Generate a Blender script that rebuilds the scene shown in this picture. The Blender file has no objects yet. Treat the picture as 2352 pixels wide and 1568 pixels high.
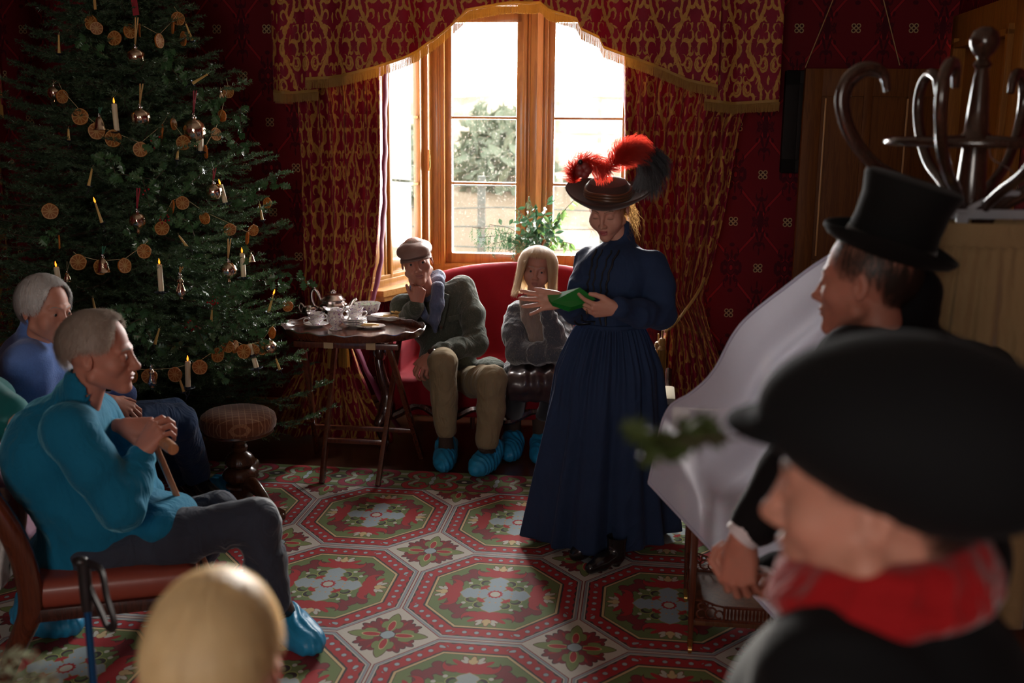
import bpy, bmesh, math, random
import numpy as np
from mathutils import Vector, Matrix, noise as mnoise
from math import pi, sin, cos, tan, atan2, sqrt, radians

sc = bpy.context.scene
COL = sc.collection
# ------------------------------------------------------------------ camera
FPX = 2450.0; CAMH = 1.8; PITCH = 0.202; ROLL = -0.0093; YAW = -0.1225
_cp, _sp, _cr, _sr = cos(PITCH), sin(PITCH), cos(ROLL), sin(ROLL)
_r0 = Vector((1, 0, 0)); _u0 = Vector((0, _sp, _cp)); CFWD = Vector((0, _cp, -_sp))
CRIGHT = _r0*_cr - _u0*_sr; CUP = _r0*_sr + _u0*_cr
CAMPOS = Vector((0, 0, CAMH))
cam_data = bpy.data.cameras.new('camera'); cam = bpy.data.objects.new('camera', cam_data)
COL.objects.link(cam); sc.camera = cam
m = Matrix((CRIGHT, CUP, -CFWD)).transposed().to_4x4(); m.translation = CAMPOS
cam.matrix_world = m
cam_data.sensor_width = 36.0; cam_data.lens = FPX*36.0/2352.0; cam_data.clip_start = 0.05; cam_data.clip_end = 300
cam_data.dof.use_dof = True; cam_data.dof.focus_distance = 4.95; cam_data.dof.aperture_fstop = 2.3
UA = Vector((cos(YAW), sin(YAW), 0)); VA = Vector((-sin(YAW), cos(YAW), 0))   # the room's own axes
def ray(px, py): return (CFWD + CRIGHT*((px-1176)/FPX) + CUP*((784-py)/FPX))
def P(px, py, Y): d = ray(px, py); return CAMPOS + d*(Y/d.y)
def G(px, py, z=0.0): d = ray(px, py); return CAMPOS + d*((z-CAMH)/d.z)
def PV(px, py, V): d = ray(px, py); return CAMPOS + d*(V/d.dot(VA))
def R(u, v, z=0.0): return UA*u + VA*v + Vector((0, 0, z))
def uvz(p): return (p.dot(UA), p.dot(VA), p.z)
def proj(p):
    q = Vector(p)-CAMPOS; d = q.dot(CFWD); return (1176+FPX*q.dot(CRIGHT)/d, 784-FPX*q.dot(CUP)/d)
# ------------------------------------------------------------------ view and light
sc.view_settings.view_transform = 'Standard'; sc.view_settings.look = 'None'
sc.view_settings.gamma = 1.0; sc.view_settings.use_curve_mapping = False
sc.view_settings.exposure = 0.5
w = bpy.data.worlds.new('sky'); sc.world = w; w.use_nodes = True
nt = w.node_tree; nt.nodes.clear()
_o = nt.nodes.new('ShaderNodeOutputWorld'); _b = nt.nodes.new('ShaderNodeBackground')
_b.inputs[0].default_value = (1.0, 1.0, 1.0, 1); _b.inputs[1].default_value = 2.2
nt.links.new(_b.outputs[0], _o.inputs[0])
# ------------------------------------------------------------------ objects, names, tags
WM = {}; KIDS = {}
def wmat(o): return WM.get(o, Matrix.Identity(4)) if o is not None else Matrix.Identity(4)
def tag(o, label, cat, group=None, kind=None):
    if label: o['label'] = label
    if cat: o['category'] = cat
    if group: o['group'] = group
    if kind: o['kind'] = kind
    return o
def thing(name, label, cat, loc=(0, 0, 0), rotz=0.0, group=None, mat=None):
    o = bpy.data.objects.new(name, None); COL.objects.link(o); o.empty_display_size = 0.1
    if mat is None: mat = Matrix.Translation(Vector(loc)) @ Matrix.Rotation(rotz, 4, 'Z')
    o.matrix_world = mat; WM[o] = mat.copy()
    return tag(o, label, cat, group)
def link_mesh(name, me, mats, parent=None, smooth=True, local=False):
    """me holds world coordinates (or the parent's, if local)"""
    if not isinstance(mats, (list, tuple)): mats = [mats]
    for x in mats: me.materials.append(x)
    o = bpy.data.objects.new(name, me); COL.objects.link(o)
    if parent is not None:
        if not local: me.transform(wmat(parent).inverted())
        o.parent = parent; WM[o] = wmat(parent); KIDS.setdefault(parent, []).append(o)
    if smooth: me.shade_smooth()
    else: me.shade_flat()
    return o
def np_mesh(name, verts, faces, mats, parent=None, smooth=True, midx=None, uv=None, local=False, autos=None):
    me = bpy.data.meshes.new(name)
    verts = np.asarray(verts, dtype=np.float32)
    if isinstance(faces, np.ndarray):
        nf, k = faces.shape
        me.vertices.add(len(verts)); me.vertices.foreach_set('co', verts.ravel())
        me.loops.add(nf*k); me.loops.foreach_set('vertex_index', faces.astype(np.int32).ravel())
        me.polygons.add(nf); me.polygons.foreach_set('loop_start', np.arange(nf, dtype=np.int32)*k)
        try: me.polygons.foreach_set('loop_total', np.full(nf, k, dtype=np.int32))
        except Exception: pass
    else: me.from_pydata([tuple(v) for v in verts], [], faces)
    me.update(calc_edges=True)
    if uv is not None:
        l = me.uv_layers.new(name='UVMap'); li = np.zeros(len(me.loops), dtype=np.int32); me.loops.foreach_get('vertex_index', li)
        l.data.foreach_set('uv', np.asarray(uv, dtype=np.float32)[li].ravel())
    if midx is not None: me.polygons.foreach_set('material_index', np.asarray(midx, dtype=np.int32))
    me.validate()
    o = link_mesh(name, me, mats, parent, smooth, local)
    if autos: me.set_sharp_from_angle(angle=radians(autos))
    return o
def copy_tree(o, parent=None):
    c = o.copy(); COL.objects.link(c)
    if parent is not None: c.parent = parent
    for ch in KIDS.get(o, []): copy_tree(ch, c)
    return c



def set_m(o, mat): o.matrix_world = mat
def frame(origin, x, z):
    """matrix with local X along x, local Z near z"""
    x = Vector(x).normalized(); z = Vector(z); y = z.cross(x).normalized(); z = x.cross(y)
    m = Matrix((x, y, z)).transposed().to_4x4(); m.translation = Vector(origin); return m

# ------------------------------------------------------------------ mesh builder
class MB:
    def __init__(s): s.v = []; s.f = []; s.m = []; s.uv = []; s.mi = 0
    def add(s, vs, fs, uv=None):
        b = len(s.v); s.v += [tuple(x) for x in vs]; s.f += [tuple(i+b for i in f) for f in fs]; s.m += [s.mi]*len(fs)
        s.uv += (list(uv) if uv is not None else [(x[0], x[2] if len(x) > 2 else 0) for x in vs]); return s
    def box(s, c, size, rot=None, bev=0.0):
        hx, hy, hz = [a/2 for a in size]; c = Vector(c)
        if bev <= 0:
            vs = [Vector((x*hx, y*hy, z*hz)) for x in (-1, 1) for y in (-1, 1) for z in (-1, 1)]
            fs = [(0, 1, 3, 2), (4, 6, 7, 5), (0, 4, 5, 1), (2, 3, 7, 6), (0, 2, 6, 4), (1, 5, 7, 3)]
        else:
            b = min(bev, hx*.9, hy*.9, hz*.9); bm = bmesh.new(); bmesh.ops.create_cube(bm, size=1)
            for q in bm.verts: q.co = Vector((q.co.x*2*hx, q.co.y*2*hy, q.co.z*2*hz))
            bmesh.ops.bevel(bm, geom=bm.edges[:], offset=b, segments=2, profile=.6, affect='EDGES')
            bm.verts.index_update(); vs = [q.co.copy() for q in bm.verts]; fs = [[q.index for q in f.verts] for f in bm.faces]; bm.free()
        if rot is not None: vs = [rot @ x for x in vs]
        return s.add([c+x for x in vs], fs)
    def rbox(s, u0, u1, v0, v1, z0, z1, bev=0.0):      # box on the room's axes
        c = R((u0+u1)/2, (v0+v1)/2, (z0+z1)/2)
        return s.box(c, (abs(u1-u0), abs(v1-v0), abs(z1-z0)), Matrix.Rotation(YAW, 3, 'Z'), bev)
    def beam(s, a, b, w, d, up=(0, 0, 1), bev=0.0):     # bar from a to b, w across, d along up
        a = Vector(a); b = Vector(b); x = (b-a); L = x.length; x.normalize(); u = Vector(up); y = u.cross(x).normalized(); z = x.cross(y)
        return s.box((a+b)/2, (L, w, d), Matrix((x, y, z)).transposed(), bev)
    def tube(s, pts, rad, n=10, closed=False, cap=True, sq=1.0):
        pts = [Vector(p) for p in pts]; N = len(pts)
        if not hasattr(rad, '__len__'): rad = [rad]*N
        t0 = (pts[1]-pts[0]).normalized(); ref = Vector((0, 0, 1)) if abs(t0.z) < .9 else Vector((1, 0, 0))
        nrm = (ref - t0*ref.dot(t0)).normalized(); rings = []
        for i, p in enumerate(pts):
            if closed: t = pts[(i+1) % N]-pts[i-1]
            else: t = pts[min(i+1, N-1)]-pts[max(i-1, 0)]
            t.normalize(); nrm = (nrm - t*nrm.dot(t)).normalized(); bn = t.cross(nrm)
            rings.append([p+(nrm*cos(2*pi*k/n)*sq+bn*sin(2*pi*k/n))*rad[i] for k in range(n)])
        vs = [v for r in rings for v in r]; fs = []
        for i in range(N if closed else N-1):
            j = (i+1) % N
            for k in range(n): fs.append((i*n+k, i*n+(k+1) % n, j*n+(k+1) % n, j*n+k))
        if cap and not closed: fs.append(tuple(range(n))[::-1]); fs.append(tuple((N-1)*n+k for k in range(n)))
        return s.add(vs, fs)
    def lathe(s, prof, c=(0, 0, 0), n=24, mat=None, ripple=None, cap=True):
        """prof: (r, z) pairs"""
        c = Vector(c); vs = []; fs = []
        for i, (r, z) in enumerate(prof):
            for k in range(n):
                a = 2*pi*k/n; rr = r*(1+(ripple(a, i) if ripple else 0)); p = Vector((rr*cos(a), rr*sin(a), z))
                vs.append((mat @ p if mat is not None else p)+c)
        for i in range(len(prof)-1):
            for k in range(n): fs.append((i*n+k, i*n+(k+1) % n, (i+1)*n+(k+1) % n, (i+1)*n+k))
        if cap:
            if prof[0][0] > 1e-4: fs.append(tuple(range(n))[::-1])
            if prof[-1][0] > 1e-4: fs.append(tuple((len(prof)-1)*n+k for k in range(n)))
        return s.add(vs, fs)
    def prism(s, poly, o, ax, ay, az, t):
        """polygon (x,y) in plane o+ax*x+ay*y, thickness t along az"""
        o = Vector(o); ax = Vector(ax); ay = Vector(ay); az = Vector(az); n = len(poly)
        vs = [o+ax*x+ay*y-az*(t/2) for x, y in poly]+[o+ax*x+ay*y+az*(t/2) for x, y in poly]
        fs = [tuple(range(n))[::-1], tuple(range(n, 2*n))]+[(i, (i+1) % n, n+(i+1) % n, n+i) for i in range(n)]
        return s.add(vs, fs)
    def ball(s, c, r, n=12, m=8, rot=None):
        if not hasattr(r, '__len__'): r = (r, r, r)
        vs = []; fs = []
        for i in range(m+1):
            th = pi*i/m
            for k in range(n):
                a = 2*pi*k/n; p = Vector((r[0]*sin(th)*cos(a), r[1]*sin(th)*sin(a), r[2]*cos(th)))
                if rot is not None: p = rot @ p
                vs.append(p+Vector(c))
        for i in range(m):
            for k in range(n): fs.append((i*n+k, (i+1)*n+k, (i+1)*n+(k+1) % n, i*n+(k+1) % n))
        return s.add(vs, fs)
    def xf(s, mat): s.v = [tuple(mat @ Vector(p)) for p in s.v]; return s
    def build(s, name, mat, parent=None, smooth=True, autos=40, uv=False, local=False):
        me = bpy.data.meshes.new(name); me.from_pydata(s.v, [], s.f); me.update()
        if uv:
            l = me.uv_layers.new(name='UVMap')
            for lp in me.loops: l.data[lp.index].uv = s.uv[lp.vertex_index]
        if any(s.m): me.polygons.foreach_set('material_index', s.m)
        if len(s.f) < 60000:
            bm = bmesh.new(); bm.from_mesh(me); bmesh.ops.remove_doubles(bm, verts=bm.verts, dist=1e-6) if not uv else None
            bmesh.ops.recalc_face_normals(bm, faces=bm.faces); bm.to_mesh(me); bm.free()
        o = link_mesh(name, me, mat, parent, smooth, local)
        if smooth and autos: me.set_sharp_from_angle(angle=radians(autos))
        return o
def grid_obj(name, Pf, nu, nv, mat, parent=None, uvf=None, closed=False, thick=0.0, off=-1):
    """Pf: array (nu,nv,3)"""
    A = np.asarray(Pf, dtype=np.float64); idx = np.arange(nu*nv).reshape(nu, nv)
    if closed: a = idx; b = np.roll(idx, -1, 0)
    else: a = idx[:-1]; b = idx[1:]
    F = np.stack([a[:, :-1], b[:, :-1], b[:, 1:], a[:, 1:]], -1).reshape(-1, 4)
    o = np_mesh(name, A.reshape(-1, 3), F, mat, parent, uv=None if uvf is None else np.asarray(uvf).reshape(-1, 2))
    if thick:
        md = o.modifiers.new('Solidify', 'SOLIDIFY'); md.thickness = thick; md.offset = off
    return o
def catmull(pts, n=8, closed=False):
    P_ = [np.array(p, float) for p in pts]; N = len(P_); out = []
    rng = range(N) if closed else range(N-1)
    for i in rng:
        p1 = P_[i]; p2 = P_[(i+1) % N]
        p0 = P_[i-1] if (i > 0 or closed) else 2*p1-p2
        p3 = P_[(i+2) % N] if (i+2 < N or closed) else 2*p2-p1
        for k in range(n):
            t = k/n; out.append(.5*((2*p1)+(-p0+p2)*t+(2*p0-5*p1+4*p2-p3)*t*t+(-p0+3*p1-3*p2+p3)*t**3))
    if not closed: out.append(P_[-1])
    return out
def interp(tab, x):
    xs, ys = zip(*tab); return np.interp(x, xs, ys)
def sstep(a, b, x): t = np.clip((x-a)/(b-a), 0, 1); return t*t*(3-2*t)

# ------------------------------------------------------------------ shader DSL
class S_:
    """one float socket inside a node tree, with arithmetic"""
    def __init__(s, T, sock): s.T = T; s.k = sock
    def _b(s, op, o, rev=False): return s.T.m(op, o, s) if rev else s.T.m(op, s, o)
    def __add__(s, o): return s._b('ADD', o)
    __radd__ = __add__
    def __mul__(s, o): return s._b('MULTIPLY', o)
    __rmul__ = __mul__
    def __sub__(s, o): return s._b('SUBTRACT', o)
    def __rsub__(s, o): return s._b('SUBTRACT', o, True)
    def __truediv__(s, o): return s._b('DIVIDE', o)
    def __neg__(s): return s._b('MULTIPLY', -1.0)
class Tree:
    def __init__(T, name):
        T.mat = bpy.data.materials.new(name); T.mat.use_nodes = True; T.nt = T.mat.node_tree; T.nt.nodes.clear()
        T.out = T.nt.nodes.new('ShaderNodeOutputMaterial')
    def n(T, typ, **kw):
        x = T.nt.nodes.new(typ)
        for k, v in kw.items(): setattr(x, k, v)
        return x
    def put(T, inp, v):
        if isinstance(v, S_): T.nt.links.new(v.k, inp)
        elif hasattr(v, 'is_output'): T.nt.links.new(v, inp)
        else:
            if hasattr(v, '__len__') and len(v) == 3 and inp.type == 'RGBA': v = (*v, 1)
            inp.default_value = v
    def m(T, op, *a):
        x = T.n('ShaderNodeMath', operation=op)
        for i, v in enumerate(a): T.put(x.inputs[i], v)
        return S_(T, x.outputs[0])
    def abs(T, a): return T.m('ABSOLUTE', a)
    def mx(T, a, *bs):
        for b in bs: a = T.m('MAXIMUM', a, b)
        return a
    def mn(T, a, *bs):
        for b in bs: a = T.m('MINIMUM', a, b)
        return a
    def sin(T, a): return T.m('SINE', a)
    def cos(T, a): return T.m('COSINE', a)
    def mod(T, a, p): return T.m('FLOORED_MODULO', a, p)
    def len2(T, x, y): return T.m('SQRT', x*x+y*y)
    def step(T, sd, soft=0.0):     # 1 where sd>0
        if soft <= 0: return T.m('GREATER_THAN', sd, 0.0)
        x = T.n('ShaderNodeMapRange'); T.put(x.inputs[0], sd); x.inputs[1].default_value = -soft; x.inputs[2].default_value = soft
        return S_(T, x.outputs[0])
    def circ(T, x, y, cx, cy, r): return r - T.len2(x-cx, y-cy)
    def cres(T, x, y, cx, cy, r, dx, dy, r2): return T.mn(T.circ(x, y, cx, cy, r), -T.circ(x, y, cx+dx, cy+dy, r2))
    def ring(T, x, y, cx, cy, r, w): return w - T.abs(T.circ(x, y, cx, cy, r))
    def elps(T, x, y, cx, cy, a, b, ang=0.0):
        c, s = cos(ang), sin(ang); X = x-cx; Y = y-cy
        return 1.0 - T.len2((X*c+Y*s)/a, (Y*c-X*s)/b)
    def mix(T, f, a, b, typ='MIX'):
        x = T.n('ShaderNodeMix', data_type='RGBA', blend_type=typ); T.put(x.inputs[0], f); T.put(x.inputs[6], a); T.put(x.inputs[7], b)
        return x.outputs[2]
    def uv(T):
        x = T.n('ShaderNodeUVMap'); s = T.n('ShaderNodeSeparateXYZ'); T.nt.links.new(x.outputs[0], s.inputs[0])
        return S_(T, s.outputs[0]), S_(T, s.outputs[1])
    def coord(T, kind='Object'):
        x = T.n('ShaderNodeTexCoord'); return x.outputs[kind]
    def sep(T, v):
        s = T.n('ShaderNodeSeparateXYZ'); T.nt.links.new(v, s.inputs[0]); return [S_(T, s.outputs[i]) for i in range(3)]
    def comb(T, x, y, z=0.0):
        c = T.n('ShaderNodeCombineXYZ'); T.put(c.inputs[0], x); T.put(c.inputs[1], y); T.put(c.inputs[2], z); return c.outputs[0]
    def noise(T, scale, detail=3.0, rough=.55, vec=None, dist=0.0, col=False):
        x = T.n('ShaderNodeTexNoise'); x.inputs['Scale'].default_value = scale; x.inputs['Detail'].default_value = detail
        x.inputs['Roughness'].default_value = rough; x.inputs['Distortion'].default_value = dist
        T.nt.links.new(vec if vec is not None else T.coord(), x.inputs['Vector'])
        return x.outputs['Color'] if col else S_(T, x.outputs[0])
    def scalev(T, v, s):
        x = T.n('ShaderNodeMapping'); T.nt.links.new(v, x.inputs[0]); x.inputs['Scale'].default_value = s; return x.outputs[0]
    def bump(T, h, strength=.3, dist=.002, nrm=None):
        x = T.n('ShaderNodeBump'); x.inputs['Strength'].default_value = strength; x.inputs['Distance'].default_value = dist
        T.put(x.inputs['Height'], h)
        if nrm is not None: T.nt.links.new(nrm, x.inputs['Normal'])
        return x.outputs[0]
    def bsdf(T, color, rough=.6, metal=0.0, spec=.5, normal=None, sheen=0.0, sss=0.0, emis=None, trans=0.0, alpha=None, coat=0.0, sheentint=None):
        b = T.n('ShaderNodeBsdfPrincipled'); T.put(b.inputs['Base Color'], color); T.put(b.inputs['Roughness'], rough); T.put(b.inputs['Metallic'], metal)
        b.inputs['Specular IOR Level'].default_value = spec
        if normal is not None: T.nt.links.new(normal, b.inputs['Normal'])
        if sheen: b.inputs['Sheen Weight'].default_value = sheen; b.inputs['Sheen Roughness'].default_value = .4
        if sheentint: T.put(b.inputs['Sheen Tint'], sheentint)
        if sss: b.inputs['Subsurface Weight'].default_value = sss; b.inputs['Subsurface Radius'].default_value = (.012, .004, .002); b.inputs['Subsurface Scale'].default_value = 1.0
        if trans: b.inputs['Transmission Weight'].default_value = trans
        if coat: b.inputs['Coat Weight'].default_value = coat; b.inputs['Coat Roughness'].default_value = .12
        if emis: T.put(b.inputs['Emission Color'], emis[0]); T.put(b.inputs['Emission Strength'], emis[1])
        if alpha is not None: T.put(b.inputs['Alpha'], alpha)
        return b.outputs[0]
    def end(T, sh): T.nt.links.new(sh, T.out.inputs[0]); return T.mat
def translucent(T, sh, color, amt):
    t = T.n('ShaderNodeBsdfTranslucent'); T.put(t.inputs[0], color); x = T.n('ShaderNodeMixShader'); x.inputs[0].default_value = amt
    T.nt.links.new(sh, x.inputs[1]); T.nt.links.new(t.outputs[0], x.inputs[2]); return x.outputs[0]
def simple(name, col, rough=.6, var=.25, nscale=30, bump=.15, bdist=.002, metal=0.0, spec=.5, sheen=0.0, sss=0.0, coat=0.0, trl=0.0, stretch=None):
    T = Tree(name); vec = T.coord()
    if stretch: vec = T.scalev(vec, stretch)
    nz = T.noise(nscale, 4, .6, vec); nz2 = T.noise(nscale*.17, 3, .5, vec)
    dark = tuple(c*(1-var) for c in col); lite = tuple(min(1, c*(1+var)) for c in col)
    c = T.mix((nz*.5+nz2*.5), dark, lite)
    sh = T.bsdf(c, rough, metal, spec, T.bump(nz, bump, bdist) if bump else None, sheen, sss, coat=coat)
    if trl: sh = translucent(T, sh, col, trl)
    return T.end(sh)

# ------------------------------------------------------------------ signed-distance modelling
def A3(v): return np.array([v[0], v[1], v[2]], dtype=np.float32)
class Sdf:
    def __init__(s, lo, hi, h):
        lo = A3(lo); hi = A3(hi); s.h = h; s.lo = lo; n = np.ceil((hi-lo)/h).astype(int)+2; s.n = n
        s.ax = [lo[i]+h*np.arange(n[i], dtype=np.float32) for i in range(3)]; s.F = np.full(tuple(n), 1.0, dtype=np.float32)
    def sub(s, lo, hi):
        sl = []
        for i in range(3):
            a = int(np.floor((lo[i]-s.lo[i])/s.h)); b = int(np.ceil((hi[i]-s.lo[i])/s.h))+1
            a = max(0, a); b = min(int(s.n[i]), b)
            if b <= a: return None, None
            sl.append(slice(a, b))
        sl = tuple(sl); g = np.stack(np.meshgrid(*[s.ax[i][sl[i]] for i in range(3)], indexing='ij'), -1); return sl, g
    def op(s, fn, lo, hi, k=0.0, mode='u', pad=.03):
        p = pad+k*1.5; lo = A3(lo)-p; hi = A3(hi)+p
        sl, g = s.sub(lo, hi)
        if sl is None: return s
        d = fn(g).astype(np.float32); F = s.F[sl]
        if mode == 'u':
            if k > 0: h = np.clip(.5+.5*(F-d)/k, 0, 1); s.F[sl] = F*(1-h)+d*h-k*h*(1-h)
            else: s.F[sl] = np.minimum(F, d)
        else:
            d = -d
            if k > 0: h = np.clip(.5-.5*(F-d)/k, 0, 1); s.F[sl] = F*(1-h)+d*h+k*h*(1-h)
            else: s.F[sl] = np.maximum(F, d)
        return s
    def cone(s, a, b, ra, rb, k=0.01, mode='u'):
        a = A3(a); b = A3(b)
        def fn(g):
            pa = g-a; ba = b-a; t = np.clip((pa@ba)/max(float(ba@ba), 1e-9), 0, 1)
            return np.linalg.norm(pa-t[..., None]*ba, axis=-1)-(ra+(rb-ra)*t)
        r = max(ra, rb); return s.op(fn, np.minimum(a, b)-r, np.maximum(a, b)+r, k, mode)
    def chain(s, pts, rs, k=0.01, mode='u'):
        for i in range(len(pts)-1): s.cone(pts[i], pts[i+1], rs[i], rs[i+1], k, mode)
        return s
    def ell(s, c, r, k=0.01, rot=None, mode='u'):
        c = A3(c); r = A3(r); M_ = np.array(rot, dtype=np.float32) if rot is not None else None
        def fn(g):
            p = g-c
            if M_ is not None: p = p@M_
            k0 = np.linalg.norm(p/r, axis=-1); k1 = np.linalg.norm(p/(r*r), axis=-1); return k0*(k0-1)/np.maximum(k1, 1e-6)
        R_ = float(max(r)); ext = r if rot is None else np.full(3, R_); return s.op(fn, c-ext, c+ext, k, mode)
    def box(s, c, hsize, rr=.01, k=0.01, rot=None, mode='u'):
        c = A3(c); hs = A3(hsize)-rr; M_ = np.array(rot, dtype=np.float32) if rot is not None else None
        def fn(g):
            p = g-c
            if M_ is not None: p = p@M_
            q = np.abs(p)-hs; return np.linalg.norm(np.maximum(q, 0), axis=-1)+np.minimum(q.max(-1), 0)-rr
        R_ = float(np.linalg.norm(A3(hsize))); return s.op(fn, c-R_, c+R_, k, mode)
    def plane_cut(s, c, n, k=0.0):       # removes the side n points to
        c = A3(c); n = A3(n)/np.linalg.norm(A3(n))
        def fn(g): return -((g-c)@n)
        s.op(fn, s.lo, s.lo+s.h*s.n, k, 's'); return s
    def warp(s, fn):
        g = np.stack(np.meshgrid(*s.ax, indexing='ij'), -1); s.F = s.F+fn(g).astype(np.float32); return s
    def mesh(s):
        F = s.F; h = s.h; nx, ny, nz = F.shape; I = F < 0
        c = np.zeros((nx-1, ny-1, nz-1), dtype=np.int8)
        for dx in (0, 1):
            for dy in (0, 1):
                for dz in (0, 1): c += I[dx:nx-1+dx, dy:ny-1+dy, dz:nz-1+dz]
        act = (c > 0) & (c < 8); ci = np.argwhere(act); M_ = len(ci)
        idx = np.full(act.shape, -1, dtype=np.int64); idx[act] = np.arange(M_)
        acc = np.zeros((M_, 3)); cnt = np.zeros(M_)
        offs = [(0, 0, 0), (1, 0, 0), (0, 1, 0), (0, 0, 1), (1, 1, 0), (1, 0, 1), (0, 1, 1), (1, 1, 1)]
        for a in offs:
            for ax in range(3):
                if a[ax]: continue
                b = list(a); b[ax] = 1
                fa = F[ci[:, 0]+a[0], ci[:, 1]+a[1], ci[:, 2]+a[2]]; fb = F[ci[:, 0]+b[0], ci[:, 1]+b[1], ci[:, 2]+b[2]]
                mk = (fa < 0) != (fb < 0); t = fa[mk]/(fa[mk]-fb[mk]); p = np.tile(np.array(a, float), (mk.sum(), 1)); p[:, ax] = t
                acc[mk] += p; cnt[mk] += 1
        V = (ci+acc/np.maximum(cnt, 1)[:, None])*h+s.lo
        Fs = []
        for ax in range(3):
            o = [x for x in range(3) if x != ax]
            s0 = [slice(None)]*3; s1 = [slice(None)]*3; s0[ax] = slice(0, -1); s1[ax] = slice(1, None)
            for q in o: s0[q] = slice(1, -1); s1[q] = slice(1, -1)
            a = I[tuple(s0)]; b = I[tuple(s1)]; ch = a != b; e = np.argwhere(ch); inn = a[ch]
            for q in o: e[:, q] += 1
            def cell(d1, d2):
                q = e.copy(); q[:, o[0]] += d1; q[:, o[1]] += d2; return idx[q[:, 0], q[:, 1], q[:, 2]]
            quad = np.stack([cell(-1, -1), cell(0, -1), cell(0, 0), cell(-1, 0)], 1)
            flip = inn if ax != 1 else ~inn
            quad[~flip] = quad[~flip][:, ::-1]; Fs.append(quad)
        Fc = np.concatenate(Fs); Fc = Fc[(Fc >= 0).all(1)]
        return V, Fc
def smooth_np(V, F, it=1, lam=.5):
    for _ in range(it):
        acc = np.zeros_like(V); cnt = np.zeros(len(V))
        for a, b in ((0, 1), (1, 2), (2, 3), (3, 0)):
            for x, y in ((F[:, a], F[:, b]), (F[:, b], F[:, a])):
                for j in range(3): acc[:, j] += np.bincount(x, V[y, j], len(V))
                cnt += np.bincount(x, minlength=len(V))
        V = V+(acc/np.maximum(cnt, 1)[:, None]-V)*lam
    return V
def vnoise(g, scale, seed=0):
    """smooth value noise, vectorised"""
    p = g*scale+seed*17.3; i = np.floor(p).astype(np.int64); f = p-i; f = f*f*(3-2*f)
    def hsh(a, b, c):
        n = (a*73856093) ^ (b*19349663) ^ (c*83492791); n = (n ^ (n >> 13))*1274126177 & 0x7fffffff; return (n % 10007)/10007.0
    r = 0
    for dx in (0, 1):
        for dy in (0, 1):
            for dz in (0, 1):
                w_ = (f[..., 0] if dx else 1-f[..., 0])*(f[..., 1] if dy else 1-f[..., 1])*(f[..., 2] if dz else 1-f[..., 2])
                r = r+w_*hsh(i[..., 0]+dx, i[..., 1]+dy, i[..., 2]+dz)
    return r-.5
class Parts:
    """several welded or overlapping shells gathered into ONE mesh"""
    def __init__(s): s.V = []; s.F = []; s.M = []; s.n = 0
    def add(s, V, F, mi=0, mat=None):
        V = np.asarray(V, float)
        if mat is not None: M_ = np.array(mat); V = V@M_[:3, :3].T+M_[:3, 3]
        s.V.append(V); s.F.append(np.asarray(F)+s.n); s.n += len(V)
        s.M.append(np.full(len(F), mi) if not hasattr(mi, '__len__') else np.asarray(mi)); return s
    def build(s, name, mats, parent=None):
        return np_mesh(name, np.concatenate(s.V), np.concatenate(s.F), mats, parent, midx=np.concatenate(s.M))
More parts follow.
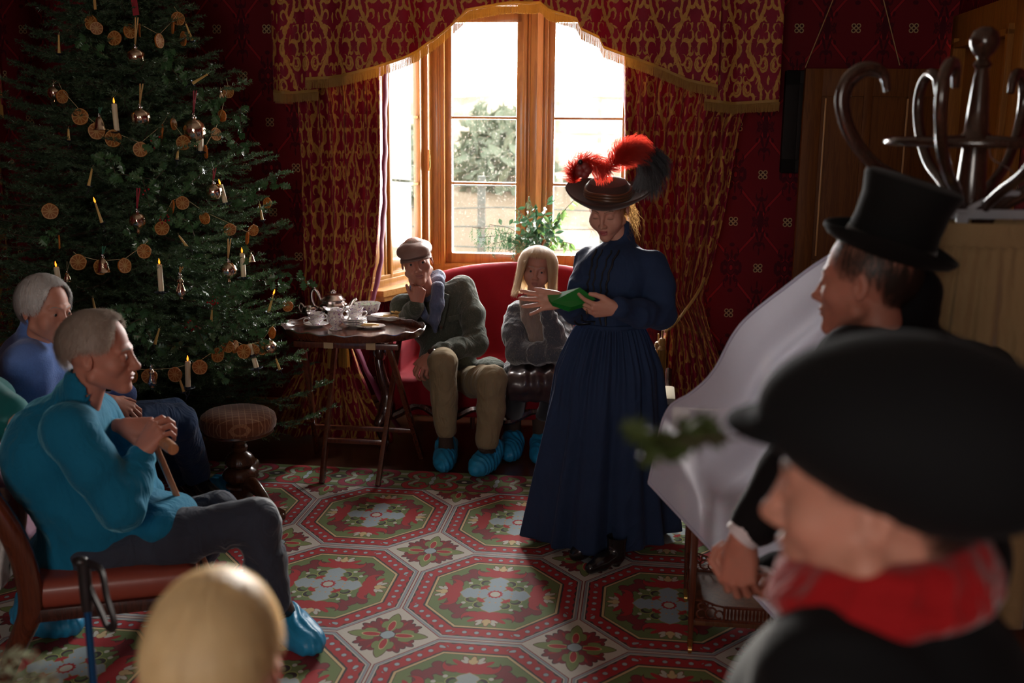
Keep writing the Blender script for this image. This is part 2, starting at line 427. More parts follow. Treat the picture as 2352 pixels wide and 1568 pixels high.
# ------------------------------------------------------------------ materials
LU, LV = 0.6707, 0.7714; RU0, RV0 = -1.20, 3.84; RUG_FAR = 5.27-3.84; RUG_BORDER = 4.985-3.84
def mat_carpet():
    T = Tree('woven_carpet'); x, y, z = T.sep(T.coord())
    gx = x/LU; gy = y/LV
    a = T.mod(gx+.5, 1.0)-.5; b = T.mod(gy+.5, 1.0)-.5
    A = T.abs(a); B = T.abs(b); t = T.mx(A, B, (A+B)*.69)
    white = (.60, .56, .50); red = (.42, .012, .022); dred = (.21, .012, .025); green = (.20, .26, .085); dgreen = (.10, .17, .06)
    black = (.035, .025, .03); blue = (.36, .45, .50); cream = (.62, .47, .24); gb = (.27, .32, .36); orange = (.60, .36, .16)
    pale = (.55, .55, .48)
    S = T.step
    # diamonds between the octagons
    a2 = .5-A; b2 = .5-B; p = T.mx(a2, b2); q = T.mn(a2, b2)
    c = T.mix(S(T.mn(t-.4885, .4945-t)), white, dred)
    big = T.mx(T.elps(p, q, .115, 0, .09, .034), T.elps(p, q, .165, 0, .05, .018), T.elps(p, q, .10, .038, .035, .02))
    dg = T.mx(T.elps(p, q, .098, .062, .068, .023, .5), T.elps(p, q, .072, .070, .066, .022, .78), T.elps(p, q, .135, .05, .02, .02), )
    c = T.mix(S(dg+.12), c, black); c = T.mix(S(dg), c, dred); c = T.mix(S(T.elps(p, q, .095, .055, .045, .008, .48)), c, red)
    c = T.mix(S(big+.10), c, (.09, .02, .02)); c = T.mix(S(big), c, green)
    inn = T.elps(p, q, .088, 0, .047, .017); c = T.mix(S(inn+.18), c, cream); c = T.mix(S(inn), c, red)
    c = T.mix(S(.042-T.mx(p, (p+q)*.75)), c, black); c = T.mix(S(.037-T.mx(p, (p+q)*.75)), c, blue)
    # octagon bands
    def band(c, lo, hi, col): return T.mix(S(T.mn(t-lo, hi-t)), c, col)
    c = T.mix(S(.487-t), c, gb); c = T.mix(S(.473-t), c, white); c = T.mix(S(.467-t), c, black)
    onax = S(T.abs(A-B)-.27)
    s = T.mix(onax, T.comb(a-b, 0, 0) if False else T.comb(T.abs(A-B)*.70, 0, 0), T.comb(T.mn(A, B), 0, 0))
    sx = T.sep(s)[0]; ph = T.mod(sx+.0, .066)-.033
    ph2 = T.abs(ph)
    c = T.mix(S(T.mn(.461-t-ph2*.35+.004, t-.378)), c, red)
    c = T.mix(S(T.mn(t-.378, .386-t+(.033-ph2)*.1-.001)), c, black)
    c = T.mix(S(.0145-T.len2(t-.424, ph*1.0)), c, black); c = T.mix(S(.0125-T.len2(t-.424, ph)), c, blue)
    c = band(c, .0, .380, black); c = T.mix(S(.376-t), c, cream); c = T.mix(S(.363-t), c, black)
    wear = T.noise(2.2, 3, .6)
    gfield = T.mix(wear, green, dgreen)
    c = T.mix(S(.3595-t), c, gfield)
    # medallion, folded eightfold
    p = T.mx(A, B); q = T.mn(A, B)
    r1 = T.mx(T.elps(p, q, .245, .035, .045, .05, .5), T.elps(p, q, .215, .0, .05, .022), T.cres(p, q, .262, .095, .055, .03, .006, .042), T.circ(p, q, .235, .085, .03), T.elps(p, q, .29, .075, .04, .014, .9))
    r2 = T.mx(T.circ(p, q, .235, .15, .034), T.circ(p, q, .262, .175, .027), T.circ(p, q, .205, .185, .03), T.cres(p, q, .22, .13, .05, -.01, -.03, .045))
    c = T.mix(S(r2+.0045), c, (.07, .02, .02)); c = T.mix(S(r2), c, dred)
    c = T.mix(S(r1+.0045), c, (.09, .02, .02)); c = T.mix(S(r1), c, red)
    f2 = T.mx(T.elps(p, q, .318, .036, .032, .012, .55), T.elps(p, q, .30, .045, .022, .009, 1.0)); f1 = T.mx(T.elps(p, q, .315, 0, .036, .014), T.elps(p, q, .30, .012, .02, .011, .5))
    c = T.mix(S(f2+.2), c, dred); c = T.mix(S(f2), c, pale); c = T.mix(S(f1+.16), c, dred); c = T.mix(S(f1), c, cream)
    # middle
    c = T.mix(S(.168-T.len2(p, q*1.25)), c, gfield)
    for (cx, cy, r, dx, dy, r2_) in ((.128, .072, .032, -.006, .010, .027), (.085, .118, .0, 0, 0, .1)):
        if r == 0: continue
        k = T.cres(p, q, cx, cy, r, dx-.004, -dy, r2_); k2 = T.circ(p, q, cx, cy, r)
        c = T.mix(S(k2+.006), c, (.42, .44, .13)); c = T.mix(S(k2+.002), c, dgreen); c = T.mix(S(k), c, black)
    c = T.mix(S(.013-T.len2(p-.165, q-.115)), c, pale); c = T.mix(S(.019-T.mx(T.abs(p-.077), T.abs(q-.062))), c, red)
    jag = T.abs(T.mod(p, .045)-.0225)*.7
    cross = T.mn(.052-q-jag+T.m('MULTIPLY', p, .05), .205-p-q*.6)
    cellid = T.sin(T.m('ROUND', gx)*12.9+T.m('ROUND', gy)*78.2)*.5+.5
    cross_col = T.mix(cellid*.8, (.40, .47, .45), (.25, .36, .50))
    c = T.mix(S(cross+.005), c, (.42, .34, .18)); c = T.mix(S(cross), c, cross_col)
    c = T.mix(S(.006-T.len2(p-.095, q-.017)), c, orange)
    star = T.len2(p, q)+T.abs(T.mod(T.m('ARCTAN2', q, p), .5236)-.2618)*.035
    c = T.mix(S(.0475-star), c, red); c = T.mix(S(.029-T.len2(p, q)), c, pale)
    # border
    yb = y-RUG_BORDER; W = RUG_FAR-RUG_BORDER
    bx = T.mod(x, .33)-.165; bX = T.abs(bx); bY = T.abs(yb-W*.5)
    bc = T.mix(wear, green, dgreen)
    k = T.mx(T.cres(bX, bY, .075, .075, .068, -.012, -.018, .055), T.circ(bX, bY, .03, .085, .02), T.cres(bX, bY, .055, .06, .03, .0, .012, .024))
    bc = T.mix(S(T.ring(bX, bY, .165, .0, .085, .012)), bc, (.38, .42, .35)); bc = T.mix(S(T.ring(bX, bY, .165, .14, .07, .007)), bc, (.45, .40, .28))
    bc = T.mix(S(k+.004), bc, (.1, .02, .02)); bc = T.mix(S(k), bc, T.mix(S(T.sin(x*9.0)), (.30, .012, .05), red))
    bc = T.mix(S(T.elps(bX, bY, .165, 0, .045, .028)), bc, black); bc = T.mix(S(T.elps(bX, bY, .165, 0, .014, .012)), bc, pale)
    bc = T.mix(S(T.elps(bX, bY, 0, .03, .012, .03)), bc, blue); bc = T.mix(S(.008-yb), bc, black)
    c = T.mix(S(yb), c, bc)
    far = T.mx(x-1.7+0*x, -x-2.6)
    # weave and wear
    wv = T.sin(x*1900.0)*T.sin(y*1900.0); nz = T.noise(160, 3, .7); n2 = T.noise(1.3, 2, .5)
    c = T.mix(T.m('MULTIPLY', nz, .30), c, (.16, .13, .11)); c = T.mix(T.m('MULTIPLY', n2, .22), c, (.38, .36, .33), 'SOFT_LIGHT')
    nrm = T.bump(wv*.4+nz, .25, .001)
    sh = T.bsdf(c, .75, 0, .2, nrm, sheen=.05)
    return T.end(sh)

def foliage_sd(T, X, Y):
    """scrolling acanthus in a mirrored tile: X 0..0.5, Y 0..1 (tile height counts 1.6 widths)"""
    # bold S-shaped stem
    stem = .020-T.abs(X-.25-T.sin(Y*6.2832)*.13)*(.8)+T.sin(Y*12.566+1.0)*.008
    L = [stem,
         T.ring(X, Y, .10, .30, .075, .011), T.cres(X, Y, .10, .30, .050, .018, .012, .045), T.circ(X, Y, .075, .285, .020),
         T.cres(X, Y, .30, .12, .105, .030, .022, .098), T.cres(X, Y, .43, .22, .075, -.020, .020, .066), T.circ(X, Y, .385, .245, .020),
         T.cres(X, Y, .17, .47, .085, -.028, .010, .074), T.cres(X, Y, .06, .52, .050, .010, -.020, .042), T.circ(X, Y, .035, .50, .014),
         T.ring(X, Y, .40, .56, .070, .010), T.cres(X, Y, .40, .56, .046, -.016, .010, .040), T.circ(X, Y, .425, .575, .018),
         T.cres(X, Y, .34, .74, .095, -.024, -.026, .086), T.cres(X, Y, .43, .86, .060, -.020, .012, .048), T.cres(X, Y, .13, .72, .085, .028, .010, .075),
         T.cres(X, Y, .07, .86, .065, .012, .022, .055), T.cres(X, Y, .20, .92, .080, .026, -.012, .070), T.elps(X, Y, .0, .06, .020, .06), T.elps(X, Y, .5, .40, .022, .055),
         T.cres(X, Y, .36, .33, .055, .016, .014, .048), T.cres(X, Y, .14, .10, .055, .014, -.016, .046), T.cres(X, Y, .30, .60, .06, -.016, .014, .052), T.cres(X, Y, .44, .70, .045, .012, .014, .036), T.cres(X, Y, .05, .40, .045, .014, .010, .038), T.cres(X, Y, .40, .97, .06, -.014, -.018, .05), T.elps(X, Y, .14, .58, .045, .012, 1.1), T.elps(X, Y, .38, .04, .045, .012, -.7), T.elps(X, Y, .27, .84, .045, .012, 1.2), T.elps(X, Y, .10, .96, .04, .012, .5),
         T.cres(X, Y, .20, .20, .060, -.02, -.016, .05), T.elps(X, Y, .30, .40, .06, .016, .9), T.elps(X, Y, .22, .62, .055, .014, -.8)]
    d = L[0]
    for e in L[1:]: d = T.mx(d, e)
    return d
def mat_damask(name, red=(.20, .004, .022), gold=(.52, .26, .06), W=.27, H=.46, trl=.0, coarse=1.0):
    T = Tree(name); u, v = T.uv()
    nzv = T.comb(u, v, 0); wob = T.noise(38, 2, .5, nzv)-.5; wob2 = T.noise(31, 2, .5, T.comb(v, u, 3))-.5
    X = T.m('PINGPONG', u/W+wob*.05, .5); col_i = T.m('FLOOR', u/W*2.0)
    Y = T.mod(v/H+wob2*.04, 1.0)
    d = foliage_sd(T, X, Y)
    fine = T.noise(420, 2, .6, nzv)
    rr = T.mix(T.noise(9, 3, .6, nzv), tuple(c*.6 for c in red), tuple(min(1, c*1.5) for c in red))
    gg = T.mix(T.noise(55, 2, .6, nzv), tuple(c*.55 for c in gold), tuple(min(1, c*1.35) for c in gold))
    k = T.step(d+.004, .003)
    c = T.mix(k, rr, gg)
    h = T.m('MULTIPLY', fine, .5)+k*.4
    sh = T.bsdf(c, .65, 0, .3, T.bump(h, .35, .0015), sheen=.15, sheentint=(.75, .25, .3, 1))
    if trl: sh = translucent(T, sh, T.mix(k, (.55, .03, .03), (.25, .05, .02)), trl)
    return T.end(sh)
def mat_wallpaper():
    T = Tree('red_damask_wallpaper'); g = T.n('ShaderNodeNewGeometry'); T_uv = T.uv(); u, v = T_uv
    W, H = .292, .512
    nz = T.noise(60, 3, .6, T.comb(u, v, 0))
    X = T.m('PINGPONG', u/W, .5); Y = T.mod(v/H, 1.0)
    # two half-shifted copies of the same ogee
    def motif(X, Y):
        yy = T.abs(Y-.5)                     # knot at the tile corner (X=0,Y=0)
        og = T.cos(Y*6.2832)*.24+.25
        band = .028-T.abs(X-og); edge = T.mn(band+.012, -band)
        fl = [T.elps(X, yy, 0, .02, .05, .10), T.cres(X, yy, .085, .06, .075, .012, .026, .062), T.circ(X, yy, .115, .03, .026), T.elps(X, yy, .05, .15, .022, .07, .45),
              T.elps(X, yy, 0, .24, .045, .03), T.cres(X, yy, .06, .27, .05, -.012, .02, .042), T.elps(X, yy, 0, .32, .016, .045), T.elps(X, yy, .14, .14, .030, .022, .8)]
        d = fl[0]
        for f in fl[1:]: d = T.mx(d, f)
        X2 = .5-X; y2 = T.mn(Y, 1.0-Y)
        fl = [T.circ(X2, y2, 0, 0, .085), T.elps(X2, y2, .11, .05, .045, .03, .5), T.elps(X2, y2, .07, .12, .045, .022, 1.0), T.elps(X2, y2, 0, .15, .02, .05), T.cres(X2, y2, .09, .17, .05, -.02, .01, .042),
              T.elps(X2, y2, .0, .25, .05, .022), T.elps(X2, y2, .17, .02, .03, .045, .2)]
        for f in fl: d = T.mx(d, f)
        d = T.mn(d, T.len2(X2, y2)*1.0-.028)
        return d, band, edge
    d, band, edge = motif(X, Y)
    base = (.125, .006, .011); mid = (.27, .013, .018); dark = (.050, .004, .010)
    c = T.mix(T.step(band, .004), base, mid); c = T.mix(T.step(edge, .003), c, dark)
    ring2 = T.mn(d+.012, -d); c = T.mix(T.step(d, .003), c, dark); c = T.mix(T.step(T.mn(d-.014, .03-d)), c, (.085, .006, .012))
    # little cream knots on a centred lattice
    def knot(x, y):
        x = T.abs(x); y = T.abs(y)
        return T.mx(T.ring(x, y, .0125, .0125, .0095, .0026), T.mn(T.ring(x, y, 0, 0, .008, .0016), .5))
    kx = T.mod(u+W/2, W)-W/2; ky = T.mod(v+H/2, H)-H/2
    kx2 = T.mod(u, W)-W/2; ky2 = T.mod(v, H)-H/2
    k = T.mx(knot(kx, ky), knot(kx2, ky2)); inner = T.mx(.021-T.mx(T.abs(kx), T.abs(ky)), .021-T.mx(T.abs(kx2), T.abs(ky2)))
    c = T.mix(T.step(inner), c, (.03, .006, .008)); c = T.mix(T.step(k), c, (.42, .30, .15))
    c = T.mix(T.m('MULTIPLY', nz, .25), c, (.10, .004, .010))
    sh = T.bsdf(c, .7, 0, .12, T.bump(T.noise(350, 2, .6, T.comb(u, v, 0)), .25, .001))
    return T.end(sh)
def mat_wood(name, light, dark, rough=.35, scale=(1, 1, 1), gs=6.0, coat=0.0, bump=.08, axis=2, spec=.5):
    T = Tree(name); sc_ = [14, 14, 14]; sc_[axis] = .9
    vec = T.scalev(T.coord(), tuple(sc_[i]*scale[i] for i in range(3)))
    n1 = T.noise(gs*.35, 5, .62, vec, 1.2); n2 = T.noise(gs*2.2, 4, .7, vec)
    wv = T.sin(n1*26.0)*.5+.5
    c = T.mix(wv*.45+n2*.45, dark, light)
    sh = T.bsdf(c, rough, 0, spec, T.bump(n2, bump, .001), coat=coat)
    return T.end(sh)
def mat_floor():
    T = Tree('dark_floorboards'); x, y, z = T.sep(T.coord())
    bw = .11; row = T.m('FLOOR', y/bw); fy = T.mod(y, bw)
    off = T.sin(row*37.7)*2.0; seg = T.m('FLOOR', (x+off)/1.7); rnd = T.sin(row*12.98+seg*78.23)*.5+.5
    vec = T.comb(x*.8+rnd*9, y*16, rnd*5); n1 = T.noise(2.6, 5, .65, vec, .8)
    c = T.mix(n1*.6+rnd*.4, (.020, .006, .004), (.125, .038, .017))
    gap = T.mx(.0022-fy, .0015-T.mod(x+off, 1.7)); c = T.mix(T.step(gap), c, (.006, .003, .002))
    return T.end(T.bsdf(c, .28, 0, .5, T.bump(n1, .12, .001), coat=.25))
M = {}
M['carpet'] = mat_carpet(); M['wallpaper'] = mat_wallpaper(); M['floor'] = mat_floor()
M['curtain'] = mat_damask('curtain_damask', trl=.10); M['pelmet'] = mat_damask('pelmet_damask', trl=.12)
M['curtain_rim_tint'] = simple('curtain_rim_tint', (.22, .03, .08), .7, .2, 60, trl=.3)  # mauve stands in for the sky's rim light on the damask edge
M['fringe'] = simple('gold_fringe', (.52, .30, .07), .55, .35, 180, .4, sheen=.4, trl=.45)
M['rope'] = simple('gold_rope', (.40, .22, .05), .5, .35, 150, .5, sheen=.3)
M['oak'] = mat_wood('varnished_oak', (.38, .19, .04), (.21, .088, .014), .33, coat=.25, gs=5)
M['oak_pale'] = mat_wood('pale_oak', (.62, .36, .14), (.42, .2, .06), .4, gs=5)
M['sill'] = mat_wood('sill_wood', (.52, .27, .08), (.33, .14, .03), .35, coat=.2, axis=0)
M['door_wood'] = mat_wood('door_oak', (.17, .060, .010), (.09, .028, .005), .5, spec=.15)
M['casing_wood'] = mat_wood('casing_oak', (.38, .15, .02), (.22, .08, .01), .5, spec=.2)
M['mahogany'] = mat_wood('mahogany', (.13, .033, .014), (.045, .011, .006), .22, coat=.5)
M['walnut'] = mat_wood('walnut', (.16, .062, .022), (.05, .018, .008), .3, coat=.35)
M['rosewood'] = mat_wood('rosewood', (.075, .022, .014), (.02, .007, .006), .2, coat=.6)
M['bentwood'] = mat_wood('bentwood', (.055, .024, .014), (.020, .009, .006), .22, coat=.6)
M['cane_wood'] = mat_wood('stick_wood', (.50, .24, .12), (.32, .13, .06), .38, coat=.3)
M['plaster'] = simple('plaster', (.42, .33, .26), .9, .06, 8, .05)
M['glass'] = None
def mat_glass():
    T = Tree('window_glass'); x, y, z = T.sep(T.coord())
    a = T.n('ShaderNodeBsdfTransparent'); g = T.n('ShaderNodeBsdfGlossy'); g.inputs['Roughness'].default_value = .02
    d = T.n('ShaderNodeBsdfDiffuse'); d.inputs[0].default_value = (.75, .78, .75, 1)
    mist = T.step(T.noise(70, 4, .75)-.575, .03)*T.step(T.noise(2.4, 2, .5)-.42, .12)
    x1 = T.n('ShaderNodeMixShader'); x1.inputs[0].default_value = .05; T.nt.links.new(a.outputs[0], x1.inputs[1]); T.nt.links.new(g.outputs[0], x1.inputs[2])
    x2 = T.n('ShaderNodeMixShader'); T.put(x2.inputs[0], mist*.30); T.nt.links.new(x1.outputs[0], x2.inputs[1]); T.nt.links.new(d.outputs[0], x2.inputs[2])
    return T.end(x2.outputs[0])
M['glass'] = mat_glass()
def mat_fabric(name, col, scale=900, sheen=.3, rough=.85, var=.25, fold=0.0, big=12, bs=.4, bd=.0012, col2=None, sheentint=None):
    T = Tree(name); n = T.noise(scale, 2, .6); b = T.noise(big, 4, .6)
    c = T.mix(n*.5+b*.5, tuple(x*(1-var) for x in col), tuple(min(1, x*(1+var)) for x in (col2 or col)))
    nm = None
    if fold: nm = T.bump(T.abs(T.noise(big*.9, 3, .55, T.scalev(T.coord(), (1, 1, .55)), 1.2)-.5)*-1.0, .55*fold, .06)
    return T.end(T.bsdf(c, rough, 0, .2, T.bump(n*.6, bs, bd, nm), sheen=sheen, sheentint=sheentint))
def mat_tweed(name, a, b, cflk, scale=420, sheen=.25):
    T = Tree(name); n = T.noise(scale, 3, .7); n2 = T.noise(scale*.55, 2, .6, T.scalev(T.coord(), (1, 1, .6))); big = T.noise(25, 4, .6)
    c = T.mix(n*.6+big*.4, a, b); c = T.mix(T.step(n2-.63, .04), c, cflk)
    nm = T.bump(T.abs(T.noise(11, 3, .55, T.scalev(T.coord(), (1, 1, .6)), 1.2)-.5)*-1.0, .5, .05)
    return T.end(T.bsdf(c, .9, 0, .15, T.bump(n+n2*.5, .6, .002, nm), sheen=sheen))
def mat_skin(name, col, blotch=.25, sss=.12):
    T = Tree(name); n = T.noise(28, 4, .6); n2 = T.noise(260, 3, .6)
    c = T.mix(n, tuple(x*(1-blotch*.6) for x in col), (min(1, col[0]*1.1), col[1]*.82, col[2]*.78)); c = T.mix(n2*.3, c, tuple(x*.7 for x in col))
    return T.end(T.bsdf(c, .52, 0, .4, T.bump(n2*.6+n, .22, .0015), sss=sss))
def mat_hair(name, a, b, scale=(160, 160, 14), rough=.45, trl=.2):
    T = Tree(name); v = T.scalev(T.coord(), scale); n = T.noise(1.0, 3, .65, v); big = T.noise(16, 3, .6)
    c = T.mix(n*.7+big*.3, a, b)
    sh = T.bsdf(c, rough, 0, .5, T.bump(n, .6, .003))
    return T.end(translucent(T, sh, b, trl))
def mat_lace():
    T = Tree('white_muslin'); n = T.noise(300, 2, .6); b = T.noise(7, 4, .6)
    c = T.mix(n*.4+b*.6, (.48, .48, .60), (.72, .73, .86))
    sh = translucent(T, T.bsdf(c, .8, 0, .2, T.bump(b*2+n*.3, .5, .004), sheen=.2), (.7, .68, .76), .45)
    tr = T.n('ShaderNodeBsdfTransparent'); mx = T.n('ShaderNodeMixShader'); mx.inputs[0].default_value = .12
    T.nt.links.new(sh, mx.inputs[1]); T.nt.links.new(tr.outputs[0], mx.inputs[2])
    return T.end(mx.outputs[0])
M['lace'] = mat_lace()
def mat_flat(name, col, rough=.5, emis=0, **k):
    T = Tree(name); return T.end(T.bsdf(col, rough, emis=(col, emis) if emis else None, **k))
M['flame'] = mat_flat('candle_flame', (1.0, .30, .02), .5, 1.6)
M['silver'] = simple('silver', (.78, .72, .70), .24, .12, 20, .05, metal=1)
M['brass'] = simple('brass', (.60, .38, .12), .25, .15, 30, .05, metal=1)
M['mercury_glass'] = simple('silvered_glass', (.72, .60, .46), .12, .35, 60, .5, .003, metal=1)
M['black_plastic'] = mat_flat('black_plastic', (.012, .012, .014), .35)
M['blue_metal'] = simple('blue_anodised_metal', (.015, .10, .28), .25, .1, 20, 0, metal=.7)
# ------------------------------------------------------------------ daylight outside the panes, added fill light behind the camera
VW = 6.0; VB = 6.8; UL, UR = -3.75, 1.58; VR = -2.4; ZC = 3.15
BU0, BU1 = -1.66, .24; BC0, BC1 = -1.385, -.035; CX = -.71; SILLZ = .80
def area(name, c, x, y, sx, sy, power, col=(1, 1, 1), spread=None):
    l = bpy.data.lights.new(name, 'AREA'); l.shape = 'RECTANGLE'; l.size = sx; l.size_y = sy; l.energy = power; l.color = col
    if spread: l.spread = spread
    o = bpy.data.objects.new(name, l); COL.objects.link(o); x = Vector(x).normalized(); y = Vector(y).normalized(); z = x.cross(y)
    mm = Matrix((x, y, z)).transposed().to_4x4(); mm.translation = Vector(c); o.matrix_world = mm; return o
LIGHTS = []
def daylight(name, c, outn, width, height, power, col=(1.0, .985, .95), spread=None):
    """area light just outside an opening, shining along -outn"""
    x = Vector((0, 0, 1)).cross(outn).normalized(); return area(name, c, x, (0, 0, 1), width, height, power, col, spread)
daylight('bay_daylight', R(CX, VB+.35, 1.75), VA, 1.5, 1.8, 400)
_sd = Vector(R(BC0-.06, VB, 0)-R(BU0-.02, VW, 0)).normalized()
daylight('bay_daylight_left', R(-1.85, 6.5, 1.75), (Vector((0, 0, 1)).cross(_sd)), .5, 1.6, 16)
sun = bpy.data.lights.new('low_sun', 'SUN'); sun.energy = 12; sun.angle = radians(3); sun.color = (1.0, .94, .84)
so = bpy.data.objects.new('low_sun', sun); COL.objects.link(so)
_d = (R(-.55, 1.2, 1.05)-R(-1.03, 6.8, 2.2)); so.matrix_world = (-_d).to_track_quat('Z', 'Y').to_matrix().to_4x4()
daylight('rear_fill_light', R(-.6, VR-.1, 1.9), -VA, 1.3, 1.5, 44, (1.0, .90, .80))  # added fill light from behind the camera, through a made-up opening
# ------------------------------------------------------------------ shell
def struct(mb, name, mat, **k): o = mb.build(name, mat, **k); o['kind'] = 'structure'; return o
def wallquads(quads, name, mat='wallpaper', uoff=0.0):
    """quads: list of ((u0,v0),(u1,v1), z0, z1) seen from inside; 6 cm thick outwards"""
    m_ = MB()
    for (a, b, z0, z1) in quads:
        A_ = R(*a); B_ = R(*b); d = (B_-A_).normalized(); n = Vector((-d.y, d.x, 0))
        L0 = A_.dot(d) if False else 0; ln = (B_-A_).length
        uu0 = (a[0]+a[1]*.37+uoff); pts = [A_, B_, B_+n*.06, A_+n*.06]
        vs = [Vector((p.x, p.y, z)) for z in (z0, z1) for p in pts]
        uv = [(uu0+(0, ln, ln, 0)[i], z) for z in (z0, z1) for i in range(4)]
        m_.add(vs, [(0, 1, 5, 4), (1, 2, 6, 5), (2, 3, 7, 6), (3, 0, 4, 7), (4, 5, 6, 7), (3, 2, 1, 0)], uv)
    return struct(m_, name, M[mat], smooth=False, uv=True)
SZ0, SZ1 = SILLZ+.03, 2.52
wallquads([((UL, VW), (BU0, VW), 0, ZC), ((BU1, VW), (UR, VW), 0, ZC), ((BU0, VW), (BU1, VW), 2.75, ZC)], 'wall_back', uoff=.07)
wallquads([((BU0, VW), (BC0, VB), 0, SILLZ-.02), ((BC0, VB), (BC1, VB), 0, SILLZ-.02), ((BC1, VB), (BU1, VW), 0, SILLZ-.02),
           ((BU0, VW), (BC0, VB), SZ1+.08, ZC), ((BC0, VB), (BC1, VB), SZ1+.08, ZC), ((BC1, VB), (BU1, VW), SZ1+.08, ZC)], 'wall_bay')
wallquads([((UL, VR), (UL, VW), 0, ZC)], 'wall_left')
wallquads([((UR, VW), (UR, 4.95), 2.32, ZC), ((UR, 4.95), (UR, VR), 0, ZC)], 'wall_right')
# opening behind the casing: dark passage wall
m_ = MB(); m_.rbox(UR+.55, UR+.6, 4.6, 6.2, 0, 2.6); struct(m_, 'wall_passage', M['plaster'], smooth=False)
wallquads([((UR, VR), (CX+.75, VR), 0, ZC), ((CX-.65, VR), (UL, VR), 0, ZC), ((CX+.75, VR), (CX-.65, VR), 0, 1.1), ((CX+.75, VR), (CX-.65, VR), 2.7, ZC)], 'wall_rear')  # rear opening added to let the fill light in
m_ = MB(); m_.rbox(UL-.1, UR+.7, VR-.1, VB+.3, -.12, -.010); o = m_.build('floor', M['floor'], smooth=False); o['kind'] = 'structure'
m_ = MB(); m_.rbox(UL-.1, UR+.7, VR-.1, VB+.1, ZC, ZC+.1); struct(m_, 'ceiling', M['plaster'], smooth=False)
def skirting(pts, name, h=.17):
    m_ = MB()
    for (a, b) in zip(pts[:-1], pts[1:]):
        A_ = R(*a); B_ = R(*b); d = (B_-A_).normalized(); n = Vector((d.y, -d.x, 0))
        for (t, z0, z1) in ((.022, 0, h*.72), (.014, h*.72, h*.9), (.03, h*.9, h)):
            m_.beam(A_+n*t/2+Vector((0, 0, (z0+z1)/2)), B_+n*t/2+Vector((0, 0, (z0+z1)/2)), t, z1-z0, bev=.003)
    return struct(m_, name, M['sill'])
skirting([(UL, VW), (BU0, VW), (BC0, VB), (BC1, VB), (BU1, VW), (UR, VW)], 'baseboard_back')
skirting([(UL, VR), (UL, VW)], 'baseboard_left'); skirting([(UR, 4.8), (UR, VR)], 'baseboard_right')
# ------------------------------------------------------------------ bay window joinery
def window(name, a, b, panes, frame_w=.055):
    """a,b: plan points; panes: list of (s0,s1) glass spans along the run (metres from a); bars at fixed heights"""
    A_ = R(*a); B_ = R(*b); d = (B_-A_).normalized(); n = Vector((d.y, -d.x, 0)); L = (B_-A_).length   # n into the room
    fr = MB()
    def bar(s, z0, z1, w_, dep, off=0.0): fr.beam(A_+d*s+n*off+Vector((0, 0, z0)), A_+d*s+n*off+Vector((0, 0, z1)), w_, dep, up=n, bev=.004)
    def rail(s0, s1, z, h_, dep, off=0.0, mb=None): (mb or fr).beam(A_+d*s0+n*off+Vector((0, 0, z)), A_+d*s1+n*off+Vector((0, 0, z)), dep, h_, bev=.004)
    pt, pb = 2.405, .975
    rail(0, L, SZ0+.02, .05, .12); rail(0, L, SZ0+.055, .03, .09, .01); rail(0, L, pt+.16, .12, .12)
    bars = (1.83, 1.42)
    gl = []
    for (s0, s1) in panes:
        for (s, sg) in ((s0, -1), (s1, 1)):
            bar(s+sg*.022, SZ0, 2.6, .044, .05); bar(s+sg*.055, SZ0, 2.6, .026, .09, .012)
        rail(s0-.03, s1+.03, pb-.035, .07, .05); rail(s0-.05, s1+.05, pb-.085, .035, .08, .01); rail(s0-.03, s1+.03, pt+.03, .06, .05); rail(s0-.05, s1+.05, pt+.075, .04, .08, .01)
        for z in bars: rail(s0, s1, z, .018, .03)
        gl.append((s0, s1))
    # solid posts between and at the ends
    ed = [0]+[x for p in panes for x in (p[0]-.065, p[1]+.065)]+[L]
    for i in range(0, len(ed), 2):
        if ed[i+1]-ed[i] > .01:
            w_ = ed[i+1]-ed[i]; c_ = (ed[i]+ed[i+1])/2; bar(c_, SZ0, 2.6, w_+.02, .075)
            if w_ > .07:
                bar(c_, SZ0, 2.6, w_*.55, .105)
                for q in (-.36, .36): bar(c_+q*w_, SZ0, 2.6, .016, .10)
    o = fr.build(name, M['oak']); o['kind'] = 'structure'
    for (s0, s1) in gl:
        g_ = MB(); g_.beam(A_+d*s0+Vector((0, 0, (pt+pb)/2)), A_+d*s1+Vector((0, 0, (pt+pb)/2)), .004, pt-pb)
        q = g_.build('pane', M['glass'], o, smooth=False)
    return o, A_, d, n
wc, A_, d_, n_ = window('window_1', (BC0, VB), (BC1, VB), [(.155, .565), (.805, 1.225)])
m_ = MB(); m_.beam(A_+d_*.715+n_*.06+Vector((0, 0, SZ0+.1)), A_+d_*.715+n_*.06+Vector((0, 0, 2.6)), .035, .02, up=n_, bev=.003); m_.build('mullion_strip', M['oak_pale'], wc)
wl, A2_, d2_, n2_ = window('window_2', (BU0, VW), (BC0, VB), [(.36, .70)])
m_ = MB(); m_.tube([A2_+d2_*.745+n2_*.06+Vector((0, 0, z)) for z in (1.50, 1.53, 1.60, 1.63)], [.006, .01, .008, .005], 8); m_.build('window_latch', M['brass'], wl)
wr, _a, _b_, _c = window('window_3', (BC1, VB), (BU1, VW), [(.14, .48)])
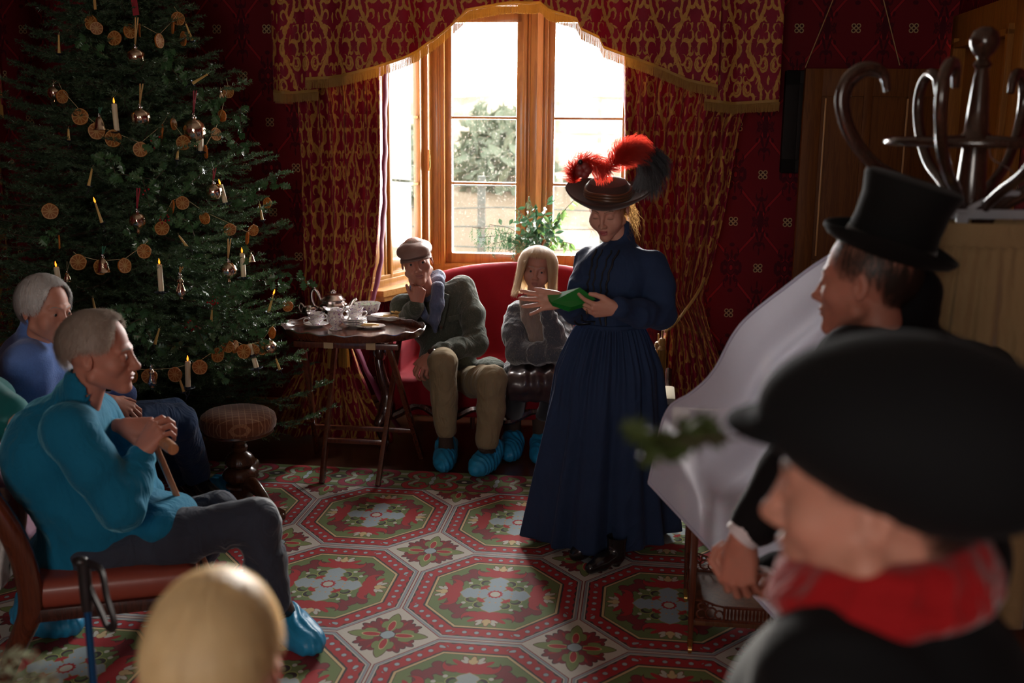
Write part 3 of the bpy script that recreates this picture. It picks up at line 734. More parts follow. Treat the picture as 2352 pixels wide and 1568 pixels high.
# sill board following the bay
def sill():
    m_ = MB(); inner = [(BU0+.02, VW+.02), (BC0+.13, VB-.14), (BC1-.13, VB-.14), (BU1-.02, VW+.02)]; outer = [(BU0-.06, VW+.02), (BC0-.06, VB+.08), (BC1+.06, VB+.08), (BU1+.06, VW+.02)]
    inner = [(BU0+.16, VW+.02), (BC0+.14, VB-.16), (BC1-.14, VB-.16), (BU1-.16, VW+.02)]
    for (z0, z1, ex) in ((SILLZ-.005, SILLZ+.03, 0), (SILLZ-.035, SILLZ-.005, .02)):
        pts = []
        for i in range(3):
            q = [inner[i], inner[i+1], outer[i+1], outer[i]]
            vs = [R(a, b+(ex if k < 2 else 0), z) for z in (z0, z1) for k, (a, b) in enumerate(q)]
            m_.add(vs, [(0, 1, 5, 4), (1, 2, 6, 5), (2, 3, 7, 6), (3, 0, 4, 7), (4, 5, 6, 7), (3, 2, 1, 0)])
    return struct(m_, 'trim_1', M['sill'], smooth=False)
sill()
# ------------------------------------------------------------------ door leaf folded back against the wall and its casing
def door():
    z1 = 2.09; u0, u1 = .80, 1.555; v = 5.86
    root = thing('door_leaf', 'tall brown panelled wooden door leaf folded back against the red wall, behind the hat stand', 'door', R(u0, v, 0), YAW)
    m_ = MB(); m_.rbox(u0, u1, v-.022, v+.022, .01, z1, .003); m_.build('core_panel', M['door_wood'], root)
    m_ = MB()
    for (a, b) in ((u0, u0+.09), (u0+.30, u0+.345), (u0+.52, u0+.56), (u1-.10, u1)): m_.rbox(a, b, v-.036, v-.02, .01, z1, .004)
    for (a, b) in ((.01, .26), (.95, 1.10), (z1-.14, z1)): m_.rbox(u0, u1, v-.034, v-.02, a, b, .004)
    m_.build('rails_and_stiles', M['door_wood'], root)
    m_ = MB()
    for a in (u0+.105, u0+.515): m_.rbox(a, a+.009, v-.042, v-.034, 1.12, z1-.15, .002)
    m_.build('worn_moulding', M['oak_pale'], root)
door()
m_ = MB()
for (a, b, z0, z1, t) in ((4.86, 4.98, 0, 2.36, .035), (5.86, 5.97, 0, 2.36, .035), (4.86, 5.97, 2.22, 2.36, .035), (4.98, 5.02, 0, 2.24, .06), (5.82, 5.86, 0, 2.24, .06), (4.98, 5.86, 2.19, 2.22, .06)):
    m_.rbox(UR-t, UR+.06, a, b, z0, z1, .005)
m_.rbox(UR+.0, UR+.03, 5.02, 5.82, .01, 2.19, .003)
struct(m_, 'door_1', M['casing_wood'])
m_ = MB()
for a in (CX-.65, CX-.02, CX+.68): m_.rbox(a-.01, a+.06, VR-.06, VR+.02, 1.1, 2.7, .006)
for z in (1.1, 1.62, 2.14, 2.64): m_.rbox(CX-.65, CX+.75, VR-.055, VR+.015, z, z+.05, .006)
struct(m_, 'added_rear_window', M['oak'])  # unseen frame bars dressing the added opening of the fill light
# ------------------------------------------------------------------ carpet
rug = MB(); rug.box((-.05, (RUG_FAR-5.6)/2, -.005), (4.8, RUG_FAR+5.6, .010))
o = rug.build('patterned_carpet', M['carpet']); o.matrix_world = Matrix.Translation(R(RU0, RV0, 0)) @ Matrix.Rotation(YAW, 4, 'Z')
tag(o, 'large woven carpet of red and green octagons and white diamonds covering the floor', 'carpet')
# ------------------------------------------------------------------ garden seen through the panes
M['grass'] = simple('dry_field', (.50, .44, .22), .95, .5, 1.2, .3, .05); M['hedge'] = simple('hedge_leaves', (.26, .31, .21), .9, .5, 6, .6, .1); M['post'] = simple('fence_wood', (.18, .22, .20), .9, .3, 12, .3)
M['bank'] = simple('bracken_bank', (.34, .26, .17), .95, .45, 1.5, .3, .05)
g_ = grid_obj('trim_garden_tmp', [[R(-14+28*i/40, 7.6+(26*j/30), -.35+.10*j+.12*sin(i*.9)+.10*sin(j*1.3+i)) for j in range(31)] for i in range(41)], 41, 31, M['bank'])
g_.name = 'garden_ground'; g_['kind'] = 'structure'
def bush(name, u, v, r, h, label, seed):
    rnd = random.Random(seed); m_ = MB()
    for i in range(900):
        a = rnd.uniform(0, 2*pi); b = rnd.uniform(0, pi/2); q = rnd.uniform(.55, 1.0)
        c = R(u, v, 0)+Vector((r*q*cos(a)*cos(b*.9), r*q*sin(a)*cos(b*.9), .3+h*q*sin(b)+rnd.uniform(-.1, .1)))
        s = rnd.uniform(.10, .20); e1 = Vector((rnd.gauss(0, 1), rnd.gauss(0, 1), rnd.gauss(0, 1))).normalized()*s; e2 = e1.orthogonal().normalized()*s*.5
        m_.add([c-e1, c+e2, c+e1, c-e2], [(0, 1, 2, 3)])
    o = thing(name, label, 'bush', R(u, v, 0)); m_.build('foliage', M['hedge'], o, smooth=False)
    t = MB(); t.tube([R(u, v, -.1), R(u+.05, v, h*.4), R(u-.1, v+.1, h*.8)], [.09, .07, .02], 8); t.build('stem', M['post'], o)
bush('hedge_bush', -2.35, 17.5, 1.15, 1.75, 'broad green bush out in the garden, behind the middle window pane', 3)
bush('hedge_bush', -3.9, 15.0, .9, 1.75, 'taller leafy bush in the garden, seen through the narrow left casement', 5)
fpos = [(-4.2, 'left'), (-1.72, 'mid'), (-.42, 'right'), (1.6, 'far')]
FL = ['weathered fence post outside, seen through the narrow left casement', 'weathered fence post outside the middle pane, left of the greenery', 'weathered fence post outside the right hand pane, beside the greenery', 'weathered fence post outside, hidden towards the right curtain']
for (u, _), lb in zip(fpos[:3], FL):
    m_ = MB(); c = R(u, 11.22, 0); m_.box((c.x, c.y, .50), (.085, .085, 1.5), bev=.01); tag(m_.build('fence_post', M['post']), lb, 'fence post', 'garden fence posts')
for i, z in enumerate((1.16, .92, .72, .50)):
    m_ = MB(); m_.tube([R(-6+k*.5, 11.16, z+.012*sin(k*2.1+i)) for k in range(20)], .008, 5)
    tag(m_.build('fence_wire', M['post']), ['topmost', 'second from top', 'third from top', 'lowest'][i]+' thin wire strand of the garden fence outside the window', 'wire', 'garden fence wires')
# ------------------------------------------------------------------ curtains, pelmet, tiebacks
def edge(pts, V):
    t = sorted([(uvz(PV(x, y, V))[2], uvz(PV(x, y, V))[0]) for x, y in pts]); return t
def curtain(name, inner, outer, label, V, nf, z0, z1, amp, pinch, seed, fab):
    ei, eo = edge(inner, V), edge(outer, V); NS, NZ = 260, 150
    rnd = np.random.RandomState(seed); ph = rnd.rand(6)*6.28
    S, Z = np.meshgrid(np.linspace(0, 1, NS), np.linspace(z0, z1, NZ), indexing='ij')
    ui = interp(ei, Z); uo = interp(eo, Z); w_ = np.abs(uo-ui)
    pin = np.exp(-((Z-pinch)/.22)**2)
    s2 = S+.018*np.sin(6.28*S*2+ph[0]+Z*1.2)*(1-pin)
    f = np.sin(6.283*nf*s2+ph[1]+.35*np.sin(Z*2.1+ph[2]))
    f = f+.35*np.sin(6.283*nf*2.0*s2+ph[3]+Z*.8)*(1-pin)+.25*np.sin(6.283*nf*.5*s2+ph[4])
    A_ = amp*(1-.45*pin)*(.75+.25*np.sin(S*9+ph[5]))
    U = ui+(uo-ui)*S+.012*np.sin(6.283*nf*s2+ph[1]+1.3)*(1-pin)
    Vv = V-.02+A_*f+.10*pin*0-.05*sstep(.8, 0, Z)
    P_ = U[..., None]*np.array(UA)+Vv[..., None]*np.array(VA); P_[..., 2] += Z
    uv = np.stack([S*fab, Z+.15*pin*(S-.5)], -1)
    root = thing(name, label, 'curtain', R(float(ui[0, 0]), V, 0), YAW)
    grid_obj('drape', P_, NS, NZ, M['curtain'], root, uv, thick=.004)
    # mauve strip along the window edge, daylight rim put into its colour
    Zl = np.linspace(z0+.02, z1, 90); uL = interp(ei, Zl); sg = 1 if (eo[0][1] < ei[0][1]) else -1
    Q = []
    for k, (du, dv) in enumerate(((0, .0), (.012, .02), (.014, .05), (.0, .085))):
        wob = .0025*np.sin(Zl*19+k)+.002*np.sin(Zl*43)
        q = (uL+sg*(du+wob))[:, None]*np.array(UA)+(V+dv-.02+wob*0)[:, None]*np.array(VA); q[:, 2] += Zl; Q.append(q)
    grid_obj('rim_tint_edge', np.array(Q), 4, 90, M['curtain_rim_tint'], root, thick=.002)
    return root
cl = curtain('damask_curtain', [(885, 0), (882, 170), (880, 450), (872, 600), (855, 690), (806, 770), (838, 850), (880, 930), (915, 985)],
             [(640, 0), (690, 230), (700, 400), (706, 560), (704, 690), (712, 780), (690, 850), (640, 940), (600, 1015)], 'left red and gold damask curtain, tied back beside the tea table', 5.80, 7, .015, 2.72, .036, .72, 4, 1.55)
cr = curtain('damask_curtain', [(1436, 0), (1440, 180), (1440, 420), (1455, 560), (1490, 690), (1530, 745), (1520, 830), (1505, 920), (1500, 1000)],
             [(1790, 0), (1700, 300), (1668, 480), (1640, 600), (1612, 680), (1625, 740), (1655, 820), (1690, 920), (1710, 1000)], 'right red and gold damask curtain, gathered by a rope behind the standing woman', 5.80, 8, .015, 2.72, .036, .86, 9, 1.6)
def tieback(pts, tassel, label, cd):
    root = thing('curtain_tieback', label, 'tieback', pts[0], 0, 'gold rope curtain tiebacks')
    m_ = MB(); cv = catmull(pts, 10)
    for k in range(3):
        path = []
        for i, p in enumerate(cv):
            a = i*.55+k*2.094; path.append(Vector(p)+VA*(-.006*cos(a))+Vector((0, 0, .006*sin(a))))
        m_.tube(path, .0062, 6)
    m_.build('twisted_rope', M['rope'], root)
    for j, t in enumerate(tassel):
        t = Vector(t); m_ = MB(); m_.lathe([(.004, .0), (.016, -.006), (.021, -.025), (.014, -.045), (.022, -.055), (.023, -.066), (.016, -.07)], t, 16); m_.tube([t+Vector((0, 0, .04)), t], .005, 6)
        hd = m_.build('tassel_head', M['rope'], root)
        m_ = MB(); rnd = random.Random(j)
        for i in range(46):
            a = rnd.uniform(0, 2*pi); r = rnd.uniform(.008, .021); q = t+Vector((r*cos(a), r*sin(a), -.066))
            m_.tube([q, q+Vector((r*.25*cos(a), r*.25*sin(a), -.06)), q+Vector((r*.35*cos(a), r*.35*sin(a), -.125))], .0024, 4)
        m_.build('tassel_skirt', M['fringe'], root)
tieback([PV(1528, 760, 5.70), PV(1550, 742, 5.66), PV(1580, 705, 5.66), PV(1605, 668, 5.70), PV(1618, 640, 5.76)], [PV(1521, 775, 5.68), PV(1512, 783, 5.70)], 'gold rope tieback with tassels, on the right hand curtain', 0)
tieback([PV(812, 770, 5.70), PV(790, 778, 5.66), PV(755, 770, 5.66), PV(722, 745, 5.72), PV(708, 730, 5.80)], [PV(762, 768, 5.62), PV(790, 765, 5.63)], 'gold rope tieback with tassels, on the left hand curtain behind the tea table', 0)
def valance_piece(pts, V, name, par, folds, seed, depth=.02, fabv=0.0):
    prof = [(uvz(PV(x, y, V))[0], uvz(PV(x, y, V))[2]) for x, y in pts]; u0, u1 = prof[0][0], prof[-1][0]
    NS, NZ = int(abs(u1-u0)/.006)+2, 60; U1 = np.linspace(u0, u1, NS); zb = interp(prof, U1)
    ph = seed*1.7; fol = np.sin(U1*folds+ph)+.5*np.sin(U1*folds*1.7+ph*2)
    zt = 2.76; T_ = np.linspace(0, 1, NZ); Z = zb[:, None]+(zt-zb)[:, None]*T_[None, :]
    low = 1-.45*T_[None, :]
    Vv = V-depth*fol[:, None]*low; P_ = U1[:, None, None]*np.array(UA)+Vv[..., None]*np.array(VA); P_[..., 2] += Z
    arc = np.concatenate([[0], np.cumsum(np.hypot(np.diff(U1), np.diff(depth*fol)))])*1.02
    uv = np.stack([np.broadcast_to(arc[:, None], Z.shape)+seed*.11, Z+fabv], -1)
    o = grid_obj(name, P_, NS, NZ, M['pelmet'], par, uv, thick=.004)
    # braid and bullion fringe
    m_ = MB(); f2 = MB(); rnd = random.Random(seed)
    def pt(u, dz, dv=0):
        fo = np.sin(u*folds+ph)+.5*np.sin(u*folds*1.7+ph*2); return R(u, V-depth*fo-.006+dv, float(np.interp(u, [p[0] for p in prof], [p[1] for p in prof]))+dz)
    us = np.arange(u0, u1, .006)
    for a, b in zip(us[:-1], us[1:]):
        m_.add([pt(a, .004), pt(b, .004), pt(b, -.010), pt(a, -.010), pt(a, .004, .006), pt(b, .004, .006), pt(b, -.010, .006), pt(a, -.010, .006)], [(0, 1, 2, 3), (7, 6, 5, 4), (0, 4, 5, 1), (3, 2, 6, 7)])
    br = m_.build('braid', M['fringe'], o)
    u = u0
    while u < u1:
        a = pt(u, -.008); b = pt(u+rnd.uniform(-.0012, .0012), -.052-rnd.uniform(0, .006)); w_ = UA*.0013
        f2.add([a-w_, a+w_, b+w_, b-w_, a+VA*.0018, b+VA*.0018], [(0, 1, 2, 3), (1, 4, 5, 2), (4, 0, 3, 5)]); u += .0030
    f2.build('fringe', M['fringe'], o, autos=None)
    return o
pel = thing('window_pelmet', 'deep arched red and gold pelmet with gold fringe above the bay window', 'pelmet', R(CX, 5.7, 2.7), YAW)
valance_piece([(705, 180), (790, 172), (868, 152), (905, 138), (960, 116), (1000, 90), (1040, 52), (1075, 20), (1120, 12), (1190, 5), (1240, 3), (1262, 22), (1325, 42), (1336, 66), (1376, 84), (1386, 106), (1430, 122), (1520, 156), (1580, 182), (1648, 197)], 5.60, 'arched_valance', pel, 17, 1, .024)
valance_piece([(627, 208), (660, 212), (733, 206)], 5.68, 'side_tail', pel, 30, 2, .016)
valance_piece([(1618, 228), (1680, 236), (1790, 230)], 5.68, 'side_tail', pel, 26, 3, .016)
for px, s in ((627, -1), (1790, 1)):
    uu = uvz(PV(px, 215, 5.66))[0]; zz = uvz(PV(px, 215, 5.66))[2]
    P_ = np.array([[R(uu, 5.69+.30*i/6, zz+(2.76-zz)*j/20) for j in range(21)] for i in range(7)]); uv = np.array([[(i*.05, zz+(2.76-zz)*j/20) for j in range(21)] for i in range(7)])
    o = grid_obj('return_end', P_, 7, 21, M['pelmet'], pel, uv, thick=.004)
    f2 = MB()
    for i in range(95):
        q = R(uu, 5.69+.30*i/95, zz); f2.add([q-VA*.0013, q+VA*.0013, q+VA*.0013-Vector((0, 0, .05)), q-VA*.0013-Vector((0, 0, .05))], [(0, 1, 2, 3)])
    f2.build('fringe', M['fringe'], o, autos=None)
# far left window dressing at the picture edge
def left_curtain():
    root = thing('side_window_curtain', 'red damask curtain with gold fringe hanging at the far left edge', 'curtain', R(UL+.05, 5.0, 0))
    NS, NZ = 60, 60; P_ = np.zeros((NS, NZ, 3)); uv = np.zeros((NS, NZ, 2))
    a = P(-60, 285, 5.0); b = P(14, 285, 5.2)
    for i in range(NS):
        s = i/(NS-1); q = a+(b-a)*s; fo = .02*sin(s*24); zb = 1.86-.10*s*0+(.09*(1-s))
        for j in range(NZ):
            z = zb+(2.8-zb)*j/(NZ-1); P_[i, j] = (q.x+.004*sin(j*.3), q.y+fo, z); uv[i, j] = (s*.4, z)
    o = grid_obj('valance', P_, NS, NZ, M['pelmet'], root, uv, thick=.004)
    f2 = MB()
    for i in range(NS*4-4):
        q = Vector(P_[i//4, 0])*(1-(i % 4)/4)+Vector(P_[i//4+1, 0])*((i % 4)/4); w_ = Vector((.0014, 0, 0)); d = Vector((0, 0, -.06))
        f2.add([q-w_, q+w_, q+w_+d, q-w_+d], [(0, 1, 2, 3)])
    f2.build('fringe', M['fringe'], o, autos=None)
    P2 = np.zeros((40, 60, 3)); u2 = np.zeros((40, 60, 2)); a = P(-120, 400, 4.9); b = P(8, 400, 5.3)
    for i in range(40):
        s = i/39; q = a+(b-a)*s
        for j in range(60): z = .02+2.7*j/59; P2[i, j] = (q.x, q.y+.03*sin(s*30), z); u2[i, j] = (s*.6, z)
    grid_obj('drape', P2, 40, 60, M['curtain'], root, u2, thick=.004)
left_curtain()
# ------------------------------------------------------------------ furniture
M['velvet'] = mat_fabric('red_velvet', (.18, .003, .010), 700, sheen=.1, sheentint=(.9, .15, .2, 1), big=7)
M['leather_seat'] = simple('red_leather_seat', (.24, .045, .026), .42, .2, 60, .2, coat=.1)
M['grey_sole'] = mat_flat('dark_rubber', (.02, .02, .022), .6)
def sofa():
    cx = -.72; root = thing('sofa', 'red velvet two seat sofa with carved dark scroll arms, below the bay window', 'sofa', R(cx, 6.0, 0), YAW)
    s = Sdf((-.80, -.50, .15), (.80, .48, 1.02), .012)
    s.box((0, -.02, .32), (.66, .36, .085), .05, .0)
    s.box((0, .0, .24), (.67, .35, .05), .02, .02)
    for i in range(24):                                   # rolled back with a serpentine crest
        x = -.66+1.32*i/23; zt = .885+.065*cos(x*2.6)-.03*abs(x/.66)**4*2; s.cone((x, .34, .36), (x, .43, zt-.03), .065, .05, .03)
    for sg in (-1, 1):
        s.chain([(sg*.66, .36, .62), (sg*.68, .10, .57), (sg*.69, -.18, .53)], [.055, .055, .058], .03); s.box((sg*.67, .05, .42), (.045, .30, .16), .03, .03)
        s.cone((sg*.62, .36, .70), (sg*.66, .22, .60), .05, .05, .04)
    V, F = s.mesh(); mm = Matrix.Translation(R(cx, 6.0, 0)) @ Matrix.Rotation(YAW, 4, 'Z'); pr = Parts(); pr.add(smooth_np(V, F, 2), F, 0, mm)
    pr.build('upholstery', M['velvet'], root)
    X = lambda p: mm @ Vector(p)
    m_ = MB(); pts = [(-.66+.033*i*1.0, -.375-.02*cos(i*.63), .225-.03*cos(i*.315*2)) for i in range(41)]
    m_.tube([X(p) for p in pts], .024, 8); m_.build('front_rail', M['rosewood'], root)
    for sg in (-1, 1):
        m_ = MB()
        sc_ = [(sg*.68, -.30, .60), (sg*.69, -.36, .60), (sg*.70, -.40, .575), (sg*.70, -.40, .535), (sg*.695, -.375, .53), (sg*.69, -.36, .55)]
        m_.tube([X(p) for p in catmull(sc_, 6)], [.034-.0005*i for i in range(31)], 10)
        arm = [(sg*.695, -.34, .60), (sg*.71, -.39, .53), (sg*.69, -.40, .42), (sg*.665, -.39, .32), (sg*.67, -.40, .24), (sg*.68, -.41, .19)]
        m_.tube([X(p) for p in catmull(arm, 8)], [.034, .036, .036, .034, .032, .03, .028, .027, .026, .025, .025, .025, .026, .026, .027, .028, .028, .029, .03, .03, .03, .03, .03, .031, .032, .034, .036, .038, .04, .042, .044, .046, .046, .046, .046, .046, .045, .045, .044, .043, .042][:41], 12)
        m_.ball(X((sg*.70, -.415, .56)), .016); m_.tube([X((sg*.70+.03*cos(a), -.41, .56+.03*sin(a))) for a in np.linspace(0, 5.2, 16)], .009, 8)
        a = m_.build('scroll_arm', M['rosewood'], root)
        lg = MB(); leg = [(sg*.675, -.40, .22), (sg*.70, -.44, .16), (sg*.69, -.43, .09), (sg*.67, -.415, .04), (sg*.685, -.44, .015)]
        cv = catmull(leg, 8); lg.tube([X(p) for p in cv], [.044-.028*sin(min(1, i/24)*pi/2) + (.012 if i > 28 else 0) for i in range(len(cv))], 10)
        lg.tube([X((sg*.685, -.44, .03)), X((sg*.685, -.44, .0))], .012, 10); lg.build('leg', M['rosewood'], root)
        lg = MB(); lg.tube([X((sg*.64, .32, .22)), X((sg*.65, .36, .0))], [.025, .015], 8); lg.build('leg', M['rosewood'], root)
    lg = MB(); lg.tube([X((-.2, -.3, .22)), X((-.2, -.3, .12))], .014, 8); lg.build('spring_hook', M['rosewood'], root)
sofa()
def tea_table():
    root = thing('folding_tray_stand', 'dark mahogany folding stand with crossed legs, carrying the tea tray', 'tray stand', R(-1.45, 5.25, 0), YAW)
    TZ = .742
    fa = [(R(-1.58, 5.0, 0), R(-1.62, 5.46, TZ-.03)), (R(-1.29, 5.0, 0), R(-1.27, 5.46, TZ-.03))]
    fb = [(R(-1.76, 5.50, 0), R(-1.665, 5.04, TZ-.03)), (R(-1.17, 5.50, 0), R(-1.235, 5.04, TZ-.03))]
    for a, b in fa+fb:
        m_ = MB(); m_.beam(a, b, .024, .034, up=VA, bev=.003); m_.build('leg', M['mahogany'], root)
    m_ = MB(); lerp = lambda a, b, t: a+(b-a)*t
    m_.beam(lerp(*fa[0], .27), lerp(*fa[1], .27), .028, .022, bev=.003); m_.build('stretcher', M['mahogany'], root)
    m_ = MB(); m_.beam(lerp(*fb[0], .26), lerp(*fb[1], .26), .028, .022, bev=.003); m_.build('stretcher', M['mahogany'], root)
    for f in (fa, fb):
        m_ = MB(); a, b = f[0][1], f[1][1]; d = (b-a).normalized(); m_.beam(a-d*.05, b+d*.05, .026, .030, bev=.004); m_.build('top_rail', M['mahogany'], root)
    for px in (755, 852):
        u = uvz(PV(px, 775, 5.03))[0]; m_ = MB()
        m_.rbox(u-.024, u+.024, 5.02, 5.48, TZ-.014, TZ-.011); m_.rbox(u-.024, u+.024, 5.020, 5.023, TZ-.045, TZ-.012); m_.rbox(u-.024, u+.024, 5.477, 5.480, TZ-.045, TZ-.012)
        m_.build('webbing_strap', simple('linen_webbing', (.42, .30, .17), .9, .15, 200, .3), root)
    # oval scalloped tray
    tr = thing('serving_tray', 'oval dark mahogany tray with a wavy raised rim, set with the tea things', 'tray', R(-1.47, 5.25, TZ), YAW)
    a_, b_ = .370, .275; n = 144; m_ = MB(); c = R(-1.47, 5.25, 0)
    def ring(f, z, wob=0.0): return [c+UA*(a_*f*(1+0*wob)*cos(t))+VA*(b_*f*sin(t))+Vector((0, 0, TZ+z+wob*sin(t*18))) for t in [2*pi*k/n for k in range(n)]]
    rings = [ring(.90, -.010), ring(.97, -.008), ring(1.0, .008), ring(1.015, .026, .0045), ring(1.003, .030, .0045), ring(.985, .012), ring(.965, .004), ring(.5, .003)]
    vs = [v for r in rings for v in r]; fs = [(i*n+k, i*n+(k+1) % n, (i+1)*n+(k+1) % n, (i+1)*n+k) for i in range(len(rings)-1) for k in range(n)]
    fs += [tuple(range(n))[::-1], tuple((len(rings)-1)*n+k for k in range(n))]; m_.add(vs, fs); m_.build('tray_body', M['mahogany'], tr)
    m_ = MB(); m_.tube([c+UA*(a_*1.01*cos(t))+VA*(b_*1.01*sin(t))+Vector((0, 0, TZ+.031+.0045*sin(t*18))) for t in [2*pi*k/n for k in range(n)]], .0035, 6, closed=True); m_.build('rim_beading', M['silver'], tr)
tea_table()
# ---- china
def mat_china():
    T = Tree('floral_china'); v = T.coord(); n1 = T.noise(95, 3, .6, v); n2 = T.noise(130, 3, .6, v, 1.0); n3 = T.noise(75, 2, .6, T.scalev(v, (1, 1, 1.3)))
    x, y, z = T.sep(v); c = T.mix(T.step(n1-.60, .02), (.80, .76, .74), (.22, .09, .30)); c = T.mix(T.step(n2-.63, .02), c, (.45, .14, .08)); c = T.mix(T.step(n3-.65, .02), c, (.18, .12, .30))
    return T.end(T.bsdf(c, .15, 0, .5, coat=.5))
M['china'] = mat_china(); M['china_plain'] = simple('white_china', (.80, .78, .76), .15, .03, 20, 0, coat=.5)
M['biscuit'] = simple('biscuit', (.62, .38, .14), .8, .3, 120, .5)
TT = .7465
def gp(px, py, z=TT): return G(px, py, z)
def rot_loc(c, rz=0): return Matrix.Translation(c) @ Matrix.Rotation(rz, 4, 'Z')
def teapot():
    c = gp(766, 729); root = thing('teapot', 'ornate silver teapot with a domed lid and curved spout, on the tea tray', 'teapot', c); m_ = MB()
    rp = lambda a, i: .035*cos(a*10) if 2 < i < 14 else 0
    pf = [(.035, 0), (.045, .003), (.047, .010), (.040, .016), (.052, .024), (.070, .038), (.080, .056), (.080, .070), (.070, .083), (.060, .090), (.066, .096), (.068, .101)]
    m_.lathe(pf, c, 60, ripple=rp); m_.build('body', M['silver'], root)
    m_ = MB(); m_.lathe([(.068, .1015), (.060, .108), (.052, .118), (.044, .128), (.030, .135), (.012, .139), (.006, .140)], c, 40); l = m_.build('lid', M['silver'], root)
    m_ = MB(); m_.ball(c+Vector((0, 0, .148)), (.012, .012, .010))
    for k in range(6): m_.ball(c+Vector((.013*cos(k*1.05), .013*sin(k*1.05), .143)), .007, 8, 5)
    m_.build('finial', M['silver'], l)
    s_ = [(.062, 0, .045), (.085, 0, .052), (.100, 0, .075), (.112, 0, .098), (.128, 0, .106)]; m_ = MB(); cv = catmull([c+Vector(p) for p in s_], 6)
    m_.tube(cv, [.022-.0006*i for i in range(len(cv))], 12); m_.build('spout', M['silver'], root)
    h = [(-.066, 0, .095), (-.082, 0, .135), (-.100, 0, .155), (-.115, 0, .140), (-.116, 0, .105), (-.100, 0, .065), (-.076, 0, .050)]; m_ = MB(); m_.tube(catmull([c+Vector(p) for p in h], 6), .0085, 10)
    m_.ball(c+Vector((-.101, 0, .163)), .008); m_.build('handle', M['silver'], root)
    for o in (root,): o.matrix_world = rot_loc(c, .0)
teapot()
def cupmesh(m_, c, r, h, handle_ang=None):
    m_.lathe([(r*.45, 0), (r*.48, .004), (r*.42, .008), (r*.62, h*.25), (r*.86, h*.55), (r*.97, h*.85), (r*1.05, h), (r*1.0, h-.001), (r*.90, h*.8), (r*.78, h*.5), (r*.5, h*.2), (0.001, h*.16)], c, 36, ripple=lambda a, i: .025*cos(a*12) if i > 3 else 0)
def cup(c, label, ang, r=.044, h=.042, filled=None, name='teacup'):
    root = thing(name, label, 'cup', c, 0); m_ = MB(); cupmesh(m_, c, r, h); m_.build('bowl', M['china'], root)
    m_ = MB(); d = Vector((cos(ang), sin(ang), 0)); m_.tube(catmull([c+d*r*.85+Vector((0, 0, h*.85)), c+d*r*1.35+Vector((0, 0, h*.9)), c+d*r*1.5+Vector((0, 0, h*.55)), c+d*r*1.05+Vector((0, 0, h*.28)), c+d*r*.75+Vector((0, 0, h*.3))], 6), .0028, 8); m_.build('handle', M['china_plain'], root)
    return root
def dish(name, c, label, cat, a, b, h, rz=0, mat='china_plain', group=None, rip=0.02):
    root = thing(name, label, cat, c, rz, group); m_ = MB(); mm = rot_loc(Vector((0, 0, 0)), rz) @ Matrix.Diagonal((1, b/a, 1, 1))
    m_.lathe([(a*.5, 0), (a*.55, .003), (a*.75, h*.5), (a*1.0, h), (a*.99, h+.003), (a*.74, h*.5+.004), (a*.5, .006), (.001, .006)], c, 48, mat=mm, ripple=lambda t, i: rip*cos(t*8) if i in (3, 4) else 0)
    m_.build('glazed_dish', M[mat], root)
    m_ = MB(); m_.tube([c+mm @ Vector((a*(1+rip*cos(t*8))*cos(t), a*(1+rip*cos(t*8))*sin(t), h+.002)) for t in [2*pi*k/96 for k in range(96)]], .0014, 5, closed=True); m_.build('painted_rim', M['china'], root)
    return root
c = gp(726, 749); dish('saucer', c, 'white saucer holding the pair of stacked floral cups', 'saucer', .064, .064, .014)
cup(c+Vector((0, 0, .0075)), 'lower floral teacup of the stacked pair at the left of the tray', -2.6); cup(c+Vector((.001, 0, .0300)), 'upper floral teacup of the stacked pair at the left of the tray', -.4)
c = gp(815, 748)
for k in range(4): dish('saucer', c+Vector((.002*sin(k*2), .002*cos(k*3), .009*k)), ['lowest', 'second', 'third', 'topmost'][k]+' white saucer in the stack behind the cream jug', 'saucer', .062, .062, .014, group='stacked saucers')
cup(c+Vector((.0, 0, .036)), 'lower floral teacup standing on the pile of saucers', .4); cup(c+Vector((.001, .001, .060)), 'upper floral teacup standing on the pile of saucers', 2.9)
def slop_bowl():
    c = gp(843, 725); root = thing('slop_bowl', 'large round floral china bowl with a pale inside, at the back of the tray', 'bowl', c); m_ = MB()
    m_.lathe([(.036, 0), (.038, .004), (.035, .008), (.055, .018), (.067, .038), (.072, .060), (.076, .072), (.073, .071), (.066, .05), (.055, .025), (.03, .013), (.001, .012)], c, 48, ripple=lambda a, i: .012*cos(a*12) if i > 5 else 0)
    m_.build('bowl', M['china'], root)
    m_ = MB(); m_.lathe([(.0745, .0715), (.0655, .05), (.0545, .026), (.03, .0145), (.001, .0135)], c, 40, cap=False); m_.build('glazed_inside', simple('celadon_glaze', (.66, .74, .62), .2, .05, 20, 0), root)
slop_bowl()
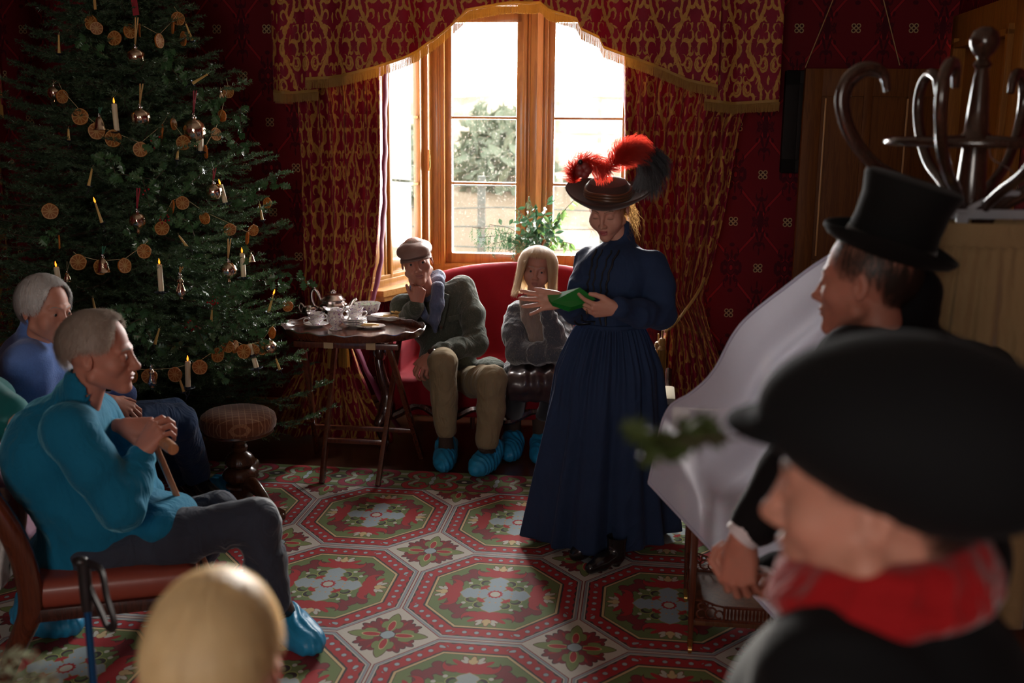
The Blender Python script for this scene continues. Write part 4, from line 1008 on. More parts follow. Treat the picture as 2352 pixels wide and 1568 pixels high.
def creamer():
    c = gp(771, 756); root = thing('cream_jug', 'tall floral china cream jug with looped handle, at the front of the tray', 'jug', c); m_ = MB(); n = 48
    pf = [(.034, 0), (.033, .004), (.020, .012), (.017, .018), (.030, .028), (.043, .045), (.045, .062), (.038, .078), (.034, .088), (.040, .098), (.047, .104)]
    vs = []
    for i, (r, z) in enumerate(pf):
        for k in range(n):
            a = 2*pi*k/n; lip = max(0, i-7)/3; rr = r*(1+.03*cos(a*8)*(1 if i > 3 else 0))*(1+.35*lip*max(0, cos(a-pi))**3)
            vs.append(c+Vector((rr*cos(a), rr*sin(a), z+.010*lip*max(0, cos(a-pi))**2+.004*lip*cos(a*4))))
    fs = [(i*n+k, i*n+(k+1) % n, (i+1)*n+(k+1) % n, (i+1)*n+k) for i in range(len(pf)-1) for k in range(n)]+[tuple(range(n))[::-1]]
    m_.add(vs, fs); b = m_.build('body', M['china'], root); md = b.modifiers.new('Solidify', 'SOLIDIFY'); md.thickness = .002
    m_ = MB(); m_.tube(catmull([c+Vector(p) for p in [(.035, 0, .085), (.05, 0, .107), (.072, 0, .100), (.073, 0, .070), (.058, 0, .048), (.042, 0, .045)]], 7), .0042, 10); m_.build('handle', M['china_plain'], root)
creamer()
def biscuits():
    c = gp(904, 737)+Vector((0, 0, .012)); pc = dish('oval_plate', c, 'oval white plate heaped with pale biscuits, right side of the tray', 'plate', .122, .085, .018, YAW)
    st = MB(); st.lathe([(.03, -.012), (.034, -.010), (.05, -.001), (.06, .002)], c, 32, mat=Matrix.Diagonal((1.5, 1, 1, 1))); st.build('foot_ring', M['china_plain'], pc)
    rnd = random.Random(3)
    LB = ['leftmost biscuit lying flat on the oval plate', 'biscuit lying second from left on the oval plate', 'biscuit in the middle of the heap on the oval plate', 'biscuit right of the middle on the oval plate', 'rightmost flat biscuit on the oval plate', 'raised round ended biscuit leaning at the back of the oval plate', 'biscuit leaning towards the rear rim of the oval plate', 'long biscuit resting on the right rim of the oval plate']
    spots = [(-.055, -.01, .012, .0), (-.03, .012, .016, .5), (-.005, -.015, .014, .2), (.02, .0, .020, -.3), (.05, -.012, .015, .1), (.005, .02, .030, 1.1), (.03, .022, .030, .8), (.058, .014, .028, .6)]
    for (x, y, z, a), lb in zip(spots, LB):
        m_ = MB(); cc = c+UA*x+VA*y+Vector((0, 0, z)); rt = Matrix.Rotation(a+YAW, 3, 'Z') @ Matrix.Rotation(.35 if z > .025 else 0, 3, 'Y')
        m_.box(cc, (.058, .019, .009), rt, .004); o = m_.build('biscuit', M['biscuit']); tag(o, lb, 'biscuit', 'biscuits on the oval plate')
    c = gp(851, 752); dish('side_plate', c, 'small round white side plate with three biscuits at the tray front', 'plate', .078, .062, .010, YAW)
    for i, (x, y, a) in enumerate([(-.022, .006, .05), (.012, .002, -.06), (.0, -.012, .03)]):
        m_ = MB(); cc = c+UA*x+VA*y+Vector((0, 0, .012+.004*i)); m_.box(cc, (.066, .018, .008), Matrix.Rotation(a+YAW, 3, 'Z'), .004)
        tag(m_.build('biscuit', M['biscuit']), ['left biscuit on the small side plate', 'right biscuit on the small side plate', 'uppermost biscuit on the small side plate'][i], 'biscuit', 'biscuits on the side plate')
biscuits()
def sugar():
    c = gp(712, 732); root = thing('sugar_pot', 'small silver sugar pot with a high loop handle, behind the stacked cups', 'sugar pot', c); m_ = MB()
    m_.lathe([(.025, 0), (.028, .004), (.02, .012), (.036, .025), (.045, .045), (.042, .062), (.036, .068), (.034, .064), (.03, .03), (.001, .02)], c, 40, ripple=lambda a, i: .04*cos(a*10) if 2 < i < 7 else 0); m_.build('body', M['silver'], root)
    m_ = MB(); m_.tube(catmull([c+Vector(p) for p in [(-.03, 0, .062), (-.048, 0, .085), (-.058, 0, .07), (-.052, 0, .045), (-.042, 0, .038)]], 6), .006, 8); m_.build('handle', M['silver'], root)
    for i, (a, b, lb) in enumerate([((672, 718), (708, 722), 'silver teaspoon lying across the sugar pot and cups'), ((655, 747), (700, 741), 'silver teaspoon lying flat at the left edge of the tray')]):
        z = TT+(.062 if i == 0 else .006); A_ = G(*a, z); B_ = G(*b, z); m_ = MB(); m_.tube([A_, (A_+B_)/2+Vector((0, 0, .004)), B_], [.003, .002, .0025], 6); m_.ball(A_ if i else B_, (.012, .009, .004)); tag(m_.build('teaspoon', M['silver']), lb, 'spoon')
    c = gp(668, 741); m_ = MB(); m_.lathe([(.028, .012), (.026, .004), (.001, .0)], c, 24, cap=False); m_.tube([c+Vector((.026, 0, .012)), c+Vector((.085, .01, .016))], .003, 6)
    tag(m_.build('tea_strainer', M['silver']), 'silver tea strainer lying at the far left of the tray', 'strainer')
sugar()
# ---- stool
def stool():
    c = P(548, 985, 4.86); c.z = 0; root = thing('piano_stool', 'round upholstered stool on a carved walnut pedestal, beside the tree', 'stool', c)
    T = Tree('stool_tapestry'); x, y, z = T.sep(T.coord()); k = .030; a = T.mod(x+y*.3, k)-k/2; b = T.mod(y-x*.3, k)-k/2; ln = T.mx(T.abs(a), T.abs(b))
    cc = T.mix(T.step(ln-.0128), (.20, .075, .035), (.40, .21, .11)); wig = T.step(T.sin(x*700.0)*T.sin(y*650.0)-.2)
    cc = T.mix(wig*.35, cc, (.12, .04, .025)); M['tapestry'] = T.end(T.bsdf(cc, .8, 0, .3, T.bump(T.noise(400, 2), .3, .001), sheen=.4))
    m_ = MB(); m_.lathe([(.135, .365), (.160, .368), (.174, .385), (.178, .410), (.172, .438), (.150, .455), (.10, .466), (.05, .470), (.001, .471)], c, 56); m_.build('seat', M['tapestry'], root)
    m_ = MB(); m_.lathe([(.10, .345), (.150, .350), (.163, .358), (.160, .367), (.12, .37)], c, 48)
    m_.lathe([(.028, .345), (.050, .340), (.052, .325), (.034, .318), (.030, .300), (.040, .285), (.036, .27), (.032, .262), (.055, .245), (.066, .225), (.070, .205), (.060, .192), (.050, .188), (.075, .170), (.083, .150), (.078, .130), (.055, .115), (.050, .105), (.070, .098), (.072, .088), (.055, .078), (.055, .03), (.03, .02)], c, 48, ripple=lambda a, i: (.035*cos(a*16) if i in (9, 10, 11, 14, 15, 16) else 0))
    m_.build('pedestal', M['walnut'], root)
    for tgt in (G(646, 1196), G(500, 1135), G(585, 1075)):
        d = tgt-c; d.z = 0; L = d.length; d.normalize(); m_ = MB()
        pts = [c+d*.03+Vector((0, 0, .075)), c+d*(.3*L)+Vector((0, 0, .115)), c+d*(.55*L)+Vector((0, 0, .085)), c+d*(.78*L)+Vector((0, 0, .035)), c+d*L+Vector((0, 0, .026))]
        cv = catmull(pts, 7); m_.tube(cv, [.040-.022*min(1, i/20) + (.008 if i > 24 else 0) for i in range(len(cv))], 12, sq=1.2)
        m_.ball(c+d*(.36*L)+Vector((0, 0, .125)), .018); m_.ball(c+d*(L*.99)+Vector((0, 0, .020)), (.024, .024, .020)); m_.build('leg', M['walnut'], root)
stool()
# ---- pale chair behind the standing woman
def pale_chair():
    DV = .07; root = thing('salon_chair', 'dark wooden armchair with pale buff upholstery, between the standing woman and the white cloth', 'chair', R(.36, 4.85, 0), YAW)
    pale = mat_fabric('buff_upholstery', (.36, .29, .17), 500, big=20)
    m_ = MB(); m_.rbox(.14, .60, 4.74, 5.16, .36, .44, .03); m_.build('seat', pale, root)
    m_ = MB(); m_.rbox(.58, .62, 4.78, 5.14, .44, .74, .02); m_.build('backrest', pale, root)
    for u in (.14, .60):
        m_ = MB(); m_.rbox(u-.03, u+.03, 4.78, 5.03, .535, .575, .018); m_.build('arm_pad', pale, root)
        m_ = MB(); m_.tube(catmull([R(u, 5.16, .62), R(u, 5.03, .53), R(u, 4.80, .53), R(u, 4.74, .50), R(u, 4.77, .42), R(u, 4.76, .34)], 6), .017, 10); m_.build('arm', M['rosewood'], root)
        for v in (4.76, 5.15): m_ = MB(); m_.tube([R(u, v,   .40), R(u, v, .30), R(u, v, 0)], [.022, .022, .013], 10); m_.build('leg', M['rosewood'], root)
    m_ = MB(); m_.rbox(.14, .60, 4.74, 5.16, .30, .37, .01); m_.build('seat_rail', M['rosewood'], root)
pale_chair()
# ---- etagere on castors with pierced galleries
def etagere():
    root = thing('whatnot_table', 'small mahogany table on brass castors with pierced fretwork shelf gallery, right of the standing woman', 'side table', R(.42, 3.68, 0), YAW)
    U0, U1, V0, V1 = .205, .70, 3.47, 3.885; TP = .74
    for u in (U0, U1):
        for v in (V0, V1):
            m_ = MB(); m_.tube([R(u, v, TP), R(u, v, .50), R(u, v, .22), R(u, v, .05)], [.014, .013, .0125, .009], 8); l = m_.build('leg', M['mahogany'], root)
            m_ = MB(); m_.tube([R(u, v, .055), R(u, v, .028)], .010, 10); m_.tube([R(u-.006, v, .0145), R(u+.006, v, .0145)], .0145, 16); m_.build('castor', M['brass'], l)
    m_ = MB(); m_.rbox(U0-.015, U1+.015, V0-.015, V1+.015, TP, TP+.02, .005); m_.build('table_top', M['mahogany'], root)
    m_ = MB(); m_.rbox(U0, U1, V0, V1, .105, .125, .003); m_.build('shelf', M['walnut'], root)
    def gallery(u0, v0, u1, v1):
        m_ = MB(); A_ = R(u0, v0, 0); B_ = R(u1, v1, 0); d = (B_-A_).normalized(); L = (B_-A_).length; nrm = Vector((-d.y, d.x, 0))
        m_.beam(A_+Vector((0, 0, .128)), B_+Vector((0, 0, .128)), .010, .008); m_.beam(A_+d*.10+Vector((0, 0, .178)), A_+d*(L-.10)+Vector((0, 0, .178)), .010, .007)
        for sd in (0, 1):
            o = A_+d*(.0 if sd == 0 else L); g = d*(1 if sd == 0 else -1)
            m_.tube([o+Vector((0, 0, .200)), o+g*.035+Vector((0, 0, .196)), o+g*.07+Vector((0, 0, .183)), o+g*.10+Vector((0, 0, .178))], .004, 6)
            for (x, z, r) in ((.022, .150, .016), (.022, .178, .012), (.055, .155, .019), (.082, .150, .014), (.05, .18, .009)):
                m_.tube([o+g*(x+r*cos(t))+Vector((0, 0, z+r*sin(t))) for t in np.linspace(0, 5.4, 14)], .0034, 6)
            m_.tube([o+g*.10+Vector((0, 0, .13)), o+g*.10+Vector((0, 0, .178))], .005, 6)
        k = .112
        while k < L-.11: m_.tube([A_+d*k+Vector((0, 0, .13)), A_+d*k+Vector((0, 0, .153)), A_+d*k+Vector((0, 0, .178))], [.003, .005, .003], 6); k += .0125
        m_.build('fretwork_gallery', M['mahogany'], root)
    gallery(U0+.012, V0, U1-.012, V0); gallery(U0+.012, V1, U1-.012, V1); gallery(U0, V0+.012, U0, V1-.012)
etagere()
# ---- bentwood hat stand with hung skirt
def hat_stand():
    c = P(2240, 325, 2.6); c.z = 0; root = thing('hat_stand', 'tall dark bentwood hat stand with curling hooks and a ball finial', 'hat stand', c)
    m_ = MB(); m_.lathe([(.022, .05), (.022, 1.50), (.030, 1.53), (.024, 1.57), (.036, 1.62), (.032, 1.70), (.028, 1.76), (.040, 1.775), (.028, 1.79), (.024, 1.84), (.018, 1.91), (.014, 1.935), (.022, 1.945), (.013, 1.957), (.016, 1.965)], c, 24)
    m_.build('pole', M['bentwood'], root)
    m_ = MB(); m_.lathe([(.012, 1.96), (.024, 1.972), (.033, 1.99), (.034, 2.003), (.027, 2.02), (.014, 2.030), (.001, 2.032)], c, 24); m_.build('finial', M['bentwood'], root)
    m_ = MB(); m_.tube([c+Vector((.20*cos(t), .20*sin(t), 1.765)) for t in np.linspace(0, 2*pi, 49)[:-1]], .011, 10, closed=True)
    for k in range(4): a = k*pi/2+.4; m_.tube([c+Vector((.02*cos(a), .02*sin(a), 1.775)), c+Vector((.2*cos(a), .2*sin(a), 1.765))], .008, 8)
    m_.build('ring', M['bentwood'], root)
    pr = [(.028, 1.53), (.06, 1.60), (.14, 1.655), (.24, 1.705), (.305, 1.775), (.335, 1.85), (.325, 1.905), (.285, 1.935), (.24, 1.925), (.225, 1.885)]
    for k in range(8):
        a = pi+.06+k*pi/4+(.10 if k in (1,) else 0); d = Vector((cos(a), sin(a), 0)); m_ = MB(); cv = catmull([c+d*r+Vector((0, 0, z)) for r, z in pr], 6)
        m_.tube(cv, [.0135 if i < 46 else .0135-.0006*(i-46) for i in range(len(cv))], 10); m_.build('hook', M['bentwood'], root)
    for k in range(4):
        a = k*pi/2+.7; d = Vector((cos(a), sin(a), 0)); m_ = MB(); m_.tube(catmull([c+Vector((0, 0, .42))+d*.02, c+d*.12+Vector((0, 0, .36)), c+d*.22+Vector((0, 0, .22)), c+d*.24+Vector((0, 0, .10)), c+d*.30+Vector((0, 0, .014))], 6), .014, 10); m_.build('foot', M['bentwood'], root)
    return c
HSC = hat_stand()
def hung_skirt():
    c = P(2318, 510, 2.52); root = thing('hanging_skirt', 'beige gathered skirt with a flat waistband, hung on the hat stand', 'skirt', Vector((c.x, c.y, .62)))
    linen = mat_fabric('beige_linen', (.27, .175, .085), 600, big=14, fold=.5, var=.2); T = linen
    n, nz = 220, 60; z0, z1 = .62, c.z; P_ = np.zeros((n, nz, 3)); 
    for i in range(n):
        a = 2*pi*i/n
        for j in range(nz):
            t = j/(nz-1); z = z0+(z1-.052-z0)*t; g = (1-t)
            pl = .022*min(1, g*2.2)*(sin(a*17+.6*sin(g*5)+1)+.6*sin(a*9+g*2))+.004*sin(a*41)
            rx = .185+.10*g**.8+pl; ry = .055+.07*g**.8+pl*.8; P_[i, j] = (c.x+rx*cos(a), c.y+ry*sin(a), z)
    grid_obj('gathered_panel', P_, n, nz, linen, root, closed=True, thick=.002)
    m_ = MB(); prof = [(.186, c.z-.055), (.190, c.z-.05), (.188, c.z-.004), (.184, c.z), (.180, c.z-.004), (.178, c.z-.05)]
    m_.lathe(prof, (0, 0, 0), 64, mat=Matrix.Diagonal((1, .30, 1, 1)), cap=False); m_.xf(Matrix.Translation((c.x, c.y, 0))); m_.build('waistband', linen, root)
    hg = thing('plastic_hanger', 'clear plastic clip hanger holding the beige skirt', 'hanger', Vector((c.x, c.y, c.z)))
    clear = Tree('clear_plastic'); b = clear.bsdf((.62, .63, .68), .15, 0, .6, trans=.6); clear = clear.end(b)
    m_ = MB(); m_.box((c.x, c.y, c.z+.018), (.36, .012, .024), bev=.005); m_.tube(catmull([(c.x-.10, c.y, c.z+.028), (c.x-.05, c.y, c.z+.055), (c.x, c.y, c.z+.068), (c.x+.05, c.y, c.z+.055), (c.x+.10, c.y, c.z+.028)], 5), .007, 8); m_.build('hanger_bar', clear, hg)
    hook = MB(); hk = c+Vector((0, 0, .07)); hook.tube(catmull([hk, hk+Vector((0, 0, .04)), hk+Vector((-.02, .01, .06)), hk+Vector((-.045, .02, .075)), hk+Vector((-.05, .03, .10)), hk+Vector((-.03, .04, .115))], 6), .002, 6); hook.build('wire_hook', M['silver'], hg)
    for dx in (-.12, .10):
        m_ = MB(); m_.box((c.x+dx, c.y-.02, c.z-.004), (.028, .010, .05), bev=.003); m_.build('clip', clear, hg)
hung_skirt()
# ---- white muslin thrown from the stand over the little table
def muslin():
    L = [(2235, 452, 2.62), (2070, 500, 2.75), (1908, 586, 2.92), (1810, 655, 3.0), (1700, 747, 3.08), (1640, 850, 3.14), (1590, 900, 3.18), (1540, 932, 3.22), (1516, 985, 3.26), (1504, 1045, 3.28), (1490, 1108, 3.28)]
    Rt = [(2260, 620, 2.62), (2230, 740, 2.72), (2180, 860, 2.80), (2120, 960, 2.88), (2060, 1060, 2.94), (2010, 1150, 3.0), (1960, 1220, 3.04), (1910, 1290, 3.08), (1870, 1340, 3.1), (1840, 1390, 3.12), (1800, 1440, 3.14)]
    cl = catmull([P(*p) for p in L], 12); cr_ = catmull([P(*p) for p in Rt], 12); n = len(cl); mcols = 90; P_ = np.zeros((n, mcols, 3))
    for i in range(n):
        s = i/(n-1); a = np.array(cl[i]); b = np.array(cr_[i])
        for j in range(mcols):
            t = j/(mcols-1); q = a+(b-a)*t; amp = .035*sin(pi*min(1, s*1.15+.0))*min(1, t*4)*(1-.2*s)
            q = q+np.array((0.0, 1, .25))*amp*(sin(t*19+2.2*sin(s*2.5)+s*3)+.5*sin(t*41-s*4)) + np.array((0, 0, -1))*.10*sin(pi*t)*sin(pi*s)
            P_[i, j] = q
    root = thing('muslin_sheet', 'sheer white muslin sheet sweeping down from the hat stand to the small table', 'cloth', P(1490, 1108, 3.28))
    grid_obj('sheer_panel', P_, n, mcols, M['lace'], root)
    m_ = MB(); m_.tube([P_[i, 0] for i in range(24, n)], .0045, 6); m_.build('rolled_hem', M['lace'], root)
    m_ = MB(); m_.tube([P_[n-1, j] for j in range(mcols)], .006, 6); m_.build('rolled_hem', M['lace'], root)
muslin()
# ---- dark framed picture hung from the rail behind the door leaf
def picture():
    root = thing('framed_picture', 'large dark framed picture hung on a cord, mostly hidden behind the open door leaf', 'picture', R(1.1, 5.93, 1.5), YAW)
    u0, u1, z0, z1 = .71, 1.46, 1.55, 2.085; v = 5.935; m_ = MB()
    for (a, b, c_, d) in ((u0, u0+.085, z0, z1), (u1-.085, u1, z0, z1), (u0, u1, z0, z0+.085), (u0, u1, z1-.085, z1)): m_.rbox(a, b, v-.03, v+.03, c_, d, .01)
    for (a, b, c_, d) in ((u0+.07, u0+.10, z0+.07, z1-.07), (u1-.10, u1-.07, z0+.07, z1-.07)): m_.rbox(a, b, v-.04, v+.02, c_, d, .006)
    m_.build('frame', simple('ebonised_frame', (.010, .007, .006), .6, .2, 40, .1, spec=.15), root)
    m_ = MB(); m_.rbox(u0+.08, u1-.08, v-.012, v+.02, z0+.08, z1-.08); m_.build('canvas', simple('dark_canvas', (.05, .03, .02), .6, .5, 5, .1), root)
    for (a, b) in ((uvz(PV(1850, 155, 5.95)), uvz(PV(1914, 0, 5.97))), (uvz(PV(2067, 150, 5.95)), uvz(PV(2031, 0, 5.97)))):
        A_ = R(a[0], 5.955, a[2]); B_ = R(b[0], 5.985, b[2]); m_ = MB(); m_.tube([A_, A_+(B_-A_)*1.6], .0028, 5); m_.build('hanging_cord', M['rope'], root)
picture()
# ---- low red leather chair of the teal man
def low_chair(c, ang, label, name='parlour_chair'):
    mm = Matrix.Translation(c) @ Matrix.Rotation(ang, 4, 'Z'); root = thing(name, label, 'chair', mat=mm); X = lambda p: mm @ Vector(p)
    SH = .36                                      # faces local +X
    s = Sdf((-.30, -.30, .22), (.32, .30, .42), .01); s.box((.01, 0, SH-.045), (.255, .235, .05), .04, 0); s.ell((.01, 0, SH-.02), (.22, .20, .045), .03)
    V, F = s.mesh(); pr = Parts(); pr.add(smooth_np(V, F, 1), F, 0, mm); pr.build('seat', M['leather_seat'], root)
    m_ = MB(); m_.box(X((.01, 0, SH-.105)), (.52, .48, .045), Matrix.Rotation(ang, 3, 'Z'), .01); m_.build('seat_rail', M['rosewood'], root)
    for sg in (-1, 1):
        st = [(-.36, sg*.185, 0), (-.30, sg*.20, .14), (-.245, sg*.215, .27), (-.245, sg*.225, .40), (-.275, sg*.24, .54), (-.345, sg*.235, .68), (-.43, sg*.17, .79), (-.47, sg*.07, .835), (-.475, 0, .84)]
        m_ = MB(); cv = catmull([X(p) for p in st], 8); m_.tube(cv, [.020+.012*min(1, i/16) for i in range(len(cv))], 12, sq=1.25); m_.build('back_stile', M['mahogany'], root)
        m_ = MB(); cv = catmull([X(p) for p in [(.22, sg*.19, .27), (.235, sg*.20, .20), (.22, sg*.195, .10), (.23, sg*.20, .0)]], 6); m_.tube(cv, [.032-.0009*i for i in range(len(cv))], 12); m_.build('leg', M['mahogany'], root)
    P_ = np.zeros((24, 24, 3))
    for i in range(24):
        for j in range(24):
            a = -1+2*i/23; z = .40+.40*j/23; w_ = .20*sqrt(max(0.0, 1-max(0, (j-12)/11.5)**2*.75)); xx = interp([(.4, -.25), (.54, -.285), (.68, -.35), (.8, -.44)], z)-.045*(1-a*a); P_[i, j] = X((xx, a*w_, z))
    grid_obj('padded_back', P_, 24, 24, simple('mauve_back_cloth', (.30, .14, .20), .8, .15, 60, .3), root, thick=.03, off=0)
    return mm
CH1 = low_chair(Vector((-1.345, 3.42, 0)), radians(16), 'low red leather parlour chair with a curved mahogany back, under the man in teal')
# ------------------------------------------------------------------ christmas tree
TC = P(318, 600, 5.28); TC.z = 0
TR = [(.15, .80), (.35, .92), (.60, .90), (.9, .84), (1.2, .75), (1.5, .64), (1.8, .53), (2.1, .40), (2.4, .26), (2.65, .06)]
def tr_r(z): return float(interp(TR, z))
def mat_needles():
    T = Tree('fir_needles'); n = T.noise(9, 3, .6); n2 = T.noise(70, 2, .6)
    c = T.mix(n*.6+n2*.4, (.013, .038, .019), (.125, .205, .11))
    return T.end(translucent(T, T.bsdf(c, .42, 0, .5), (.08, .15, .05), .2))
M['needles'] = mat_needles(); M['bark'] = simple('fir_bark', (.07, .045, .03), .9, .3, 60, .5)
M['holly'] = simple('holly_leaf', (.05, .12, .045), .38, .55, 30, .2, coat=.3); M['berry'] = simple('red_berry', (.32, .008, .012), .2, .2, 20, 0, coat=.4)
M['wax'] = simple('candle_wax', (.72, .62, .42), .45, .06, 20, .05, sss=.3); M['taper'] = simple('yellow_taper_wax', (.60, .38, .11), .45, .1, 30, .1)
def mat_orange():
    T = Tree('dried_orange'); x, y, z = T.sep(T.coord()); r = T.len2(x, y); a = T.m('ARCTAN2', y, x); seg = T.abs(T.mod(a, .6283)-.314)
    n = T.noise(140, 3, .6); c = T.mix(n, (.20, .055, .010), (.42, .14, .02)); c = T.mix(T.step(T.mx(.0018-T.m('MULTIPLY', .314-seg, r), .004-r)), c, (.55, .32, .10))
    c = T.mix(T.step(r-.0285), c, (.58, .34, .12)); c = T.mix(T.step(r-.0318), c, (.50, .16, .02))
    return T.end(translucent(T, T.bsdf(c, .5, 0, .4, T.bump(n, .5, .002)), (.6, .2, .03), .25))
M['orange'] = mat_orange(); M['twine'] = mat_flat('twine', (.45, .36, .20), .9); M['ribbon_red'] = simple('red_ribbon', (.30, .005, .02), .45, .1, 20, 0); M['ribbon_gold'] = simple('gold_ribbon', (.50, .28, .08), .45, .1, 20, 0)
M['ribbon_green'] = simple('green_ribbon', (.03, .14, .08), .45, .1, 20, 0)
def needles_on(A_, B_, dens, ln, rnd, flat=.55, up=None):
    """twig segments A->B (n,3): needles as slim blades"""
    d = B_-A_; L = np.linalg.norm(d, axis=1); d = d/L[:, None]; cnt = np.maximum(3, (L*dens).astype(int)); ix = np.repeat(np.arange(len(A_)), cnt); N = len(ix)
    t = rnd.rand(N); base = A_[ix]+d[ix]*(t*L[ix])[:, None]; D = d[ix]
    U = np.tile(np.array([0, 0, 1.0]), (N, 1)) if up is None else up[ix]; S = np.cross(D, U); S /= np.maximum(np.linalg.norm(S, axis=1), 1e-6)[:, None]; U2 = np.cross(S, D)
    a = rnd.rand(N)*2*np.pi; s, c = np.cos(a), np.sin(a)*flat+.25
    dirn = S*s[:, None]+U2*c[:, None]; dirn /= np.linalg.norm(dirn, axis=1)[:, None]; dirn = dirn*.80+D*(.50+.25*rnd.rand(N))[:, None]; dirn /= np.linalg.norm(dirn, axis=1)[:, None]
    l = ln*(.7+.5*rnd.rand(N))*(1-.35*t); W_ = np.cross(dirn, rnd.randn(N, 3)); W_ /= np.linalg.norm(W_, axis=1)[:, None]; w_ = .0012
    tip = base+dirn*l[:, None]; V = np.stack([base-W_*w_, base+W_*w_, base+dirn*(l*.7)[:, None]+W_*w_*1.1, tip], 1).reshape(-1, 3)
    F = np.arange(N*4).reshape(N, 4); return V, F
def fir(root, base, r_of_z, zlo, zhi, nb, seed, name='foliage', tw=.20, dens=600, trunk=True, arc=None):
    rnd = np.random.RandomState(seed); SA, SB, WP = [], [], []; wood = MB()
    if trunk: wood.tube([base+Vector((0, 0, 0)), base+Vector((.01, 0, .8)), base+Vector((0, .01, 1.7)), base+Vector((0, 0, 2.75))], [.045, .038, .024, .008], 10)
    ga = 0
    for b in range(nb):
        f = b/nb; z = zlo+(zhi-zlo)*(f**1.05); ga += 2.39996; a = ga+rnd.randn()*.12
        if arc and not (arc[0] < (a % (2*pi)) < arc[1]) and rnd.rand() < .55: continue
        am = a % (2*pi); r = r_of_z(z)*(.88+.20*rnd.rand())*(.86 if .3 < am < 2.6 else 1)*(.76 if (.5 < z < 1.15 and (am < .4 or am > 5.95)) else 1)*(.50 if (z < .56 and 4.2 < am < 6.2) else 1); dr = np.array([cos(a), sin(a), 0]); sd = np.array([-sin(a), cos(a), 0]); up = np.array([0, 0, 1.0])
        droop = -.10-.10*rnd.rand(); n = 9; b0 = np.array(base)+up*(z+.10)
        pts = [b0+dr*(r*t)+up*(droop*r*sin(t*2.2)*.9+.10*r*t**3)+sd*(.03*r*sin(t*4+b)) for t in np.linspace(.04, 1, n)]
        wood.tube([Vector(p) for p in pts], [.009-.0075*i/(n-1) for i in range(n)], 5, cap=False)
        for i in range(2, n-1): SA.append(pts[i]); SB.append(pts[i+1])
        SA.append(pts[-1]); SB.append(pts[-1]+(pts[-1]-pts[-2])*.25)
        for i in range(1, n):
            for sg in (-1, 1):
                t = i/(n-1); l = tw*(1.15-.75*t)*(.8+.5*rnd.rand())*(.45+r); tg = pts[i]-pts[i-1]; tg /= np.linalg.norm(tg)
                q = pts[i]-tg*rnd.rand()*.04; dd = tg*.75+sd*sg*.8+up*(rnd.randn()*.14-.06); dd /= np.linalg.norm(dd); e = q+dd*l
                SA.append(q); SB.append(e); WP.append((q, e))
                if l > .07:
                    for s3 in (-1, 1):
                        q2 = q+dd*l*.45; d3 = dd*.8+np.cross(dd, up)*s3*.7+up*rnd.randn()*.12; d3 /= np.linalg.norm(d3); SA.append(q2); SB.append(q2+d3*l*.5)
    A_, B_ = np.array(SA), np.array(SB)
    V, F = needles_on(A_, B_, dens, .021, rnd)
    wood.build('trunk_and_boughs', M['bark'], root); np_mesh(name, V, F, M['needles'], root, smooth=False)
tree = thing('christmas_tree', 'tall dark green fir christmas tree hung with orange slices and candles', 'christmas tree', TC)
fir(tree, TC, tr_r, .18, 2.62, 330, 4)
pt_ = MB(); pt_.lathe([(.10, 0), (.13, .02), (.15, .22), (.14, .23), (.12, .2), (.001, .19)], TC, 24); pt_.build('tub', simple('dark_tub', (.03, .02, .015), .7), tree)
def surf(px, py, k=.97):
    for Y in np.arange(4.1, 5.3, .01):
        p = P(px, py, Y); z = max(.15, min(2.64, p.z-.02)); r = tr_r(z)*k
        if (p.x-TC.x)**2+(p.y-TC.y)**2 < r*r: return p
    return P(px, py, 5.2)
def place(o, p, rx=0.0, ry=0.0, rz=0.0, s=1.0): o.matrix_world = Matrix.Translation(p) @ Matrix.Rotation(rz, 4, 'Z') @ Matrix.Rotation(ry, 4, 'Y') @ Matrix.Rotation(rx, 4, 'X') @ Matrix.Scale(s, 4)
def side(px, py):
    v = 'top' if py < 150 else 'upper' if py < 380 else 'middle' if py < 620 else 'lower'
    h = 'left' if px < 220 else 'centre' if px < 400 else 'right'; return v+' '+h
